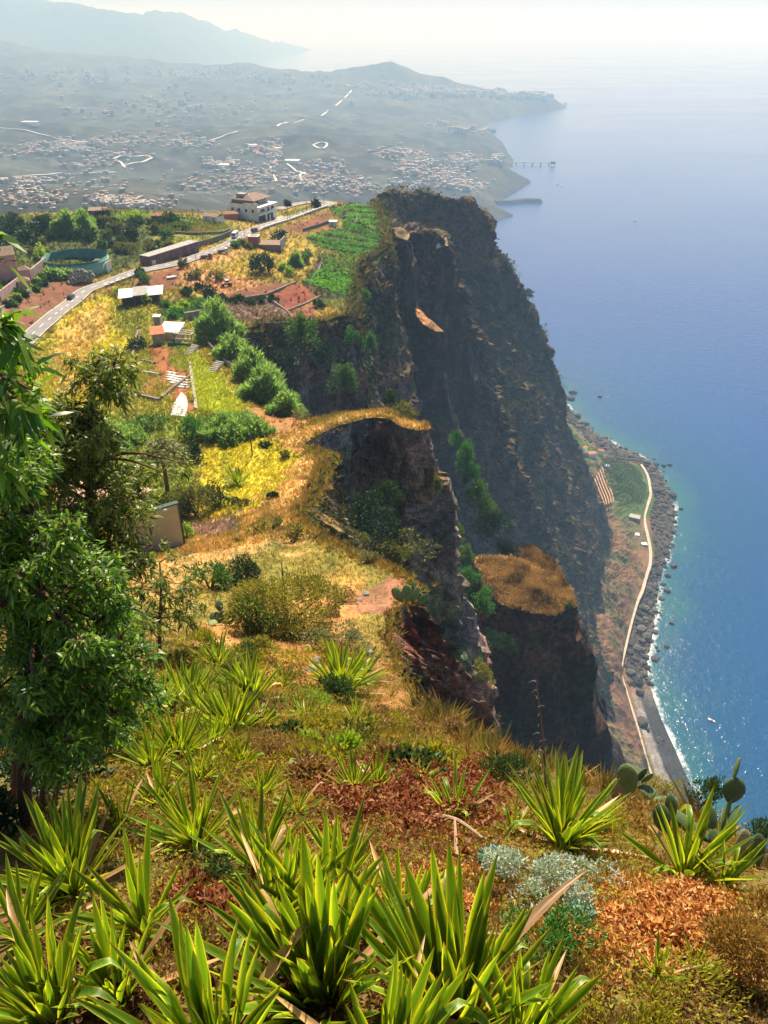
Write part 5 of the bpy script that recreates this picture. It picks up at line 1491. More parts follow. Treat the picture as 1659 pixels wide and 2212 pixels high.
B(508, 534, 16, 14, 'mid', "round shrub at the roadside in front of the van", name="shrub")
B(524, 529, 16, 14, 'grey', "grey green round shrub left of the red hut", name="shrub")
B(538, 537, 16, 12, 'olive', "olive shrub at the foot of the red hut", name="shrub")
B(312, 610, 26, 30, 'mid', "green bush standing between road and tin roofed shed", name="bush")
B(302, 596, 24, 18, 'dark', "dark bush at the near end of the mauve building", name="bush")
B(397, 580, 18, 22, 'olive', "olive bush beside the white dinghy", name="bush")
B(435, 628, 26, 22, 'dark', "dark bush left of the backhoe on the slope", name="bush")
B(405, 640, 34, 26, 'dark', "dark scrub on the bank above the green vegetable bed", name="bush")
B(425, 600, 40, 22, 'olive', "olive scrub below the dusty verge", name="bush")
B(470, 606, 40, 24, 'olive', "olive scrub above the backhoe", name="bush")
B(318, 655, 30, 22, 'lime', "lime banana clump right of the tin roofed shed", name="shrub")
B(262, 640, 26, 24, 'lime', "lime green tuft of reeds left of the tin roofed shed", name="reed_clump", asp=.2)
B(302, 756, 46, 42, 'dark', "dark round bush left of the orange roofed shack", name="bush", dens=1.3)
B(652, 742, 64, 100, 'mid', "tall green tree hanging over the cliff below the ploughed plot", cat="tree", name="cliff_tree")
B(690, 665, 24, 20, 'dark', "small dark shrub on the edge of the blue green plot", name="shrub")
# green reed thicket down the side of the gully
B(470, 735, 74, 92, 'cane', "tall reed thicket right of the concrete yard wall", name="reed_thicket", asp=.16, dens=1.4)
B(505, 775, 60, 60, 'cane', "reed thicket behind the board fence", name="reed_thicket", asp=.16, dens=1.3)
B(545, 812, 66, 66, 'cane', "dense pale reed thicket right of the slatted rack", name="reed_thicket", asp=.16, dens=1.4)
B(575, 862, 84, 80, 'cane', "biggest rounded reed thicket on the gully rim", name="reed_thicket", asp=.16, dens=1.4)
B(620, 893, 70, 54, 'cane', "pale reed thicket lowest on the gully rim", name="reed_thicket", asp=.16, dens=1.3)
B(652, 906, 40, 30, 'grey', "last small pale reed clump before the grassy bluff", name="reed_thicket", asp=.16)
B(492, 758, 50, 50, 'mid', "leafy green bush between the first two reed thickets", name="bush")
B(527, 800, 62, 40, 'olive', "olive bush in front of the board fence", name="bush")
B(560, 846, 64, 52, 'vine', "bright leafy bush before the biggest reed thicket", name="bush")
B(602, 886, 60, 40, 'mid', "green bush beside the lowest reed thicket", name="bush")
B(446, 716, 44, 44, 'vine', "bright leafy bush against the yard wall", name="bush")
B(598, 850, 50, 60, 'mid', "tall leafy bush behind the biggest reed thicket", name="bush")
# middle belt of bushes
B(430, 945, 90, 60, 'vine', "bright green leafy bush under the lower white plot", name="bush", dens=1.2)
B(500, 948, 110, 62, 'cane', "broad feathery green thicket under the yellow vegetable plot", name="reed_thicket", asp=.16, dens=1.5)
B(552, 940, 60, 48, 'cane', "end of the feathery thicket nearest the dry grass", name="reed_thicket", asp=.16, dens=1.3)
B(310, 935, 90, 50, 'mid', "mid green bush left of the lower white plot", name="bush")
B(255, 965, 100, 56, 'cane', "blue green reed patch behind the palm", name="reed_thicket", asp=.16)
B(417, 1000, 56, 58, 'shade', "very dark round bush below the feathery thicket", name="bush", dens=1.4)
B(425, 1115, 110, 110, 'olive', "large olive leaved tree beside the beige wall", cat="tree", name="garden_tree", dens=1.2)
B(472, 1096, 64, 70, 'dark', "dark green bush right of the olive leaved tree", name="bush")
B(392, 1120, 50, 56, 'mid', "green shrub between the beige wall and the olive leaved tree", name="shrub")
B(520, 1095, 40, 24, 'olive', "low olive shrub under the meadow agave", name="shrub")
B(613, 990, 36, 28, 'olive', "small olive shrub in the dry grass by the rim", name="shrub")
B(590, 1076, 22, 18, 'dark', "lone tiny dark shrub in orange grass", name="shrub")
B(575, 965, 26, 12, 'dark', "flat dark shrub in the yellow meadow", name="shrub")
B(505, 1090, 30, 18, 'dark', "small dark shrub at the edge of the meadow", name="shrub")
B(405, 1160, 20, 60, 'lime', "narrow lime hedge along the beige wall", name="hedge")
B(560, 1150, 70, 40, 'gold', "golden shrub on the dry slope below the meadow", name="shrub")
B(640, 1165, 60, 44, 'olive', "olive shrub on the rim above the big yellow bush", name="shrub")
B(600, 1140, 50, 30, 'olive', "small olive shrub left of the rocky rim", name="shrub")
# near ridge
B(620, 1365, 270, 185, 'gold', "huge yellow green bush with golden tips on the ridge", name="broad_bush", dens=1.5)
B(560, 1372, 120, 120, 'mid', "fresh green bush at the left front of the huge yellow bush", name="bush", dens=1.2)
B(455, 1272, 110, 70, 'mid', "mid green bush behind the prickly pear thicket", name="bush", dens=1.2)
B(525, 1262, 100, 78, 'dark', "dark green bush left of the huge yellow bush", name="bush", dens=1.2)
B(742, 1402, 130, 72, 'grey', "grey green cushion shrub beside the dirt hollow", name="cushion_shrub", dens=1.3)
B(680, 1405, 50, 40, 'lime', "lime shrub at the foot of the grey green cushion", name="shrub")
B(548, 1420, 84, 70, 'gold', "yellow shrub above the agaves", name="shrub", dens=1.1)
B(470, 1440, 110, 40, 'olive', "low olive scrub left of the yellow shrub", name="shrub")
B(800, 1215, 50, 30, 'grey', "grey succulent clump on the rim right of the huge bush", name="shrub", asp=.25)
B(740, 1300, 60, 40, 'dry', "brown dried shrub right of the huge yellow bush", name="dry_shrub")
B(720, 1330, 40, 30, 'dry', "smaller dried shrub by the dirt patch", name="dry_shrub")

def scrub_group(spots, label, group, name="scrub_bush"):
    CW = {'dark': "dark green", 'shade': "blackish green", 'olive': "olive", 'mid': "mid green", 'cane': "pale green", 'lime': "lime green", 'vine': "bright green"}
    LM = [(60, 500, "near the slate blue wall"), (150, 495, "by the bamboo clump"), (213, 466, "below the hilltop cottage"), (215, 560, "right of the round tank"), (290, 480, "under the frond row"), (380, 545, "above the mauve building"), (352, 480, "near the barn"), (20, 540, "behind the pink house"),
          (90, 600, "at the far end of the pink wall"), (20, 655, "at the near end of the pink wall"), (55, 630, "midway along the pink wall")]
    for X, Y, w, h, kind in spots:
        lm = min(LM, key=lambda q: (q[0] - X) ** 2 + 3 * (q[1] - Y) ** 2)[2] if X < 420 and Y < 659 and "bed" not in label and "against" not in label else ""
        B(X, Y, w, h, kind, (CW[kind] + " scrub bush " + lm + (", larger" if w * h > 750 else ", smaller")) if lm else (CW[kind] + " " + label.split(" ", 2)[2]) if label.split()[0] in ("low", "pale") else label, name=name, group=group, stem=False)
g_ = np.random.default_rng(5)
sp = []
for i in range(46):
    X = g_.uniform(60, 400); Y = g_.uniform(482, 548)
    if 90 < X < 215 and Y > 520: continue
    sp.append((X, Y, g_.uniform(22, 44), g_.uniform(14, 28), ['dark', 'shade', 'olive', 'mid', 'olive', 'dark'][i % 6]))
for i in range(14): sp.append((g_.uniform(0, 110), g_.uniform(480, 545), g_.uniform(26, 46), g_.uniform(22, 40), ['dark', 'shade'][i % 2]))
scrub_group(sp, "dark scrub bush on the overgrown bank above the tank and mauve building", "scrub on the overgrown bank")
sp = [(g_.uniform(0, 100) , 0, 0, 0, '') for i in range(0)]
for i in range(16):
    f = i / 15; sp.append((20 + 90 * f + g_.uniform(-6, 6), 655 - 62 * f + g_.uniform(0, 12), g_.uniform(14, 22), g_.uniform(10, 18), ['dark', 'mid', 'dark', 'lime'][i % 4]))
scrub_group(sp, "garden shrub along the pink wall terraces", "shrubs under the pink garden wall")
sp = []
for X, Y in [(110, 600), (128, 602), (145, 600), (165, 600), (185, 603)]: sp.append((X, Y, 26, 24, 'cane'))
scrub_group(sp, "pale green bush growing against the round tank", "bushes against the tank")
B(90, 560, 30, 44, 'lime', "yellow green palm like shrub by the pink house", name="shrub")
B(150, 505, 44, 50, 'cane', "tall bamboo clump behind the round tank", name="bamboo_clump", asp=.14)
B(185, 500, 40, 44, 'cane', "second bamboo clump right of the tall one", name="bamboo_clump", asp=.14)
# lines of shrubs on the lower edges
sp = []
for X, Y in [(560, 655), (540, 660), (520, 652), (500, 655), (480, 650), (590, 652)]: sp.append((X, Y, 24, 14, 'dark'))
scrub_group(sp, "low dark hedge bush along the top of the grey brown field", "hedge above the grey brown field")
sp = []
for i in range(10): sp.append((g_.uniform(355, 465), g_.uniform(660, 694), g_.uniform(22, 34), g_.uniform(10, 16), ['vine', 'mid', 'lime'][i % 3]))
scrub_group(sp, "low bright green leafy plant in the bed above the sheds", "leafy bed above the sheds")

# palm in the garden
def palm(X, Y, hpx, label):
    p = hit(X, Y); t = p[1] / ray(X, Y)[1]; h = hpx / FPX * t
    r = empty("palm_tree", p); g = np.random.default_rng(9)
    MB().tube([(0, 0, -.3), (.1, 0, h * .4), (0, .1, h * .72)], [.32, .24, .22], 8).obj("trunk", m_bark, r)
    for k in range(26):
        a = k * 2.4; el = g.uniform(-.3, 1.2); Lf = h * .5
        q = np.linspace(0, 1, 9)[:, None]
        d0 = np.array([math.cos(a) * math.cos(el), math.sin(a) * math.cos(el), math.sin(el)])
        C = np.array([0, 0, h * .72]) + d0 * Lf * q + np.array([0, 0, -1.0]) * (q ** 2) * Lf * .55
        T = unit(np.gradient(C, axis=0)); S = unit(np.cross(T, [0, 0, 1.0]))
        P = np.repeat(C, 6, 0); n = len(P); sg = np.tile([-1, 1], n // 2)[:, None]
        A = unit(np.repeat(S, 6, 0) * sg + .5 * np.repeat(T, 6, 0) + np.array([0, 0, -.35]) + g.normal(size=(n, 3)) * .1)
        V, F = leaf_quads(P + np.repeat(T, 6, 0) * g.uniform(-.2, .2, (n, 1)), A, .22 * Lf, .05 * Lf, g)
        link("frond", mesh_np("frond", V, F, LEAFM['grey' if k % 3 == 0 else 'olive'], smooth_=False), r)
    tag(r, label, "palm")
palm(362, 1062, 130, "garden palm with arching fronds beside the lawn")

# ------------------------------------------------------------------ crops
m_tuft = mat_leaf("grass_blades", None, .45, .7, use_attr=True, spec=.1, tint=(1.0, .95, .55), vary=.35)
def tuft_tmpl(nb, g, w=.09, lean=.45):
    V = []; F = []
    for k in range(nb):
        a = g.uniform(0, 6.28); l = g.uniform(.1, lean); b = g.uniform(.0, .25)
        base = np.array([math.cos(a) * b, math.sin(a) * b, 0]); tip = base + np.array([math.cos(a + g.normal() * .4) * l, math.sin(a) * l, g.uniform(.6, 1.05)])
        s = np.array([-math.sin(a + .6 * g.normal()), math.cos(a), 0]) * w
        V += [base - s, base + s, tip]; F.append((3 * k, 3 * k + 1, 3 * k + 2))
    return np.array(V), np.array(F)
def leafy_tmpl(nl, g, asp=.5):
    p, o = cloud_points(nl, (.5, .5, .42), g, 4, .5)
    V, F = leaf_quads(p, unit(o + g.normal(size=(nl, 3)) * .6 + [0, 0, .4]), g.uniform(.35, .6, nl), .22, g)
    return V, F
def crop(name, poly, ang, gap, step, size, col, label, leaves=7, vary=.25, tall=1.0, miss=.04, band=None):
    Q = hits(poly)[:, :2]; c = Q.mean(0); g = np.random.default_rng(len(name) + int(gap * 100))
    d = np.array([math.cos(ang), math.sin(ang)]); e = np.array([-d[1], d[0]])
    uv = np.c_[(Q - c) @ d, (Q - c) @ e]
    U, Vv = np.meshgrid(np.arange(uv[:, 0].min(), uv[:, 0].max(), step), np.arange(uv[:, 1].min(), uv[:, 1].max(), gap), indexing='ij')
    u = U.ravel() + g.normal(0, step * .2, U.size); v = Vv.ravel() + g.normal(0, gap * .07, U.size) + .35 * np.sin(u * .15)
    xy = c + u[:, None] * d + v[:, None] * e
    k = inside(Q, xy) & (g.uniform(size=len(xy)) > miss)
    if band: k &= ((v / band + .15 * np.sin(u * .06)) % 1.0) < .66
    xy = xy[k]
    pos = np.c_[xy, ground_z(xy) - .05]
    n1 = fbm(np.c_[xy / 7, xy[:, :1] * 0], 3)
    cc = np.array(col)[None] * (1 + vary * n1 + g.uniform(-vary, vary, len(xy)))[:, None] * np.array([1, 1, 1])
    T, F = leafy_tmpl(leaves, g)
    s = size * g.uniform(.75, 1.2, len(xy)); sc = np.c_[s, s, s * tall]
    me = scatter_mesh(name, T, F, pos, sc, g.uniform(0, 6.28, len(xy)), m_tuft, np.clip(cc, .01, 1))
    tag(link(name, me), label, "crop", kind="stuff")
crop("sugar_cane_field", [(706, 447), (760, 440), (770, 462), (755, 476), (735, 478)], math.radians(70), 1.6, .8, 1.9, (.17, .46, .04), "bright green cane plot left of the thin stone wall", 8, tall=.6, band=11)
crop("sugar_cane_field", [(766, 443), (822, 446), (832, 470), (834, 505), (815, 500), (745, 470)], math.radians(8), 1.6, .8, 2.0, (.16, .46, .04), "upper green cane terraces at the cliff edge", 8, tall=.6, band=12)
crop("sugar_cane_field", [(745, 478), (815, 508), (834, 522), (780, 506), (742, 492)], math.radians(-4), 1.6, .8, 2.0, (.10, .32, .03), "narrow green cane terrace between two walls", 8)
crop("sugar_cane_field", [(656, 514), (735, 494), (836, 528), (800, 553), (740, 553)], math.radians(-9), 1.5, .8, 1.9, (.12, .38, .035), "widest green cane field above the vegetable rows", 8, tall=.6, band=12)
crop("potato_field", [(688, 548), (738, 556), (790, 556), (765, 590), (700, 572)], math.radians(-14), 3.0, .7, 1.9, (.16, .34, .05), "low green crop strip between cane and vegetable rows", 6)
crop("potato_rows", [(700, 574), (763, 590), (763, 648), (700, 628), (655, 610)], math.radians(68), 3.2, .6, 2.0, (.15, .42, .04), "neat dark green vegetable rows at the cliff edge", 7, tall=1.2)
crop("cabbage_plot", [(700, 640), (735, 632), (772, 656), (770, 674), (745, 678), (690, 655)], math.radians(20), 1.2, .8, 1.0, (.14, .27, .17), "blue green cabbage plot on the cliff corner", 6)
crop("maize_field", [(345, 488), (478, 483), (500, 497), (460, 507), (345, 497)], math.radians(-6), 1.7, .9, 1.4, (.20, .24, .05), "pale green maize strip on the crest", 7, tall=1.3)
crop("maize_field", [(608, 462), (672, 446), (676, 452), (612, 475)], math.radians(20), 1.5, .9, 1.4, (.22, .26, .06), "small maize plot between the road bends", 7, tall=1.2)
crop("bean_plot", [(416, 764), (440, 778), (470, 815), (508, 858), (540, 893), (470, 896), (432, 890), (416, 840)], math.radians(62), 1.5, .75, 1.25, (.38, .44, .04), "yellow green vegetable plot right of the narrow path", 7, tall=.9)
crop("bean_plot", [(380, 752), (402, 752), (410, 790), (404, 806), (378, 800), (362, 782)], math.radians(10), 1.2, .7, 1.1, (.26, .38, .04), "small green plot below the teal screen", 7)
crop("vine_plot", [(300, 765), (330, 770), (350, 810), (352, 845), (330, 860), (290, 850), (280, 820)], math.radians(-25), 1.9, .8, 1.1, (.32, .36, .06), "terraced pale green plot left of the bare red slope", 6)
crop("vine_plot", [(225, 850), (290, 860), (340, 870), (360, 900), (310, 905), (225, 890)], math.radians(-4), 1.9, .8, .9, (.25, .27, .05), "lowest terraced plot behind the eucalyptus", 6)
crop("vine_plot", [(345, 850), (370, 840), (385, 862), (365, 888), (345, 880)], math.radians(-14), 1.1, .6, .6, (.24, .25, .05), "tiny terraced plot left of the lower white strips", 5)

# ------------------------------------------------------------------ grass over the whole slope
def grass(name, n, r0, r1, hgt, label, seed, keepf, nb=7, th=(-34, 27), bright=1.25, wid=.1, px=.0):
    g = np.random.default_rng(seed)
    r = np.exp(g.uniform(math.log(r0), math.log(r1), n)); th_ = np.radians(g.uniform(th[0], th[1], n))
    xy = np.c_[r * np.sin(th_), r * np.cos(th_)]
    k = inside(plan, xy); xy = xy[k]; r = r[k]
    col = ground_color(xy)
    w = keepf(xy, col, r); k = g.uniform(size=len(xy)) < w
    xy, col, r = xy[k], col[k], r[k]
    d2 = ((xy[:, None, :] - road_c[None, ::2, :2]) ** 2).sum(-1).min(1) if r1 > 150 else np.full(len(xy), 1e9)
    k = d2 > 3.6 ** 2; xy, col, r = xy[k], col[k], r[k]
    z = ground_z(xy)
    s = hgt(r) * g.uniform(.55, 1.35, len(r))
    T, F = tuft_tmpl(nb, g, wid)
    cc = col * bright * (1 + g.uniform(-.16, .16, len(r)))[:, None]
    me = scatter_mesh(name, T, F, np.c_[xy, z - .03], np.c_[s * 1.3, s * 1.3, s], g.uniform(0, 6.28, len(r)), m_tuft, np.clip(cc, .01, .9), tilt=g.normal(0, .25, (len(r), 2)))
    tag(link(name, me), label, "grass", kind="stuff")
def _gk(xy, col, r):
    soil = (col[:, 1] < col[:, 0] * .52)
    n = fbm(np.c_[xy / 5.0, xy[:, :1] * 0], 3, off=50.0)
    return np.where(soil, .06, .8 + .3 * n)
grass("dry_grass", 88000, 60, 470, lambda r: np.clip(.0042 * r, .35, 1.0), "dry yellow and orange grass over the plateau", 21, _gk, 5, (-30, 8), 1.25, .15)
grass("ridge_grass", 34000, 27, 75, lambda r: np.clip(.0055 * r, .10, .36), "dry orange grass on the near ridge", 22, _gk, 6, (-34, 10), 1.25, .07)
# ------------------------------------------------------------------ town in the valley
def far_hits(XY):
    XY = np.asarray(XY, float); n = len(XY)
    x = (XY[:, 0] - 829.5) / FPX; y = (1106.0 - XY[:, 1]) / FPX
    D = np.c_[x, CP + y * SP, -SP + y * CP]
    t = np.geomspace(750, 9500, 100)
    P = D[:, None, :] * t[None, :, None]
    zz = far_z(P[..., :2].reshape(-1, 2)).reshape(n, -1)
    dz = P[..., 2] + CAMZ - zz
    k = np.argmax(dz < 0, axis=1); ok = (k > 0) & (np.take_along_axis(zz, k[:, None], 1)[:, 0] > 3)
    k = np.maximum(k, 1); a = np.take_along_axis(dz, (k - 1)[:, None], 1)[:, 0]; b = np.take_along_axis(dz, k[:, None], 1)[:, 0]
    tt = t[k - 1] + (t[k] - t[k - 1]) * a / (a - b + 1e-9)
    q = D * tt[:, None]; q[:, 2] += CAMZ
    return q, ok, tt
m_town = mat_ground("town_render", ((0.02, .12),), None, rough=.8)
WHT = np.array((.48, .465, .44)); ORG = np.array((.36, .19, .12)); WIN = np.array((.10, .11, .13))
def house_tmpl(kind, tiny=False):
    mb = []; C = []
    def box(x0, x1, y0, y1, z0, z1, col):
        m = MB().box(x0, x1, y0, y1, z0, z1); mb.append((np.concatenate(m.v), np.array(m.f[4]))); C.append(np.tile(col, (8, 1)))
    if kind == 'house':
        box(-.5, .5, -.4, .4, -.3, .45, WHT)
        V = np.array([(-.55, -.45, .45), (.55, -.45, .45), (.55, .45, .45), (-.55, .45, .45), (-.55, 0, .68), (.55, 0, .68), (.55, 0, .68), (-.55, 0, .68)])
        mb.append((V, np.array([(0, 1, 5, 4), (2, 3, 7, 6), (1, 2, 6, 5), (3, 0, 4, 7)]))); C.append(np.tile(ORG, (8, 1)))
        for x in (() if tiny else (-.25, .2)): box(x - .08, x + .08, -.42, -.38, .08, .28, WIN)
    elif kind == 'flat':
        box(-.5, .5, -.4, .4, -.3, .5, WHT); box(-.2, .2, -.2, .2, .5, .68, WHT)
        for x in (() if tiny else (-.3, 0, .3)): box(x - .09, x + .09, -.42, -.38, .1, .3, WIN)
    else:
        box(-.5, .5, -.3, .3, -.3, .95, WHT); box(-.3, .0, -.15, .15, .95, 1.08, ORG)
        for i, z in enumerate((.1, .35, .6, .82)):
            if tiny: box(-.45, .45, -.315, -.29, z - .06, z + .05, WIN * 2)
            for x in (() if tiny else (-.36, -.12, .12, .36)): box(x - .07, x + .07, -.315, -.29, z - .06, z + .06, WIN)
    V = np.concatenate([v for v, _ in mb]); o = 0; F = []
    for v, f in mb: F.append(f + o); o += len(v)
    return V, np.concatenate(F), np.concatenate(C)
HT = {k: house_tmpl(k) for k in ('house', 'flat', 'apt')}
CL = [(60, 405, 55, 22, 34, 'apt'), (30, 435, 50, 18, 34, 'mix'), (110, 430, 45, 18, 30, 'mix'), (225, 437, 30, 13, 26, 'apt'), (285, 442, 36, 12, 26, 'apt'), (340, 445, 40, 10, 20, 'mix'), (150, 322, 60, 12, 36, 'apt'), (60, 325, 55, 16, 36, 'mix'),
      (250, 335, 55, 12, 30, 'mix'), (200, 355, 60, 8, 24, 'mix'), (300, 303, 110, 12, 60, 'mix'), (420, 312, 50, 10, 34, 'mix'), (560, 325, 50, 12, 34, 'mix'), (480, 358, 36, 12, 30, 'apt'), (592, 335, 14, 26, 44, 'mix'), (540, 385, 55, 22, 70, 'mix'),
      (640, 395, 50, 22, 70, 'mix'), (720, 395, 36, 20, 60, 'mix'), (780, 405, 36, 16, 46, 'mix'), (700, 360, 50, 14, 30, 'mix'), (860, 332, 50, 12, 60, 'mix'), (900, 362, 45, 20, 100, 'mix'), (960, 385, 45, 20, 110, 'mix'), (1000, 352, 36, 16, 60, 'mix'),
      (880, 402, 36, 9, 30, 'mix'), (1015, 402, 34, 12, 50, 'mix'), (1075, 345, 12, 10, 8, 'apt'), (200, 170, 160, 24, 90, 'mix'), (450, 160, 120, 14, 80, 'mix'), (650, 172, 80, 14, 60, 'mix'), (800, 192, 60, 14, 50, 'mix'), (900, 200, 50, 12, 70, 'apt'),
      (1000, 203, 50, 8, 80, 'apt'), (1080, 207, 40, 6, 60, 'apt'), (1150, 211, 36, 6, 50, 'apt'), (950, 268, 26, 5, 26, 'flat'), (1000, 285, 30, 8, 24, 'mix'), (400, 235, 250, 40, 110, 'mix'), (200, 395, 130, 30, 40, 'mix'), (450, 400, 60, 20, 34, 'mix')]
g = np.random.default_rng(88); XY = []; KD = []
for cx, cy_, sx, sy, n, k in CL:
    for i in range(int(n * 1.7)):
        XY.append((cx + g.normal(0, sx * .55), cy_ + g.normal(0, sy * .55))); KD.append(k if k != 'mix' else ['house', 'house', 'flat', 'flat', 'apt'][g.integers(0, 5)])
q, ok, tt = far_hits(XY)
QZ = far_z(q[:, :2])
idx = [i for i in np.argsort(tt) if ok[i] and tt[i] < 8000]
town_me = {}
for kd in HT:
    V, F, C = HT[kd]; town_me[kd] = [mesh_np("building", V, F, m_town, C * np.where(C.mean(1)[:, None] > .7, t_, 1.0), smooth_=False) for t_ in ((1, 1, 1), (1, .93, .82), (1, .86, .80))]
rest = {k: [] for k in HT}; cnt = 0
LAB = {'house': "small pale house with orange roof in the hazy valley town", 'flat': "small white flat roofed house in the hazy valley town", 'apt': "pale apartment block in the hazy valley town"}
NM = {'house': "town_house", 'flat': "flat_roofed_house", 'apt': "apartment_block"}
for i in idx:
    k = KD[i]; s_ = {'house': g.uniform(10, 17), 'flat': g.uniform(9, 16), 'apt': g.uniform(18, 34)}[k]
    s_ = min(s_, {'house': 6.5, 'flat': 6.5, 'apt': 10}[k] / FPX * tt[i]); z = QZ[i]; yaw = g.normal(.1, .5)
    if cnt < 300:
        o = link(NM[k], town_me[k][g.integers(0, 3)], None, (q[i, 0], q[i, 1], z + s_ * .06), (0, 0, yaw), (s_ * g.uniform(.8, 1.5), s_ * g.uniform(.7, 1.1), s_ * .75)); cnt += 1
        Xp, Yp = XY[i]; wh = "at the left border" if Xp < 130 else "behind the hilltop cottage" if Xp < 330 else "left of the tall white house" if Xp < 500 else "behind the tall white house" if Xp < 640 else "beyond the road bend" if Xp < 780 else "beyond the headland top"
        wh += ", lowest row" if Yp > 425 else ", low down" if Yp > 395 else ", half way up" if Yp > 350 else ", higher up"
        tag(o, {'house': "small orange roofed house", 'flat': "small white flat roofed house", 'apt': "pale apartment block"}[k] + " of the town " + wh, "building" if k == 'apt' else "house", "buildings of the valley town")
    else: rest[k].append((q[i, 0], q[i, 1], z + s_ * .06, s_, yaw))
for k in rest:
    A = np.array(rest[k]); V, F, C = house_tmpl(k, True); n = len(A)
    me = scatter_mesh("distant_buildings", V, F, A[:, :3], np.c_[A[:, 3] * 1.1, A[:, 3] * .9, A[:, 3] * .75], A[:, 4], m_town, np.ones((n, 3)))
    cc = np.ones((n * len(V), 4), np.float32); cc[:, :3] = np.tile(C, (n, 1)) * np.repeat(g.uniform(.8, 1.1, (n, 1)), len(V), 0)
    me.color_attributes["Col"].data.foreach_set("color", cc.ravel())
    tag(link("distant_buildings", me), {'house': "far mass of tiny orange roofed houses on the hazy hillsides", 'flat': "far mass of tiny white flat houses on the hazy hillsides", 'apt': "far mass of pale blocks on the hazy hills and point"}[k], "buildings", kind="stuff")
# warehouses with bright flat roofs
for X, Y, w, d, lab in [(540, 395, 0, 0, ""), (495, 361, 60, 26, "long warehouse with bright roof in the valley"), (632, 351, 44, 22, "bright roofed warehouse above the curving highway"), (66, 268, 50, 24, "lone bright roofed hall on the left hillside"), (545, 318, 30, 14, "white hall beside the town church")]:
    if not lab: continue
    qq, o_, _ = far_hits([(X, Y)]); p = qq[0]; r = empty("warehouse", p, math.radians(-8))
    MB().box(-w / 2, w / 2, -d / 2, d / 2, -6, 7).obj("wall", m_whitewall, r); MB().box(-w / 2 - 1, w / 2 + 1, -d / 2 - 1, d / 2 + 1, 7, 8).obj("roof", m_white, r); tag(r, lab, "warehouse")
qq, o_, _ = far_hits([(603, 325)]); p = qq[0]; r = empty("church", p)
MB().box(-14, 8, -6, 6, -4, 9).obj("nave", m_whitewall, r); MB().box(8.01, 14, -3, 3, -4, 26).obj("tower", m_whitewall, r); MB().add([(8, -3.2, 26), (14.2, -3.2, 26), (14.2, 3.2, 26), (8, 3.2, 26), (11.1, 0, 34)], [(0, 1, 4), (1, 2, 4), (2, 3, 4), (3, 0, 4), (3, 2, 1, 0)]).obj("spire", m_conc, r)
tag(r, "pale church with pointed tower in the valley town", "church")
# highways
m_hw = mat_plain("concrete_highway", (.40, .38, .36), .7, None)
for pts, w in [([(0, 388), (60, 381), (120, 377), (180, 375), (250, 374)], 9), ([(0, 279), (50, 282), (90, 290), (130, 301), (190, 309), (280, 314)], 9), ([(452, 305), (470, 299), (490, 292), (515, 286)], 9), ([(592, 274), (625, 266), (660, 258)], 9),
               ([(690, 252), (715, 236), (735, 220), (750, 206), (760, 195), (757, 188), (748, 184)], 11), ([(676, 314), (690, 309), (707, 311), (700, 321), (688, 320), (676, 314)], 7), ([(245, 345), (290, 341), (330, 344), (300, 352), (262, 358)], 9),
               ([(250, 348), (262, 352), (270, 362)], 7), ([(228, 335), (245, 330), (270, 329)], 8), ([(620, 357), (640, 370), (665, 380)], 6), ([(598, 395), (590, 375), (585, 360), (598, 345)], 6), ([(655, 392), (648, 380), (660, 374)], 6), ([(1035, 283), (1075, 268), (1120, 252)], 5)]:
    P = catmull(np.array(pts, float), 26); qq, ok2, t2_ = far_hits(P)
    qq[:, 2] = far_z(qq[:, :2]) + 2.5
    for _ in range(2): qq[1:-1] = (qq[:-2] + 2 * qq[1:-1] + qq[2:]) / 4
    ribbon("highway", qq, w * .55, m_hw, 4.0, 0.5, kind="structure")
# pier
def pier():
    a = atz(1104, 351, 9.0); b = atz(1197, 352, 9.0); d = b - a; Lx = np.linalg.norm(d[:2]); r = empty("sea_pier", (a[0], a[1], 0), math.atan2(d[1], d[0]))
    MB().box(-10, Lx, -3.5, 3.5, 9, 11.5).obj("deck", m_conc, r)
    for k in range(5): MB().box(Lx * (k + .6) / 5.2 - 2.5, Lx * (k + .6) / 5.2 + 2.5, -3, 3, -8, 8.99).obj("pile", m_conc, r)
    MB().box(Lx - 16, Lx + 6, -8, 8, 4, 16).obj("pier_head", m_basalt, r); tag(r, "long loading pier on piles reaching into the bay", "pier")
pier()
def breakwater(pts, w, h, label):
    P = np.array([atz(X, Y, 0.0) for X, Y in pts]); C = catmull(P, 60); T = unit(np.gradient(C[:, :2], axis=0)); Nn = np.c_[T[:, 1], -T[:, 0]]
    prof = [(-1.0, -5), (-.75, 1), (-.4, h * .8), (0, h), (.4, h * .8), (.75, 1), (1.0, -5)]; V = []
    tp = np.minimum(1, np.minimum(np.arange(60) + .3, 60 - np.arange(60)) / 6.0)
    for u, z in prof: V.append(np.c_[C[:, :2] + Nn * (u * w * tp)[:, None], np.full(60, z) * tp])
    V = np.stack(V, 1).reshape(-1, 3); V += 1.6 * fbm(V / 7, 3)[:, None]
    F = grid_faces(60, 7); o = link("breakwater", mesh_np("breakwater", V, F, m_basalt, smooth_=False)); tag(o, label, "breakwater")
breakwater([(1060, 440), (1100, 439), (1135, 436), (1172, 437)], 26, 14, "dark rocky breakwater at the harbour")
breakwater([(1078, 470), (1095, 466), (1108, 466)], 14, 8, "short harbour mole below the breakwater")
breakwater([(1040, 287), (1055, 283), (1068, 285)], 25, 16, "small rock islet off the grey beach")
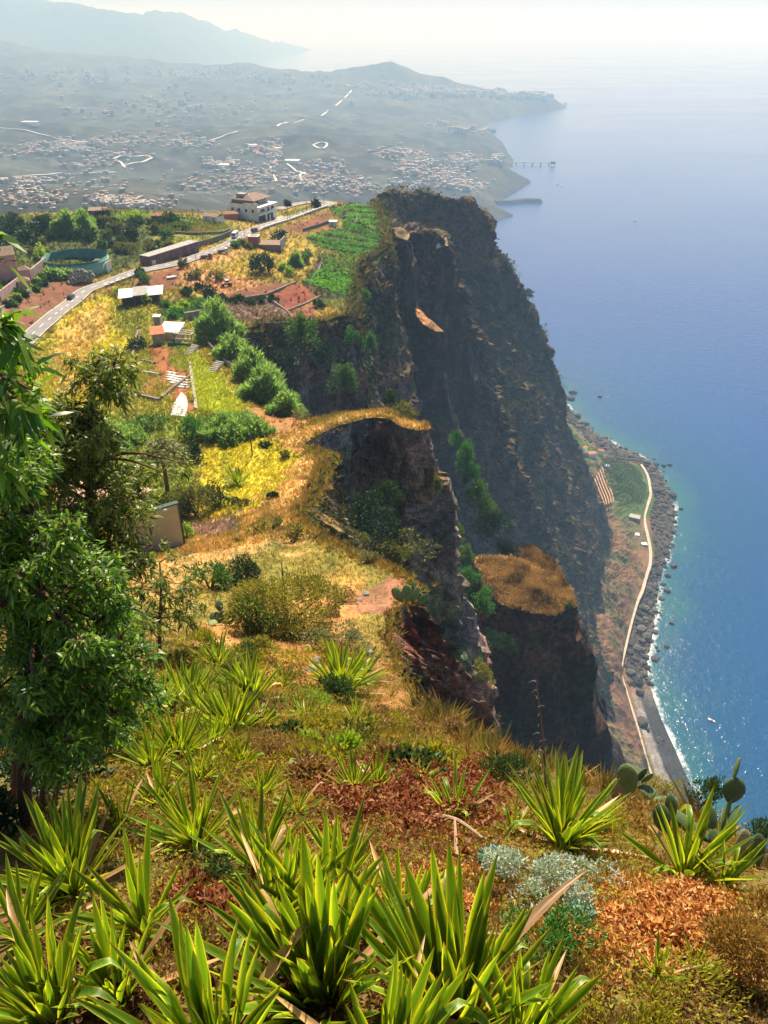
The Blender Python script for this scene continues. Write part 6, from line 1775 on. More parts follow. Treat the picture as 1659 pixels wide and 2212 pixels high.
# masts on the hill
for X, lab in [(843, "left mast on the cone hill"), (849, "right mast on the cone hill")]:
    qq, o_, _ = far_hits([(X, 141)]); p = qq[0]; r = empty("radio_mast", p); MB().cyl((0, 0, -8), (0, 0, 46), 2.0, 1.2, 6).obj("mast_pole", m_pole, r); tag(r, lab, "mast")

# ------------------------------------------------------------------ things on the shore
def shore_at(u, v):
    a = np.clip(u / (len(SHORE) - 1) * (SHORE_NU - 1), 0, SHORE_NU - 1); b = np.clip(v / 6 * (SHORE_NV - 1), 0, SHORE_NV - 1)
    return shP.reshape(SHORE_NU, SHORE_NV, 3)[np.round(a).astype(int), np.round(b).astype(int)]
rc = np.array([atz(X, Y, 8.6) for X, Y in [(1385, 1003), (1398, 1025), (1403, 1045), (1405, 1070), (1396, 1100), (1392, 1122), (1400, 1160), (1405, 1190), (1404, 1220), (1397, 1242), (1388, 1275), (1376, 1302), (1362, 1350), (1350, 1400), (1343, 1430), (1342, 1455), (1352, 1490), (1362, 1522), (1374, 1560), (1383, 1592), (1396, 1640), (1408, 1678), (1422, 1730)]])
rc = catmull(rc, 180)
m_path = mat_plain("pale_concrete_path", (.40, .33, .27), .9, (.2, .2))
ribbon("coast_path", rc[:118], 1.8, m_path, 3.0, .3, kind="structure"); ribbon("coast_path", rc[117:], 1.1, m_path, 3.0, .2, kind="structure")
g = np.random.default_rng(12); n = 4200
u = g.uniform(0.3, 11.4, n); v = np.clip(g.normal(1.45, .32, n), .86, 2.05); k = shore_at(u, v)
import bmesh as _bm
b_ = _bm.new(); _bm.ops.create_icosphere(b_, subdivisions=1, radius=1); IV = np.array([x.co[:] for x in b_.verts]); IF = np.array([[y.index for y in f.verts] for f in b_.faces]); b_.free()
IV = IV * (1 + .3 * fbm(IV * 1.3 + 2, 2))[:, None]
s_ = np.exp(g.normal(-.35, .75, n)) * 1.0
me = scatter_mesh("shore_boulders", IV, IF, k + np.c_[g.normal(0, 2, (n, 2)), .25 * s_], np.c_[s_ * 1.2, s_, s_ * .8], g.uniform(0, 6, n), m_shore, np.clip(np.array((.055, .05, .047)) * g.uniform(.5, 1.7, (n, 1)), 0, 1))
tag(link("shore_boulders", me), "dark boulders piled along the beach", "boulders", kind="stuff")
for X, Y, w, lab in [(1387, 1562, 22, "largest round dark rock on the grey sand"), (1425, 1601, 19, "flat dark rock on the grey sand near the water"), (1455, 1223, 12, "round dark rock standing alone in the shallows"), (1441, 1276, 12, "dark rock at the water edge below the lone round one"),
                     (1432, 1262, 9, "small dark rock left of the water edge rock"), (1233, 861, 16, "big dark rock at the far end of the beach"), (1217, 851, 10, "rock beside the cliff at the far end of the beach"), (1238, 848, 14, "flat rock in the sea off the far beach end"),
                     (1417, 1003, 9, "nearest of three rocks off the bulge of the beach"), (1434, 1006, 10, "middle of three rocks off the bulge of the beach"), (1447, 1004, 8, "outermost of three rocks off the bulge of the beach"), (1471, 1099, 8, "small rock off the widest part of the beach"),
                     (1440, 1396, 10, "tan rock in the shallows beside the sand"), (1452, 1346, 9, "pale awash rock in the shallows"), (1382, 1495, 14, "dark rock at the top of the sand"), (1400, 1575, 7, "little dark stone on the grey sand"), (1296, 857, 8, "flat rock far out beyond the beach")]:
    p = atz(X, Y, .5 if X > 1400 or Y < 1010 else 4.0); t = p[1] / ray(X, Y)[1]; s1 = w / FPX * t * .55
    o = link("shore_rock", rock_mesh("shore_rock", int(X + Y), m_basalt), None, p, (.2, .1, X), (s1 * 1.15, s1, s1 * .75)); tag(o, lab, "rock", "rocks along the shore")
def shore_house(X, Y, alt, w, d, h, rzd, wm, rm, lab, flat=True):
    p = atz(X, Y, alt); p[2] = alt
    simple_house("shore_hut" if w < 9 else "shore_house", 0, 0, w, d, h, rzd, wm, rm, lab, "hut" if w < 9 else "house", roof="flat" if flat else "gable", wins=2, sink=6, rise=1.4, loc=p)
shore_house(1370, 1122, 11, 13, 9, 5, -25, m_conc, m_conc, "grey flat roofed house above the coast path")
shore_house(1371, 1157, 10, 10, 5, 2.6, -10, m_conc, m_white, "low white roofed shelter beside the coast path")
shore_house(1391, 1178, 9, 6, 5, 2.6, 5, m_conc, m_white, "small white roofed hut at the edge of the coast path")
shore_house(1278, 982, 16, 12, 8, 3.2, 10, m_whitewall, m_orange, "largest orange roofed house on the green shelf", False)
shore_house(1262, 970, 20, 8.5, 6, 3, 30, m_whitewall, m_orange, "small orange roofed hut left of the largest on the shelf", False)
shore_house(1298, 976, 13, 8.5, 6, 3, -20, m_whitewall, m_orange, "small orange roofed hut right of the largest on the shelf", False)
shore_house(1209, 888, 14, 9, 7, 3, 15, m_whitewall, m_orange, "orange roofed house at the far end of the shelf", False)
MBt = empty("blue_tank", atz(1312, 1009, 12)); MB().cyl((0, 0, -3), (0, 0, 2.2), 4.2, n=20).obj("tank_body", mat_plain("blue_plastic", (.08, .2, .38), .5, None), MBt); MB().cyl((0, 0, 2.2), (0, 0, 2.5), 4.4, n=20).obj("lid", mat_plain("blue_lid", (.14, .3, .5), .5, None), MBt); tag(MBt, "round blue tank among the banana groves on the shelf", "tank")
# banana groves and terraces on the shelf
def shelf_crop(name, poly, alt, gap, step, ang, size, col, lab, dens=1.0, sd=1):
    Q = np.array([atz(X, Y, alt)[:2] for X, Y in poly]); g = np.random.default_rng(sd); c = Q.mean(0); d = np.array([math.cos(ang), math.sin(ang)]); e = np.array([-d[1], d[0]])
    uv = np.c_[(Q - c) @ d, (Q - c) @ e]; U, V_ = np.meshgrid(np.arange(uv[:, 0].min(), uv[:, 0].max(), step), np.arange(uv[:, 1].min(), uv[:, 1].max(), gap), indexing='ij')
    xy = c + (U.ravel() + g.normal(0, step * .25, U.size))[:, None] * d + (V_.ravel() + g.normal(0, gap * .15, U.size))[:, None] * e
    xy = xy[inside(Q, xy) & (g.uniform(size=len(xy)) < dens)]
    from_ = shP[(_v > 1.9) & (_v < 4.6)]
    z = np.empty(len(xy))
    for i in range(0, len(xy), 400): z[i:i + 400] = from_[((xy[i:i + 400, None] - from_[None, :, :2]) ** 2).sum(-1).argmin(1), 2]
    T, F = leafy_tmpl(9, g); s_ = size * g.uniform(.7, 1.3, len(xy))
    me = scatter_mesh(name, T, F, np.c_[xy, z - .3], s_, g.uniform(0, 6.3, len(xy)), m_tuft, np.array(col) * g.uniform(.6, 1.4, (len(xy), 1)))
    tag(link(name, me), lab, "crop", kind="stuff")
shelf_crop("banana_grove", [(1300, 985), (1345, 985), (1385, 1015), (1400, 1060), (1392, 1085), (1370, 1085), (1335, 1050), (1300, 1010)], 14, 4.5, 3.2, math.radians(60), 5.0, (.035, .085, .015), "dense dark green banana grove on the shelf", .95, 3)
shelf_crop("banana_grove", [(1285, 1000), (1310, 1010), (1345, 1060), (1385, 1095), (1375, 1105), (1340, 1085), (1300, 1045)], 16, 5.5, 3.2, math.radians(60), 4.2, (.05, .10, .02), "lighter rows of banana plants below the terraces", .8, 4)
shelf_crop("shelf_scrub", [(1205, 880), (1235, 925), (1300, 970), (1290, 985), (1250, 975), (1212, 920)], 14, 6, 5, 0.3, 4.5, (.04, .07, .02), "green scrub along the far shelf", .75, 5)
shelf_crop("slope_scrub", [(1290, 1130), (1370, 1160), (1400, 1220), (1370, 1290), (1345, 1380), (1325, 1400), (1310, 1300), (1300, 1200)], 24, 4.5, 4.5, 0.9, 3.6, (.09, .08, .03), "dry scrub dotted over the orange slope above the path", .45, 6)
shelf_crop("slope_scrub", [(1370, 1560), (1400, 1650), (1420, 1740), (1395, 1700), (1360, 1610)], 16, 4, 3, .4, 3.0, (.06, .09, .025), "green scrub between black cliff and grey sand", .7, 7)
# bare terraces: tan risers
for k in range(5):
    P = np.array([atz(1300 - k * 4, 1010 + k * 6, 20 + k * 4), atz(1310 - k * 4, 1040 + k * 5, 20 + k * 4), atz(1322 - k * 5, 1068 + k * 3, 20 + k * 4), atz(1325 - k * 5, 1085 + k * 2, 20 + k * 4)])
    wall_line("shelf_terrace", catmull(P, 16), 1.2, 1.6, mat_plain("tan_terrace", (.34, .21, .13), .95, (.1, .2)), "tan terrace bank on the shelf under the cliff", "terrace", down=8, group="tan terraces on the shelf")
# boats
def boat(X, Y, L_, col, lab):
    p = atz(X, Y, 0); r = empty("small_boat", p, math.radians(-35)); n = 9; V = []
    for i in range(n):
        x = -L_ / 2 + L_ * i / (n - 1); w = .19 * L_ * math.sqrt(max(.02, 1 - max(0, x / (L_ / 2)) ** 2.2)); V += [(x, -w, .1 * L_), (x, -w * .6, -.05 * L_), (x, w * .6, -.05 * L_), (x, w, .1 * L_)]
    F = grid_faces(n, 4, True); link("hull", mesh_np("hull", np.array(V), [F, np.array([(0, 1, 2, 3)])], m_white), r)
    MB().box(-.1 * L_, .15 * L_, -.1 * L_, .1 * L_, .101 * L_, .24 * L_, .02 * L_).obj("cabin", mat_plain("boat_cabin", col, .5, None), r); tag(r, lab, "boat")
boat(1537, 1557, 7, (.5, .2, .08), "white motor boat off the grey sand"); boat(1373, 477, 14, (.3, .3, .32), "tiny boat in open water right of the headland")
boat(1204, 398, 14, (.6, .6, .6), "left of two tiny boats beyond the breakwater"); boat(1212, 402, 14, (.5, .5, .5), "right of two tiny boats beyond the breakwater"); boat(1192, 360, 16, (.4, .4, .4), "tiny boat moored beside the pier head")
# foam-free lone things on the headland
p = at(1139, 655, 700); r = empty("lone_pine", p)
MB().tube([(0, 0, -6), (.4, 0, 4), (0, 0, 11)], [.7, .5, .25], 6).obj("trunk", m_bark, r)
gg = np.random.default_rng(4); Vq = []; Fq = []; o_ = 0
for cx, cz, w in [(0, 11.5, 3.6), (-2.6, 9.5, 2.8), (2.8, 9.8, 3.0), (-1.5, 7.4, 2.4), (2.2, 6.8, 2.4)]:
    V, F = leaf_cloud(140, (w, w, w * .32), 1.3, gg, .4, 5, dome=False, tight=.6); Vq.append(V + [cx, 0, cz]); Fq.append(F + o_); o_ += len(V)
link("crown", mesh_np("crown", np.concatenate(Vq), np.concatenate(Fq), LEAFM['dark'] if 'LEAFM' in globals() else m_town, smooth_=False), r); tag(r, "lone pine leaning out from the headland over the sea", "tree")
p = at(1098, 590, 690); r = empty("cliff_hut", p); MB().box(-6, 7, -4, 5, -26, 0).obj("retaining_wall", m_basalt, r); MB().box(-6, -1, -2, 3, 0.01, 3.2).obj("hut_wall", m_stonewall, r); MB().box(-6.3, -.7, -2.3, 3.3, 3.21, 3.5).obj("hut_roof", m_rust, r); tag(r, "tiny stone hut on a walled perch at the headland edge", "hut")
wall_line("ruin_wall", [at(908, 522, 470.0), at(916, 530, 468.0), at(935, 538, 466.0), at(950, 530, 468.0), at(953, 516, 474.0)], 1.6, .9, m_tin, "pale ruined stone wall on the brown cliff ledge", down=2)
# ------------------------------------------------------------------ plants clinging to the cliffs
def cliff_plants(name, P, N, n, size, label, seed, lo=-.15, cols=None, near=0.0):
    g = np.random.default_rng(seed); d = np.linalg.norm(P - [0, 0, CAMZ], axis=1)
    nn = fbm(P / 22.0, 3, off=seed) + .4 * fbm(P / 5.0, 2, off=seed + 3)
    w = smooth(lo, .5, N[:, 2]) * smooth(-.25, .55, nn) * (P[:, 2] > 30)
    up = (N[:, 1] < .35)
    w = w * up * smooth(20, 60, d); w = w / w.sum()
    k = g.choice(len(P), n, p=w, replace=True); pos = P[k] + N[k] * .2 + g.normal(0, .5, (n, 3)); dd = d[k]
    C = np.array(cols or [(.03, .055, .012), (.055, .075, .02), (.10, .085, .03), (.17, .11, .04), (.02, .04, .012), (.12, .09, .04)])
    cc = C[g.integers(0, len(C), n)] * g.uniform(.7, 1.3, (n, 1))
    T, F = leafy_tmpl(5, g); s = np.clip(size * dd, .05, 6) * np.exp(g.normal(0, .4, n))
    tag(link(name, scatter_mesh(name, T, F, pos, np.c_[s, s, s * .8], g.uniform(0, 6.3, n), m_tuft, cc)), label, "plants", kind="stuff")
cliff_plants("cliff_scrub", wallP, wallN, 19000, .0064, "scrub clinging to the near cliff walls", 11)
cliff_plants("cliff_scrub", headP, headN, 11000, .0040, "scrub clinging to the headland cliff", 12)
# hanging greenery in the ravine and on the ribs
def on_cliff(X, Y, t, w, h, kind, label, name="cliff_bush", dens=1.2, **k):
    p = at(X, Y + h * .35, t); bush_at(p, w / FPX * t, h / FPX * t, kind, label, name=name, stem=False, dens=dens, **k)
on_cliff(1010, 1235, 190, 60, 90, 'vine', "bright green bush at the top of the ravine", d=150)
on_cliff(1035, 1300, 188, 70, 90, 'vine', "bright green creeper beside the orange bluff top", d=150)
on_cliff(1005, 1195, 195, 40, 60, 'mid', "upper green creeper in the ravine above the bright bush", d=150)
on_cliff(1065, 1385, 180, 90, 80, 'shade', "dark rounded bush on the black cliff", d=150)
on_cliff(1022, 1385, 160, 44, 64, 'mid', "green bush low in the ravine beside the near ridge", d=130)
on_cliff(1000, 985, 240, 46, 100, 'vine', "vivid green creeper on the rib behind the grassy bluff", d=190)
on_cliff(1030, 1060, 238, 50, 90, 'mid', "green creeper lower on the same rib", d=190)
on_cliff(1065, 1130, 236, 60, 90, 'shade', "dark teal creeper at the foot of the rib", d=190)
on_cliff(1090, 1180, 234, 50, 60, 'shade', "dark creeper just above the orange bluff", d=190)
on_cliff(790, 640, 300, 24, 44, 'mid', "small green bush on the cliff edge beside the vegetable rows", d=260)
on_cliff(792, 685, 290, 22, 44, 'shade', "dark green bush under the small one on the cliff edge", d=260)
on_cliff(795, 735, 280, 36, 60, 'vine', "green patch of creeper on the far gully wall", d=260)
on_cliff(870, 880, 150, 60, 40, 'olive', "olive bush behind the grassy bluff", d=150)
on_cliff(845, 860, 160, 44, 40, 'dark', "dark bush behind the tip of the grassy bluff", d=150)
on_cliff(885, 895, 148, 40, 24, 'olive', "low olive bush beside the second bluff top", d=150)
on_cliff(800, 1120, 122, 150, 130, 'shade', "dark green creeper patch on the shaded bluff face", d=125)
on_cliff(860, 1180, 118, 120, 90, 'olive', "olive creeper patch low on the shaded bluff face", d=125)
on_cliff(830, 1070, 126, 90, 70, 'dark', "dark creeper below the overhang of the bluff", d=125)
on_cliff(1040, 1450, 150, 60, 70, 'gold', "yellow tuft on the ravine floor beside the black cliff", d=130)
# dry grass on the bluff tops
for nm, P, lab, c0, sd in (("bluff_grass", D_top, "orange dry grass on top of the dark bluff", (.39, .25, .115), 5), ("knob_grass", K_top, "sparse dry grass on the rock knob", (.26, .15, .06), 6)):
    g = np.random.default_rng(sd); n = 9000 if nm == "bluff_grass" else 2500; k = g.integers(0, len(P), n); T, F = tuft_tmpl(7, g, .13); s = g.uniform(.5, 1.1, n)
    tag(link(nm, scatter_mesh(nm, T, F, P[k] + g.normal(0, .4, (n, 3)) * [1, 1, .05], np.c_[s * 1.3, s * 1.3, s], g.uniform(0, 6.3, n), m_tuft, np.array(c0) * np.clip(g.uniform(.6, 1.3, (n, 1)) + .5 * fbm(P[k] / 4.0, 3)[:, None] - .6 * smooth(.1, .45, fbm(P[k] / 7.0, 3, off=44.0))[:, None], .15, 2))), lab, "grass", kind="stuff")

for X, Y, t, w, h, kd, lab in [(1085, 1232, 222, 16, 10, 'olive', "tiny olive shrub on the back of the orange bluff top"), (1150, 1275, 213, 14, 9, 'dry', "tiny dry shrub in the middle of the orange bluff top"), (1200, 1290, 211, 18, 10, 'dry', "dry shrub near the tip of the orange bluff top"), (1055, 1270, 210, 26, 18, 'olive', "olive shrub at the left lip of the orange bluff top"), (1228, 1305, 207, 16, 10, 'olive', "shrub on the outer lip of the orange bluff top")]:
    on_cliff(X, Y, t, w, h, kd, lab, d=190)

for X, Y, t, w, h, kd, lab in [(700, 760, 246, 70, 70, 'shade', "dark creeper patch on the gully wall below the red plot"), (745, 820, 236, 60, 80, 'mid', "green creeper patch at the corner of the gully wall"), (620, 780, 240, 60, 60, 'shade', "dark creeper patch on the gully wall behind the reeds"), (760, 730, 262, 36, 60, 'vine', "bright creeper under the cabbage plot"),
                             (985, 945, 236, 30, 60, 'vine', "thin vivid creeper at the top of the green rib"), (1015, 1020, 238, 44, 70, 'vine', "vivid creeper half way down the green rib"), (1048, 1095, 238, 50, 80, 'mid', "leafy creeper near the foot of the green rib"), (985, 1150, 200, 36, 70, 'mid', "creeper on the shaded side of the ravine head"),
                             (940, 1040, 136, 30, 60, 'olive', "olive tuft on the edge of the shaded bluff"), (770, 1160, 110, 60, 40, 'olive', "olive tuft at the foot of the shaded bluff")]:
    on_cliff(X, Y, t, w, h, kd, lab, d=t * .8)
# ------------------------------------------------------------------ near slope: agaves
def agave_leaf(k, dead=False):
    g = np.random.default_rng(500 + k)
    ns, nw = 12, 7
    s = np.linspace(0, 1, ns)
    w = .038 * (np.interp(s, [0, .08, .30, .55, .8, .93, 1], [.75, .55, .80, 1.0, .62, .26, .02])) * g.uniform(.9, 1.15)
    bend = [0.0, .03, .07, -.03, .14, .05, .02, .4][k % 8]; side = g.uniform(-.06, .06)
    y = -bend * s ** 2.2; x = side * s ** 2; z = s * (1 - .25 * abs(bend) * s ** 2)
    if k % 8 == 7: z = np.interp(s, [0, .5, .75, 1], [0, .5, .62, .42]); y = -np.interp(s, [0, .5, .75, 1], [0, .06, .22, .42])
    u = np.linspace(-1, 1, nw)
    V = np.empty((ns, nw, 3)); C = np.empty((ns, nw, 3))
    tw = g.uniform(-.5, .5)
    for i in range(ns):
        a = tw * s[i]
        ch = (.42 * (1 - .5 * s[i])) * w[i]
        lx = u * w[i]; ly = ch * u ** 2 * 1.6
        V[i, :, 0] = x[i] + lx * math.cos(a) - ly * math.sin(a); V[i, :, 1] = y[i] + lx * math.sin(a) + ly * math.cos(a); V[i, :, 2] = z[i]
        m = np.abs(u) ** 4
        if dead: base = np.array((.30, .17, .07)); edge = np.array((.42, .28, .13))
        else:
            base = np.array((.095, .20, .016)) * (1 - .25 * s[i]) + np.array((.13, .13, .01)) * max(0, .25 - s[i]) * 2; edge = np.array((.45, .44, .04))
        c = base * (1 - m[:, None]) + edge * m[:, None]
        tip = smooth(.93, 1.0, s[i]); c = c * (1 - tip) + np.array((.12, .05, .02)) * tip
        C[i] = c
    P = V.reshape(-1, 3)
    return mesh_np("leaf", P, grid_faces(ns, nw), m_deadleaf if dead else m_agave, C.reshape(-1, 3))
def agave_mat(name, trans):
    m = mat_leaf(name, None, trans, .42, use_attr=True, spec=.4, tint=(1.5, 1.35, .35), vary=0.0)
    n = m.node_tree.nodes; l = m.node_tree.links
    at_ = [x for x in n if x.type == 'ATTRIBUTE'][0]; oi = n.new("ShaderNodeObjectInfo")
    v = _maprange(n, l, oi.outputs["Random"], 0, 1, .75, 1.9)
    tc = n.new("ShaderNodeTexCoord").outputs["Object"]
    mp = n.new("ShaderNodeMapping"); mp.inputs["Scale"].default_value = (60, 60, 3); l.new(tc, mp.inputs[0])
    st = _maprange(n, l, _noise(n, l, mp.outputs[0], 1.0, 4), .3, .7, .78, 1.22)
    sp = _maprange(n, l, _noise(n, l, tc, 26.0, 3), .66, .72, 1.0, .35)
    mu = n.new("ShaderNodeMath"); mu.operation = 'MULTIPLY'; l.new(v, mu.inputs[0]); l.new(st, mu.inputs[1])
    m2 = n.new("ShaderNodeMath"); m2.operation = 'MULTIPLY'; l.new(mu.outputs[0], m2.inputs[0]); l.new(sp, m2.inputs[1])
    sc = n.new("ShaderNodeVectorMath"); sc.operation = 'SCALE'; l.new(at_.outputs["Color"], sc.inputs[0]); l.new(m2.outputs[0], sc.inputs["Scale"])
    for x in list(l):
        if x.from_node == at_ and x.to_node != sc: 
            t_ = x.to_socket; l.remove(x); l.new(sc.outputs[0], t_)
    return m
m_agave = agave_mat("agave_leaf_green_yellow", .42); m_deadleaf = agave_mat("agave_leaf_withered", .3)
AG = [agave_leaf(k) for k in range(18)]; AGD = [agave_leaf(k, True) for k in (4, 5, 7)]
def agave(X, Y, rpx, n, label, lo=18, hi=88, dead=2, seed=None, name="agave", lean=None, t=None):
    p = hit(X, Y) if t is None else at(X, Y, t)
    tt = p[1] / ray(X, Y)[1]; R = rpx / FPX * tt * (.98 if rpx > 200 else 1.3 if rpx > 135 else 1.42)
    g = np.random.default_rng(int(X * 7 + Y)); r = empty(name, p - [0, 0, .04 * R])
    n = int(n * (2.5 if rpx > 135 else 3.4)); r.rotation_euler = (g.normal(0, .10), g.normal(0, .10), 0)
    for i in range(n):
        f = (i + .5) / n
        el = math.radians(hi - (hi - lo) * f ** .85 + g.normal(0, 5)); yaw = i * 2.39996 + g.normal(0, .25)
        s_ = R * g.uniform(.78, 1.1) * (.72 + .28 * min(1, f * 2.5))
        me = AG[g.integers(0, 18)]
        if i >= n - dead - n // 14: me = AGD[i % 3]; el = math.radians(g.uniform(0, 22))
        ws = g.uniform(.8, 1.15)
        sb = (.16 if rpx > 190 else .05) * R * f ** .5; link("leaf", me, r, (math.sin(yaw) * sb, -math.cos(yaw) * sb, 0), (math.pi / 2 - el, g.normal(0, .12), yaw), (s_ * ws, s_ * ws, s_))
    tag(r, label, "agave", "agaves on the near slope")
    return r
AGAVES = [
    (690, 2150, 400, 34, "big green agave with tall fanned leaves at bottom centre"),
    (985, 2180, 390, 30, "big agave right of the tallest one, leaves leaning right"),
    (455, 2290, 380, 22, "dark green agave cut by the bottom border left of centre"),
    (840, 2330, 330, 22, "agave at the bottom border between the two biggest"),
    (1130, 2260, 280, 18, "agave with long low leaves at the bottom right of centre"),
    (105, 2190, 270, 24, "yellowish broad leaved agave in the bottom left corner"),
    (160, 1925, 190, 26, "dark shaded agave beneath the eucalyptus trunk"),
    (425, 1825, 125, 18, "upright agave behind the brown leaf litter"),
    (310, 2010, 190, 14, "loose agave between the dark one and the leaf litter"),
    (610, 1985, 230, 24, "tall slender agave left of the red dry leaves"),
    (745, 1900, 120, 14, "slender agave just behind the tallest centre leaves"),
    (1210, 1822, 158, 34, "bright yellow agave at the foot of the dry flower stalk"),
    (1478, 1892, 160, 16, "agave with sparse yellow edged leaves before the prickly pear"),
    (985, 1772, 95, 9, "young agave standing alone in red dry leaves"),
    (1110, 1800, 60, 7, "tiny agave sprout between the young and the bright yellow ones"),
    (765, 1712, 70, 16, "small yellow agave in front of the red dry leaves"),
    (815, 1702, 62, 14, "small yellow agave beside its twin at the red leaves"),
    (905, 1690, 48, 9, "little agave behind the red dry leaves"),
    (545, 1512, 82, 30, "spiky agave standing left of the dry grass path"),
    (735, 1492, 84, 32, "spiky agave beside rocks right of the dry grass path"),
    (778, 1470, 56, 20, "smaller agave tucked behind the one beside rocks"),
    (500, 1588, 90, 34, "spiky round agave nearest the dry grass path"),
    (398, 1532, 88, 24, "upright agave in the pale clump beside the eucalyptus"),
    (345, 1548, 80, 20, "pale agave partly behind eucalyptus leaves"),
    (440, 1545, 70, 18, "pale agave between the clump and the round one"),
    (385, 1640, 88, 26, "pale agave lower in the clump beside the eucalyptus"),
    (330, 1660, 70, 18, "small pale agave at the eucalyptus skirt"),
    (470, 1440, 56, 26, "deep green aloe like rosette below the olive scrub"),
    (610, 1482, 44, 16, "small agave on the right of the spiky one"),
    (513, 1048, 34, 24, "lone blue green agave in the yellow meadow"),
    (770, 1560, 42, 14, "small agave at the lip of the cliff"),
    (45, 2030, 150, 12, "thin leaved agave at the left border"),
    (1420, 2110, 70, 9, "small agave sprouting in orange dry leaves"),
    (1500, 2095, 55, 7, "smallest agave sprout in orange dry leaves"),
    (1560, 1915, 110, 8, "dark sparse agave at the right border"),
    (260, 1790, 80, 10, "small agave in tall yellow grass"),
    (560, 1720, 62, 12, "small agave in yellow grass left of the red leaves"),
    (455, 1625, 70, 18, "yellow agave below the round one"), (560, 1570, 56, 16, "yellow agave just right of the round one"), (300, 1560, 70, 18, "pale agave closest to the big eucalyptus crown"),
    (660, 1560, 44, 14, "small yellow agave on the dry grass path"), (430, 1690, 64, 14, "yellow agave in front of the pale clump"), (520, 1660, 56, 14, "yellow agave before the fuzzy brown shrub"),
    (720, 1640, 46, 12, "small agave behind the twin agaves"), (880, 1640, 40, 10, "small agave at the top of the red leaves"), (350, 1740, 80, 14, "yellow agave left of the upright one"), (560, 1880, 150, 16, "slim agave left of the tall slender one"),
    (870, 2010, 210, 20, "slim upright agave between the two biggest"), (250, 2150, 240, 18, "narrow leaved agave right of the corner one"), (700, 1990, 200, 16, "slim agave hidden behind the biggest one"),
    (640, 1755, 60, 10, "low agave at the left edge of the red leaves"),
]
for X, Y, rp, n, lab in AGAVES: agave(X, Y, rp, n, lab, lo=(66 if rp > 200 else 42 if rp > 60 else 26))

# dry flower stalk
def stalk():
    p = hit(1178, 1800); t = p[1] / ray(1178, 1800)[1]
    top = at(1157, 1462, t * 1.0)
    r = empty("agave_stalk", p)
    d = top - p; C = np.array([d * f + np.array([.04 * math.sin(f * 3), 0, .03 * math.sin(f * 5)]) for f in np.linspace(0, 1, 14)])
    MB().tube(C, np.linspace(.016, .006, 14), 7).obj("stem", m_stalk, r)
    g = np.random.default_rng(2)
    for k in range(11):
        f = .42 + .055 * k; q = d * f; a = g.uniform(0, 6.28); L_ = .09
        c = [q + np.array([math.cos(a) * L_ * s, math.sin(a) * L_ * s * .5, L_ * (.9 * s - .9 * s * s)]) for s in np.linspace(0, 1, 6)]
        MB().tube(c, np.linspace(.006, .002, 6), 4).obj("bract", m_pale, r)
    tag(r, "tall thin dry agave flower stalk rising over the black cliff", "flower stalk")
m_stalk = mat_plain("dry_stalk_brown", (.20, .09, .05), .9, (6, .3)); m_pale = mat_plain("dry_bract_pale", (.5, .42, .33), .9, None)
stalk()

# ------------------------------------------------------------------ prickly pears
m_pad = mat_plain("cactus_pad_green", (.15, .21, .06), .6, (3.0, .25), bump=(25, .4)); m_pad2 = mat_plain("cactus_pad_dark", (.07, .115, .04), .6, (3.0, .25), bump=(25, .4)); m_pad3 = mat_plain("cactus_pad_tan", (.26, .22, .10), .7, (3.0, .3), bump=(25, .4))
def pad_mesh(name, mat):
    n, mm = 18, 9
    V = []; 
    for i in range(mm):
        ph = math.pi * i / (mm - 1)
        for j in range(n):
            th = 2 * math.pi * j / n
            x, y, z = math.sin(ph) * math.cos(th), math.sin(ph) * math.sin(th), -math.cos(ph)
            wz = 1 - .35 * max(0, -z) ** 1.2
            V.append((x * .36 * wz, y * .075, z * .5 + .5))
    V = np.array(V); V += .012 * fbm(V * 6, 2)[:, None]
    return mesh_np(name, V, grid_faces(mm, n, True), mat)
PAD = {'g': pad_mesh("pad", m_pad), 'd': pad_mesh("pad", m_pad2), 't': pad_mesh("pad", m_pad3)}
def cactus(X, Y, pads, label, t=None):
    """pads: base X, Y, tip X, Y, width px, facing yaw (deg), kind, dt"""
    p = hit(X, Y); t = t or p[1] / ray(X, Y)[1]; r = empty("prickly_pear", p)
    for bx, by, tx, ty, w, yaw, k, dt in pads:
        a = at(bx, by, t + dt) - p; b = at(tx, ty, t + dt * 1.0) - p
        ax = Vector(b - a); L_ = ax.length; ax.normalize()
        fx = Vector((math.cos(math.radians(yaw)), math.sin(math.radians(yaw)), 0)); yv = ax.cross(fx).normalized(); xv = yv.cross(ax).normalized()
        M = Matrix((xv, yv, ax)).transposed().to_euler()
        wm = w / FPX * t / .72
        link("pad", PAD[k], r, a, M, (wm, max(wm, L_) * .85, L_))
    tag(r, label, "cactus")
cactus(1365, 1735, [(1345, 1745, 1335, 1680, 44, 10, 't', 0), (1365, 1715, 1348, 1650, 48, 5, 'g', 0), (1372, 1690, 1398, 1660, 20, 20, 'd', .05), (1385, 1690, 1412, 1672, 22, 20, 'g', .05),
                    (1378, 1700, 1425, 1722, 34, 60, 'd', 0), (1380, 1735, 1470, 1728, 26, 80, 'd', -.1), (1350, 1745, 1378, 1718, 30, 30, 't', -.1)], "prickly pear with broad tan pads right of the bright yellow agave")
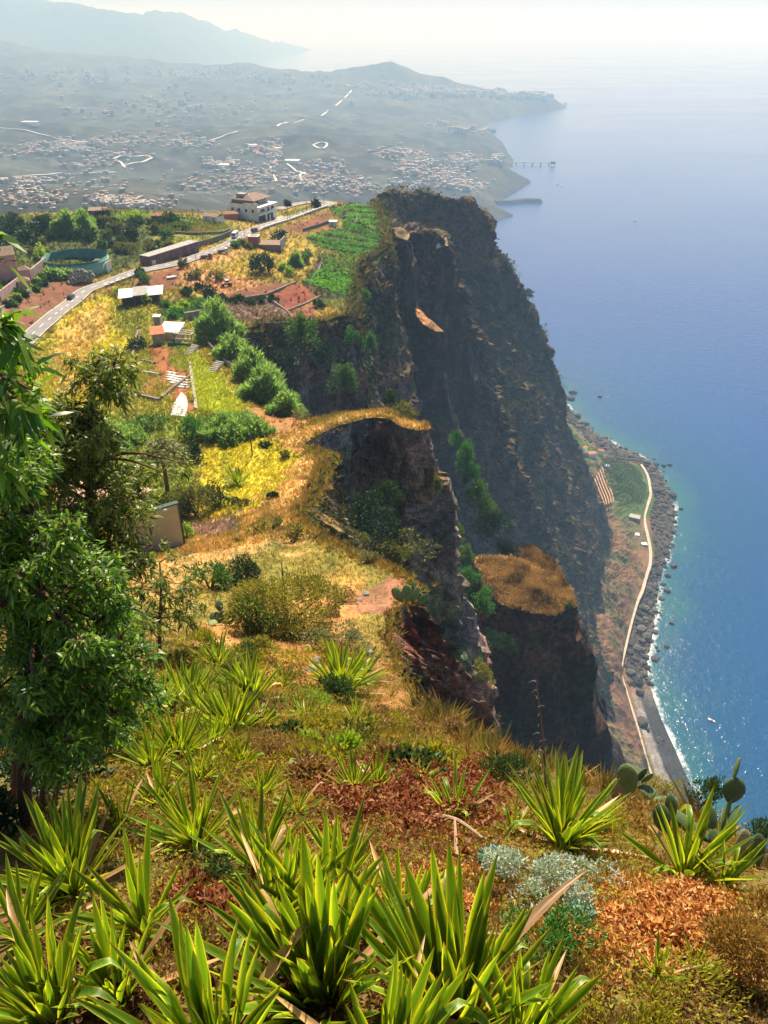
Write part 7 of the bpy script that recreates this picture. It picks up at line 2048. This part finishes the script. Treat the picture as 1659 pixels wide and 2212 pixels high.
cactus(1530, 1880, [(1560, 1850, 1535, 1790, 40, 40, 'd', .1), (1540, 1820, 1430, 1742, 40, 60, 'd', .3), (1440, 1800, 1420, 1735, 44, 20, 'd', 0), (1455, 1770, 1445, 1715, 36, 30, 'd', .1),
                    (1545, 1790, 1520, 1740, 46, 30, 'd', 0), (1555, 1800, 1580, 1720, 20, 80, 'g', -.1), (1575, 1735, 1595, 1680, 56, 10, 'd', -.1), (1582, 1690, 1598, 1635, 14, 85, 'g', -.1),
                    (1560, 1800, 1600, 1740, 30, 70, 'd', -.2), (1500, 1850, 1480, 1800, 40, 20, 't', 0), (1520, 1860, 1555, 1825, 44, 30, 't', -.1), (1490, 1830, 1520, 1790, 40, 20, 't', .2), (1600, 1870, 1610, 1790, 50, 25, 't', .3),
                    (1630, 1880, 1640, 1800, 46, 15, 'd', .5)], "tall prickly pear with dark pads against the sea")
cactus(885, 1300, [(870, 1300, 848, 1270, 22, 0, 'g', 0), (880, 1300, 878, 1262, 24, 10, 'g', 0), (890, 1302, 905, 1268, 22, 40, 'g', .3), (900, 1305, 925, 1285, 22, 20, 'g', .2), (862, 1290, 852, 1268, 18, 20, 'g', -.2), (895, 1290, 892, 1252, 16, 70, 'd', .4)], "small prickly pear on the cliff corner by the dirt hollow")
cactus(492, 1352, [(490, 1350, 478, 1318, 26, 0, 'd', 0), (495, 1350, 510, 1312, 26, 40, 'd', .3), (480, 1345, 455, 1325, 24, 20, 'd', 0), (500, 1345, 525, 1325, 24, 60, 'd', 0), (470, 1345, 450, 1345, 22, 10, 'g', -.3), (505, 1330, 500, 1298, 20, 10, 'g', .4), (478, 1322, 470, 1296, 20, 50, 'd', .2)], "dark prickly pear thicket left of the huge yellow bush")
cactus(672, 1680, [(660, 1690, 664, 1655, 16, 30, 't', 0), (675, 1688, 650, 1640, 26, 80, 'g', .2), (690, 1690, 700, 1655, 18, 40, 'd', 0), (672, 1655, 668, 1620, 18, 10, 'd', .1), (640, 1640, 622, 1648, 14, 80, 'g', .2)], "tiny prickly pear among dry leaves left of the small twin agaves")
# ------------------------------------------------------------------ eucalyptus
m_euc = mat_leaf("eucalyptus_leaves_green", [(.025, .075, .008), (.07, .17, .012), (.15, .28, .018), (.28, .37, .03)], .52, .42, spec=.45, tint=(1.1, 1.25, .4))
m_euc2 = mat_leaf("eucalyptus_leaves_olive", [(.04, .08, .014), (.10, .17, .022), (.22, .27, .035), (.34, .33, .055)], .52, .42, spec=.4, tint=(1.15, 1.1, .4))
def sickle(P, A, L_, W_, g, droop):
    n = len(P); S = 4
    s = np.linspace(0, 1, S); wprof = np.array([.15, .95, .85, .03])
    side = unit(np.cross(A, [0, 0, 1.0]) + .25 * g.normal(size=(n, 3)))
    curl = g.normal(0, .22, (n, 1))
    V = np.empty((n, S, 2, 3))
    for i in range(S):
        c = P + A * L_[:, None] * s[i] * .8 + np.array([0, 0, -1.0]) * (L_ * droop * s[i] ** 1.6)[:, None] + side * curl * L_[:, None] * s[i] ** 2
        b = unit(side + .5 * g.normal(size=(n, 3)) * 0 + np.array([0, 0, .35]) * np.sign(curl)) * (W_ * .5 * wprof[i])[:, None]
        V[:, i, 0] = c - b; V[:, i, 1] = c + b
    k = np.arange(n)[:, None] * (2 * S); q = np.arange(S - 1)[None] * 2
    F = np.stack([k + q, k + q + 1, k + q + 3, k + q + 2], -1).reshape(-1, 4)
    return V.reshape(-1, 3), F
def euc_tree(base, trunk_px, clumps, mat, label, leafL, seed, dens=1.0, name="eucalyptus_tree", rt=.07):
    """clumps: X, Y, t, radius px, leaves; trunk: list of X, Y, t"""
    g = np.random.default_rng(seed); b = np.asarray(base, float); r = empty(name, b)
    T = [np.zeros(3)] + [at(*q) - b for q in trunk_px]
    T = catmull(np.array(T), 6 * len(T)); mb = MB().tube(T, np.linspace(rt, rt * .3, len(T)), 8); mb.obj("trunk", m_barkred, r)
    Vs = []; n0 = 0; Fs = []; br = MB()
    for X, Y, t, rp, n in clumps:
        c = at(X, Y, t) - b; R = rp / FPX * t
        k = ((T - c) ** 2).sum(1); k[T[:, 2] > c[2] + R * .5] += 4 * R * R; j = k.argmin(); a = T[j]
        m = (a + c) / 2 + np.array([0, 0, .12 * np.linalg.norm(c - a)])
        br.tube(catmull(np.array([a, m, c]), 6), np.linspace(rt * .38, .006, 6), 5)
        n = int(n * dens); ntw = max(4, n // 14)
        tip = c + unit(g.normal(size=(ntw, 3))) * (R * g.uniform(.25, 1.0, (ntw, 1)) ** .7) * np.array([1, 1, .85])
        for q in tip[:min(ntw, 14)]: br.tube([c, (c + q) / 2 + [0, 0, .05 * R], q], [.008, .005, .002], 4)
        ti = g.integers(0, ntw, n)
        P = tip[ti] + g.normal(size=(n, 3)) * R * .16
        dirv = unit(tip[ti] - c + 1e-3)
        A = unit(dirv * .9 + g.normal(size=(n, 3)) * .9 + np.array([0, 0, .1]))
        L_ = leafL * g.uniform(.6, 1.25, n)
        V, F = sickle(P, A, L_, L_ * g.uniform(.17, .25, n), g, g.uniform(.15, .6, n))
        Vs.append(V); Fs.append(F + n0); n0 += len(V)
    link("crown", mesh_np("crown", np.concatenate(Vs), np.concatenate(Fs), mat, smooth_=True), r)
    tag(br.obj("branches", m_barkred, r, True), kind="stuff")
    tag(r, label, "tree", "eucalyptus trees")
g = np.random.default_rng(77)
def blob(poly, t0, t1, rpx, k, n, seed):
    """clump centres inside an outline"""
    g = np.random.default_rng(seed); P = np.array(poly, float); out = []
    lo, hi = P.min(0), P.max(0)
    while len(out) < k:
        q = g.uniform(lo, hi)
        if inside(P, q[None])[0] and all((q[0] - o[0]) ** 2 + (q[1] - o[1]) ** 2 > (rpx * .5) ** 2 for o in out[-12:]): out.append((q[0], q[1], g.uniform(t0, t1), rpx * g.uniform(.75, 1.25), n))
    return out
base1 = hit(58, 1790); tb = base1[1] / ray(58, 1790)[1]
euc_tree(base1, [(50, 1640, tb * .98), (60, 1500, tb * .95), (90, 1250, tb * .93), (60, 1050, tb * .92)],
         blob([(-60, 960), (60, 940), (130, 1080), (210, 1180), (250, 1300), (300, 1420), (318, 1520), (290, 1590), (200, 1600), (120, 1660), (40, 1560), (-60, 1620)], tb * .82, tb * 1.05, 46, 125, 230, 1),
         m_euc, "big leafy green eucalyptus filling the lower left side", .105, 41)
base2 = hit(-70, 1820); t2 = base2[1] / ray(-70, 1820)[1]
euc_tree(base2, [(-60, 1300, 6.5), (-40, 1000, 5.8), (-20, 780, 5.4)],
         blob([(-60, 640), (10, 690), (45, 740), (75, 830), (60, 900), (10, 930), (-60, 940)], 5.0, 5.8, 60, 12, 50, 2) + [(-14, 520, 5.5, 30, 12), (-14, 570, 5.5, 36, 16), (10, 1000, 5.8, 60, 70)],
         m_euc, "eucalyptus with long hanging leaves cut by the upper left border", .21, 42, rt=.05)
base3 = hit(150, 1560); t3 = base3[1] / ray(150, 1560)[1]
euc_tree(base3, [(160, 1300, t3 * .92), (190, 1100, t3 * .88), (195, 900, t3 * .86), (205, 790, t3 * .85)],
         blob([(165, 780), (205, 765), (270, 790), (280, 840), (240, 850), (200, 850), (165, 820)], t3 * .8, t3 * .88, 34, 10, 190, 3)
         + blob([(60, 870), (150, 850), (215, 880), (230, 950), (210, 1000), (120, 1020), (40, 990)], t3 * .8, t3 * .9, 46, 22, 300, 4)
         + blob([(60, 1000), (200, 990), (300, 1010), (320, 1100), (290, 1180), (300, 1230), (180, 1260), (60, 1180)], t3 * .82, t3 * .95, 46, 36, 300, 5)
         + [(390, 1000, t3 * .86, 30, 60), (350, 1020, t3 * .86, 30, 60), (330, 1180, t3 * .9, 36, 90), (310, 1260, t3 * .9, 30, 80)],
         m_euc2, "slender eucalyptus with open olive crown before the terraces", .17, 43, rt=.10)
base4 = hit(345, 1440); t4 = base4[1] / ray(345, 1440)[1]
euc_tree(base4, [(345, 1350, t4), (348, 1280, t4), (345, 1215, t4)],
         blob([(320, 1200), (370, 1190), (420, 1300), (410, 1350), (360, 1340), (300, 1360), (290, 1290)], t4 * .97, t4 * 1.03, 28, 16, 130, 6),
         m_euc2, "small dark eucalyptus with thin bare trunk on the dry slope", .30, 44, rt=.09)
euc_tree(hit(240, 1420), [(250, 1380, t4 * .9), (260, 1320, t4 * .88)],
         blob([(220, 1290), (300, 1290), (330, 1380), (300, 1440), (220, 1420)], t4 * .8, t4 * .9, 34, 12, 120, 8), m_euc2, "low eucalyptus sapling between the big tree and the small dark one", .28, 45, rt=.06)

# ------------------------------------------------------------------ litter, herbs and tall grass of the near slope
def litter(name, poly, n, size, cols, heap, label, seed, asp=.5, up=.25, trans=.3):
    g = np.random.default_rng(seed); Q = hits(poly)[:, :2]
    lo, hi = Q.min(0), Q.max(0); xy = g.uniform(lo, hi, (n * 3, 2)); xy = xy[inside(Q, xy)][:n]
    d, _ = seg_near(Q, xy); nn = fbm(np.c_[xy / .45, xy[:, :1] * 0], 3, off=seed)
    hgt = heap * np.clip(.55 + nn, 0, 1.4) * smooth(0, .35, d)
    keep = g.uniform(size=len(xy)) < np.clip(smooth(-.05, .6, d * (1 + .8 * nn) + .3 * nn), 0, 1); xy = xy[keep]; hgt = hgt[keep]
    z = ground_z(xy) + hgt * g.uniform(.35, 1.0, len(xy))
    A = unit(g.normal(size=(len(xy), 3)) * [1, 1, .55] + [0, 0, up]); s = size * g.uniform(.5, 1.4, len(xy))
    V, F = leaf_quads(np.c_[xy, z], A, s, s * asp, g, bend=.22)
    tag(link(name, mesh_np(name, V, F, mat_leaf(name + "_leaf", cols, trans, .7, spec=.15, tint=(1.2, .9, .5)), smooth_=False)), label, "leaf litter", kind="stuff")
RED = [(.07, .018, .008), (.21, .055, .02), (.36, .15, .06), (.15, .04, .016), (.42, .24, .12)]
ORA = [(.18, .05, .01), (.46, .17, .035), (.60, .32, .09), (.68, .46, .20), (.35, .11, .02)]
litter("red_dry_leaves", [(640, 1720), (700, 1660), (820, 1660), (960, 1640), (1060, 1660), (1100, 1740), (1110, 1800), (1000, 1830), (860, 1810), (700, 1790)], 16000, .075, RED, .32, "red brown withered leaves covering the slope in the middle", 31)
litter("red_dry_leaves", [(340, 1905), (420, 1880), (540, 1890), (570, 1960), (500, 2010), (380, 2010), (330, 1960)], 6000, .065, RED, .22, "dark red withered leaves between the left agaves", 32)
litter("orange_dry_leaves", [(1240, 1960), (1400, 1900), (1560, 1925), (1659, 1960), (1659, 2090), (1480, 2110), (1260, 2080)], 17000, .05, ORA, .25, "bright orange dry leaves heaped at the right border", 33)
litter("red_dry_leaves", [(560, 1720), (700, 1620), (960, 1600), (1120, 1660), (1200, 1800), (1100, 1900), (700, 1880), (560, 1800)], 7000, .085, RED, .14, "thinly strewn red leaves round the red leaf patch", 39)
litter("orange_dry_leaves", [(1100, 2000), (1300, 1880), (1600, 1880), (1700, 2160), (1300, 2160)], 7000, .06, ORA, .10, "thinly strewn orange leaves round the orange heap", 40)
litter("orange_dry_leaves", [(760, 1880), (1060, 1850), (1100, 1960), (1040, 2000), (820, 1990), (740, 1930)], 9000, .055, ORA, .15, "orange dry leaves behind the two biggest agaves", 34)
litter("brown_dry_leaves", [(80, 2000), (600, 1980), (1260, 2080), (1659, 2060), (1700, 2260), (0, 2260)], 30000, .045, [(.05, .02, .008), (.11, .05, .015), (.17, .09, .03), (.07, .07, .015)], .10, "brown leaf litter under the agaves", 35)
litter("mixed_ground_leaves", [(280, 1600), (640, 1560), (900, 1580), (1020, 1620), (1000, 1700), (700, 1700), (620, 1800), (300, 1900), (0, 1900), (0, 1780)], 30000, .09, [(.12, .10, .015), (.22, .19, .03), (.26, .14, .04), (.10, .13, .02)], .16, "yellow and brown low herbs under the agaves", 36, asp=.3)

def herb(X, Y, wpx, hpx, kind, label, leaf, dens=1.0, asp=.45, name="shrub", cat="shrub", **k):
    return bush(X, Y, wpx, hpx, kind, label, stem=False, leaf=leaf, dens=dens, asp=asp, name=name, cat=cat, **k)
LEAFM['silver'] = mat_leaf("leaves_silver", [(.26, .33, .26), (.42, .50, .42), (.55, .62, .55)], .35, .5)
LEAFM['teal'] = mat_leaf("leaves_blue_green", [(.10, .24, .16), (.20, .36, .26)], .35, .5)
LEAFM['straw'] = mat_leaf("stems_straw_brown", [(.20, .10, .02), (.32, .18, .04), (.40, .26, .07)], .4, .7)
LEAFM['herb'] = mat_leaf("herb_yellow_green", [(.16, .17, .012), (.32, .30, .02), (.46, .38, .04)], .45, .6)
LEAFM['broom'] = mat_leaf("broom_green", [(.02, .05, .015), (.045, .09, .025), (.10, .14, .03)], .35, .6)
herb(1150, 1935, 200, 130, 'silver', "silver leaved shrub beside the bright yellow agave", .040, 1.1, name="silver_shrub")
herb(1265, 1905, 130, 70, 'silver', "low spreading silver shrub in front of the bright yellow agave", .045, .9, name="silver_shrub")
herb(1075, 1890, 80, 100, 'silver', "upright silver shrub left of the spreading ones", .045, .8, name="silver_shrub")
herb(1055, 1870, 34, 60, 'teal', "single blue green eucalyptus sprout above the silver shrub", .07, .6, asp=.7, name="blue_sprout")
herb(1180, 2055, 170, 150, 'vine', "fresh green small leaved shrub under the silver shrub", .035, 1.0, name="green_shrub")
herb(1235, 1990, 90, 60, 'teal', "blue green herb between silver shrub and orange leaves", .04, .7, asp=.6, name="herb")
herb(1600, 2120, 180, 270, 'straw', "feathery rust brown bush in the bottom right corner", .07, 1.2, asp=.06, name="feathery_bush", up=1.2)
herb(1660, 2000, 120, 160, 'straw', "feathery brown bush at the right border above the corner one", .07, 1.0, asp=.06, name="feathery_bush", up=1.2)
herb(1400, 2190, 330, 120, 'herb', "low yellow green herb carpet at the bottom right", .05, 1.0, asp=.2, name="herb", up=.9)
herb(1300, 2230, 160, 90, 'herb', "yellow green herb between the agave and the corner bush", .05, 1.0, asp=.2, name="herb", up=.9)
herb(1085, 1692, 130, 90, 'broom', "dark green broom at the edge of the black cliff", .10, 1.2, asp=.08, name="broom", up=1.3)
herb(1000, 1660, 110, 70, 'herb', "yellow green broom left of the dark broom", .10, 1.0, asp=.1, name="broom", up=1.3)
herb(970, 1590, 60, 80, 'dry', "brown dry shrub hanging at the rim", .10, 1.0, asp=.12, name="dry_shrub")
herb(590, 1640, 120, 80, 'dry', "fuzzy brown dry shrub behind the round agave", .09, 1.1, asp=.10, name="dry_shrub", up=.8)
herb(700, 1600, 150, 90, 'herb', "yellow green scrub in front of the cliff lip agave", .09, 1.0, asp=.22, name="scrub")
herb(830, 1590, 110, 70, 'herb', "yellow scrub beside the red rock lip", .09, 1.0, asp=.22, name="scrub")
herb(640, 1540, 110, 60, 'gold', "golden low scrub between the spiky agaves", .09, 1.0, asp=.3, name="scrub")
herb(690, 1530, 90, 50, 'lime', "lime low scrub under the agave beside rocks", .09, .9, asp=.3, name="scrub")
herb(850, 1655, 80, 50, 'broom', "small green broom at the head of the red leaves", .08, 1.0, asp=.1, name="broom", up=1.2)
herb(460, 1900, 150, 70, 'broom', "dark mossy cushion behind the left red leaves", .03, 1.0, asp=.5, name="cushion_plant")
herb(1420, 1720, 90, 80, 'herb', "yellow flowering sprigs before the beach", .03, .8, asp=.25, name="sprigs", up=1.2)
herb(1380, 1790, 130, 90, 'straw', "tangled orange dry stems under the tan prickly pear", .08, 1.0, asp=.06, name="tangled_shrub", up=.7)
herb(1300, 1800, 120, 80, 'herb', "yellow herb right of the bright yellow agave", .05, 1.0, asp=.2, name="herb", up=.8)
LEAFM['stemdark'] = LEAFM['broom']
herb(1520, 1740, 80, 110, 'broom', "dark wiry sprigs beside the dark prickly pear", .07, .8, asp=.06, name="wiry_sprigs", up=1.5)
herb(1640, 1830, 90, 100, 'broom', "dark wiry sprigs at the right border", .07, .8, asp=.06, name="wiry_sprigs", up=1.5)
herb(560, 2090, 180, 70, 'olive', "low green ground herb among the leaf litter", .03, .9, asp=.5, name="herb")
herb(340, 2130, 160, 60, 'dry', "pinkish dry twiggy herb at the bottom left", .035, 1.0, asp=.15, name="herb", up=.8)
herb(430, 2040, 120, 50, 'olive', "small green ground herb left of the slender agave", .03, .9, asp=.5, name="herb")
for X, Y, w, h, lab in [(640, 1650, 70, 40, "bright yellow grass clump left of the twin agaves"), (480, 1690, 110, 60, "tall yellow grass before the pale agave clump"), (380, 1740, 110, 60, "tall yellow grass behind the upright agave"),
                        (220, 1740, 100, 60, "tall yellow grass under the big eucalyptus"), (560, 1790, 90, 50, "yellow grass left of the red leaves")]:
    herb(X, Y, w, h, 'herb', lab, .14, 1.0, asp=.07, name="grass_clump", cat="grass", up=1.6)

def fg_grass(name, n, r0, r1, h0, col, label, seed, nb=9, th=(-36, 36), poly=None):
    g = np.random.default_rng(seed)
    r = np.exp(g.uniform(math.log(r0), math.log(r1), n)); t_ = np.radians(g.uniform(th[0], th[1], n)); xy = np.c_[r * np.sin(t_), r * np.cos(t_)]
    k = inside(plan, xy)
    if poly is not None: k &= inside(hits(poly)[:, :2], xy)
    xy = xy[k]; r = r[k]; nn = fbm(np.c_[xy / 1.3, xy[:, :1] * 0], 3, off=seed); k = g.uniform(size=len(xy)) < smooth(-.45, .35, nn); xy = xy[k]; r = r[k]
    T, F = tuft_tmpl(nb, g, .035, .6); s = h0 * g.uniform(.5, 1.4, len(xy))
    cc = np.array(col)[g.integers(0, len(col), len(xy))] * g.uniform(.7, 1.3, (len(xy), 1))
    me = scatter_mesh(name, T, F, np.c_[xy, ground_z(xy) - .02], s, g.uniform(0, 6.28, len(xy)), m_tuft, cc, tilt=g.normal(0, .3, (len(xy), 2)))
    tag(link(name, me), label, "grass", kind="stuff")
YG = [(.30, .25, .03), (.36, .27, .05), (.22, .22, .03), (.40, .26, .08)]
fg_grass("yellow_grass", 12000, 8, 30, .28, YG, "yellow grass between the agaves of the slope", 61, 10, (-36, 6))
fg_grass("straw_grass", 9000, 2.2, 10, .13, [(.22, .13, .04), (.30, .19, .07), (.18, .15, .03)], "thin straw grass between the nearest plants", 62, 8)
# fallen branches
def branch(pts, rad, label):
    P = [hit(X, Y) + [0, 0, dz] for X, Y, dz in pts]; r = empty("fallen_branch", P[0])
    MB().tube(catmull(np.array(P) - P[0], 12), np.linspace(rad, rad * .4, 12), 6).obj("wood", m_deadwood, r); tag(r, label, "branch")
m_deadwood = mat_plain("dead_wood_pale", (.30, .19, .12), .9, (8, .3))
branch([(930, 1780, .15), (985, 1800, .22), (1040, 1835, .18)], .03, "pale fallen branch at the end of the red leaves")
branch([(985, 1865, .1), (980, 1800, .25)], .025, "short pale stick propped beside the fallen branch")
branch([(790, 1540, .1), (850, 1580, .15), (890, 1625, .1)], .02, "thin bleached stick beside the red rock lip")
# stones on the ridge
for X, Y, s, lab in [(790, 1285, .32, "pale rounded stone on the dirt patch"), (775, 1298, .22, "smaller pale stone beside the rounded one"), (690, 1432, .34, "flat pale stone by the dry grass path"), (672, 1452, .30, "second flat stone lower on the dry grass path"), (795, 1415, .4, "grey rock at the cliff lip behind the agaves")]:
    p = hit(X, Y); r = link("ridge_stone", rock_mesh("ridge_stone", int(X), m_boulder), None, p + [0, 0, .1 * s], (0, 0, X), (s, s * .8, s * .6)); tag(r, lab, "stone", "stones on the ridge")

# thicket and thin stems under the eucalyptus
for X, Y, w, h, kind, lab in [(60, 1720, 150, 130, 'shade', "dark thicket around the eucalyptus trunk"), (180, 1690, 130, 110, 'shade', "dark thicket right of the eucalyptus trunk"), (-10, 1800, 130, 140, 'shade', "dark thicket at the left border below the eucalyptus"),
                        (250, 1640, 90, 90, 'dark', "dark green brush under the right skirt of the eucalyptus"), (120, 1780, 120, 80, 'olive', "olive brush at the eucalyptus foot"), (300, 1500, 70, 90, 'mid', "green brush between eucalyptus and pale agaves"), (10, 1650, 110, 140, 'shade', "dark brush behind the eucalyptus trunk")]:
    herb(X, Y, w, h, kind, lab, .10, 1.2, asp=.3, name="thicket", cat="thicket")
for X, Y, X2, Y2, lab in [(85, 1760, 80, 1500, "thin reddish sapling stem right of the main trunk"), (20, 1750, 30, 1480, "thin dark sapling stem left of the main trunk"), (110, 1740, 130, 1520, "leaning sapling stem at the thicket")]:
    p = hit(X, Y); t = p[1] / ray(X, Y)[1]; q = at(X2, Y2, t * .95) - p; r = empty("sapling", p); MB().tube(catmull(np.array([(0, 0, -.1), q * .5 + [.05, 0, 0], q]), 10), np.linspace(.035, .015, 10), 6).obj("trunk", m_barkred, r)
    g = np.random.default_rng(int(X)); V, F = leaf_cloud(220, (.5, .5, .4), .12, g, .22, 6, dome=False); link("crown", mesh_np("crown", V + q, F, m_euc, smooth_=False), r); tag(r, lab, "tree")

litter("ground_herbs", [(0, 1800), (300, 1640), (700, 1640), (1000, 1650), (1659, 1830), (1700, 2260), (0, 2260)], 46000, .05, [(.14, .18, .02), (.30, .32, .03), (.44, .37, .04), (.24, .10, .03), (.38, .19, .05)], .14, "small green and yellow herbs carpeting the near slope", 37, asp=.35, up=.8, trans=.4)
litter("ridge_herbs", [(300, 1440), (640, 1400), (850, 1420), (960, 1560), (1010, 1640), (700, 1690), (300, 1690)], 24000, .13, [(.16, .18, .02), (.38, .36, .03), (.52, .43, .04), (.40, .21, .06), (.28, .30, .04)], .16, "yellow green herbs on the slope between the agaves", 38, asp=.3, up=.9, trans=.42)

# plants along the rim of the near slope
def rim_tufts(name, s0, s1, n, size, cols, label, seed, spread):
    g = np.random.default_rng(seed); s_ = g.uniform(s0, s1, n); xy = np.stack([np.interp(s_, EDGE_S, edge_xy[:, 0]), np.interp(s_, EDGE_S, edge_xy[:, 1])], 1)
    r = np.hypot(xy[:, 0], xy[:, 1]); xy = xy + g.normal(0, 1, (n, 2)) * (spread * r)[:, None] - xy / r[:, None] * (np.abs(g.normal(0, 1, n)) * spread * r * .7)[:, None]
    k = inside(plan, xy) | (g.uniform(size=n) < (.25 if size > .0031 else .03)); xy = xy[k]; r = r[k]
    z = ground_z(xy) - np.where(inside(plan, xy), 0, .006 * r); C = np.array(cols)[g.integers(0, len(cols), len(xy))] * g.uniform(.6, 1.3, (len(xy), 1))
    T, F = tuft_tmpl(11, g, .07, .7); sc = size * r * np.exp(g.normal(0, .35, len(xy)))
    tag(link(name, scatter_mesh(name, T, F, np.c_[xy, z - .02], np.c_[sc * 1.4, sc * 1.4, sc], g.uniform(0, 6.3, len(xy)), m_tuft, C, tilt=g.normal(0, .4, (len(xy), 2)))), label, "grass", kind="stuff")
_sL = lambda i: _L[min(i + 2, len(_L) - 1)] if i else 0.0
RC = [(.34, .24, .05), (.42, .26, .08), (.22, .22, .03), (.14, .12, .03), (.28, .14, .04)]
rim_tufts("rim_grass", _sL(0), _sL(5), 2600, .016, RC, "straggling dry grass along the lip of the near slope", 71, .03)
rim_tufts("rim_grass", _sL(4), _sL(16), 4200, .0055, RC, "dry grass hanging over the near ridge wall", 72, .010)
rim_tufts("rim_grass", _sL(15), _sL(28), 2200, .0030, [(.44, .26, .08), (.36, .22, .07), (.24, .20, .04), (.14, .10, .04)], "dry grass hanging over the bluff edge", 73, .006)
rim_tufts("rim_grass", _sL(28), _sL(43), 3600, .0040, [(.16, .14, .04), (.10, .12, .03), (.26, .18, .06), (.06, .08, .02)], "scrubby grass along the far cliff edge", 74, .004)

# scattered scrub that breaks up the grass between the agaves
g = np.random.default_rng(91)
for i in range(64):
    X = g.uniform(300, 980); Y = g.uniform(1400, 1680)
    if X > 700 + (Y - 1400) * 1.0 or (610 < X < 700 and Y < 1500): continue
    k = ['herb', 'gold', 'dry', 'lime', 'olive', 'herb', 'broom', 'dry'][i % 8]
    o = herb(X, Y, g.uniform(60, 125), g.uniform(44, 84), k, {'herb': "low yellow herb clump", 'gold': "golden low shrub", 'dry': "brown dried shrub", 'lime': "fresh lime shrub", 'olive': "olive low shrub", 'broom': "dark wiry broom"}[k] + (" left of the round spiky agave" if X < 450 else " near the round spiky agave" if X < 560 else " on the dry path" if X < 690 else " by the cliff lip") + (", higher up" if Y < 1500 else ", half way down" if Y < 1600 else ", lower down"), .13, 1.1, asp=.45, name="slope_shrub", up=.8, group="low shrubs between the spiky agaves")
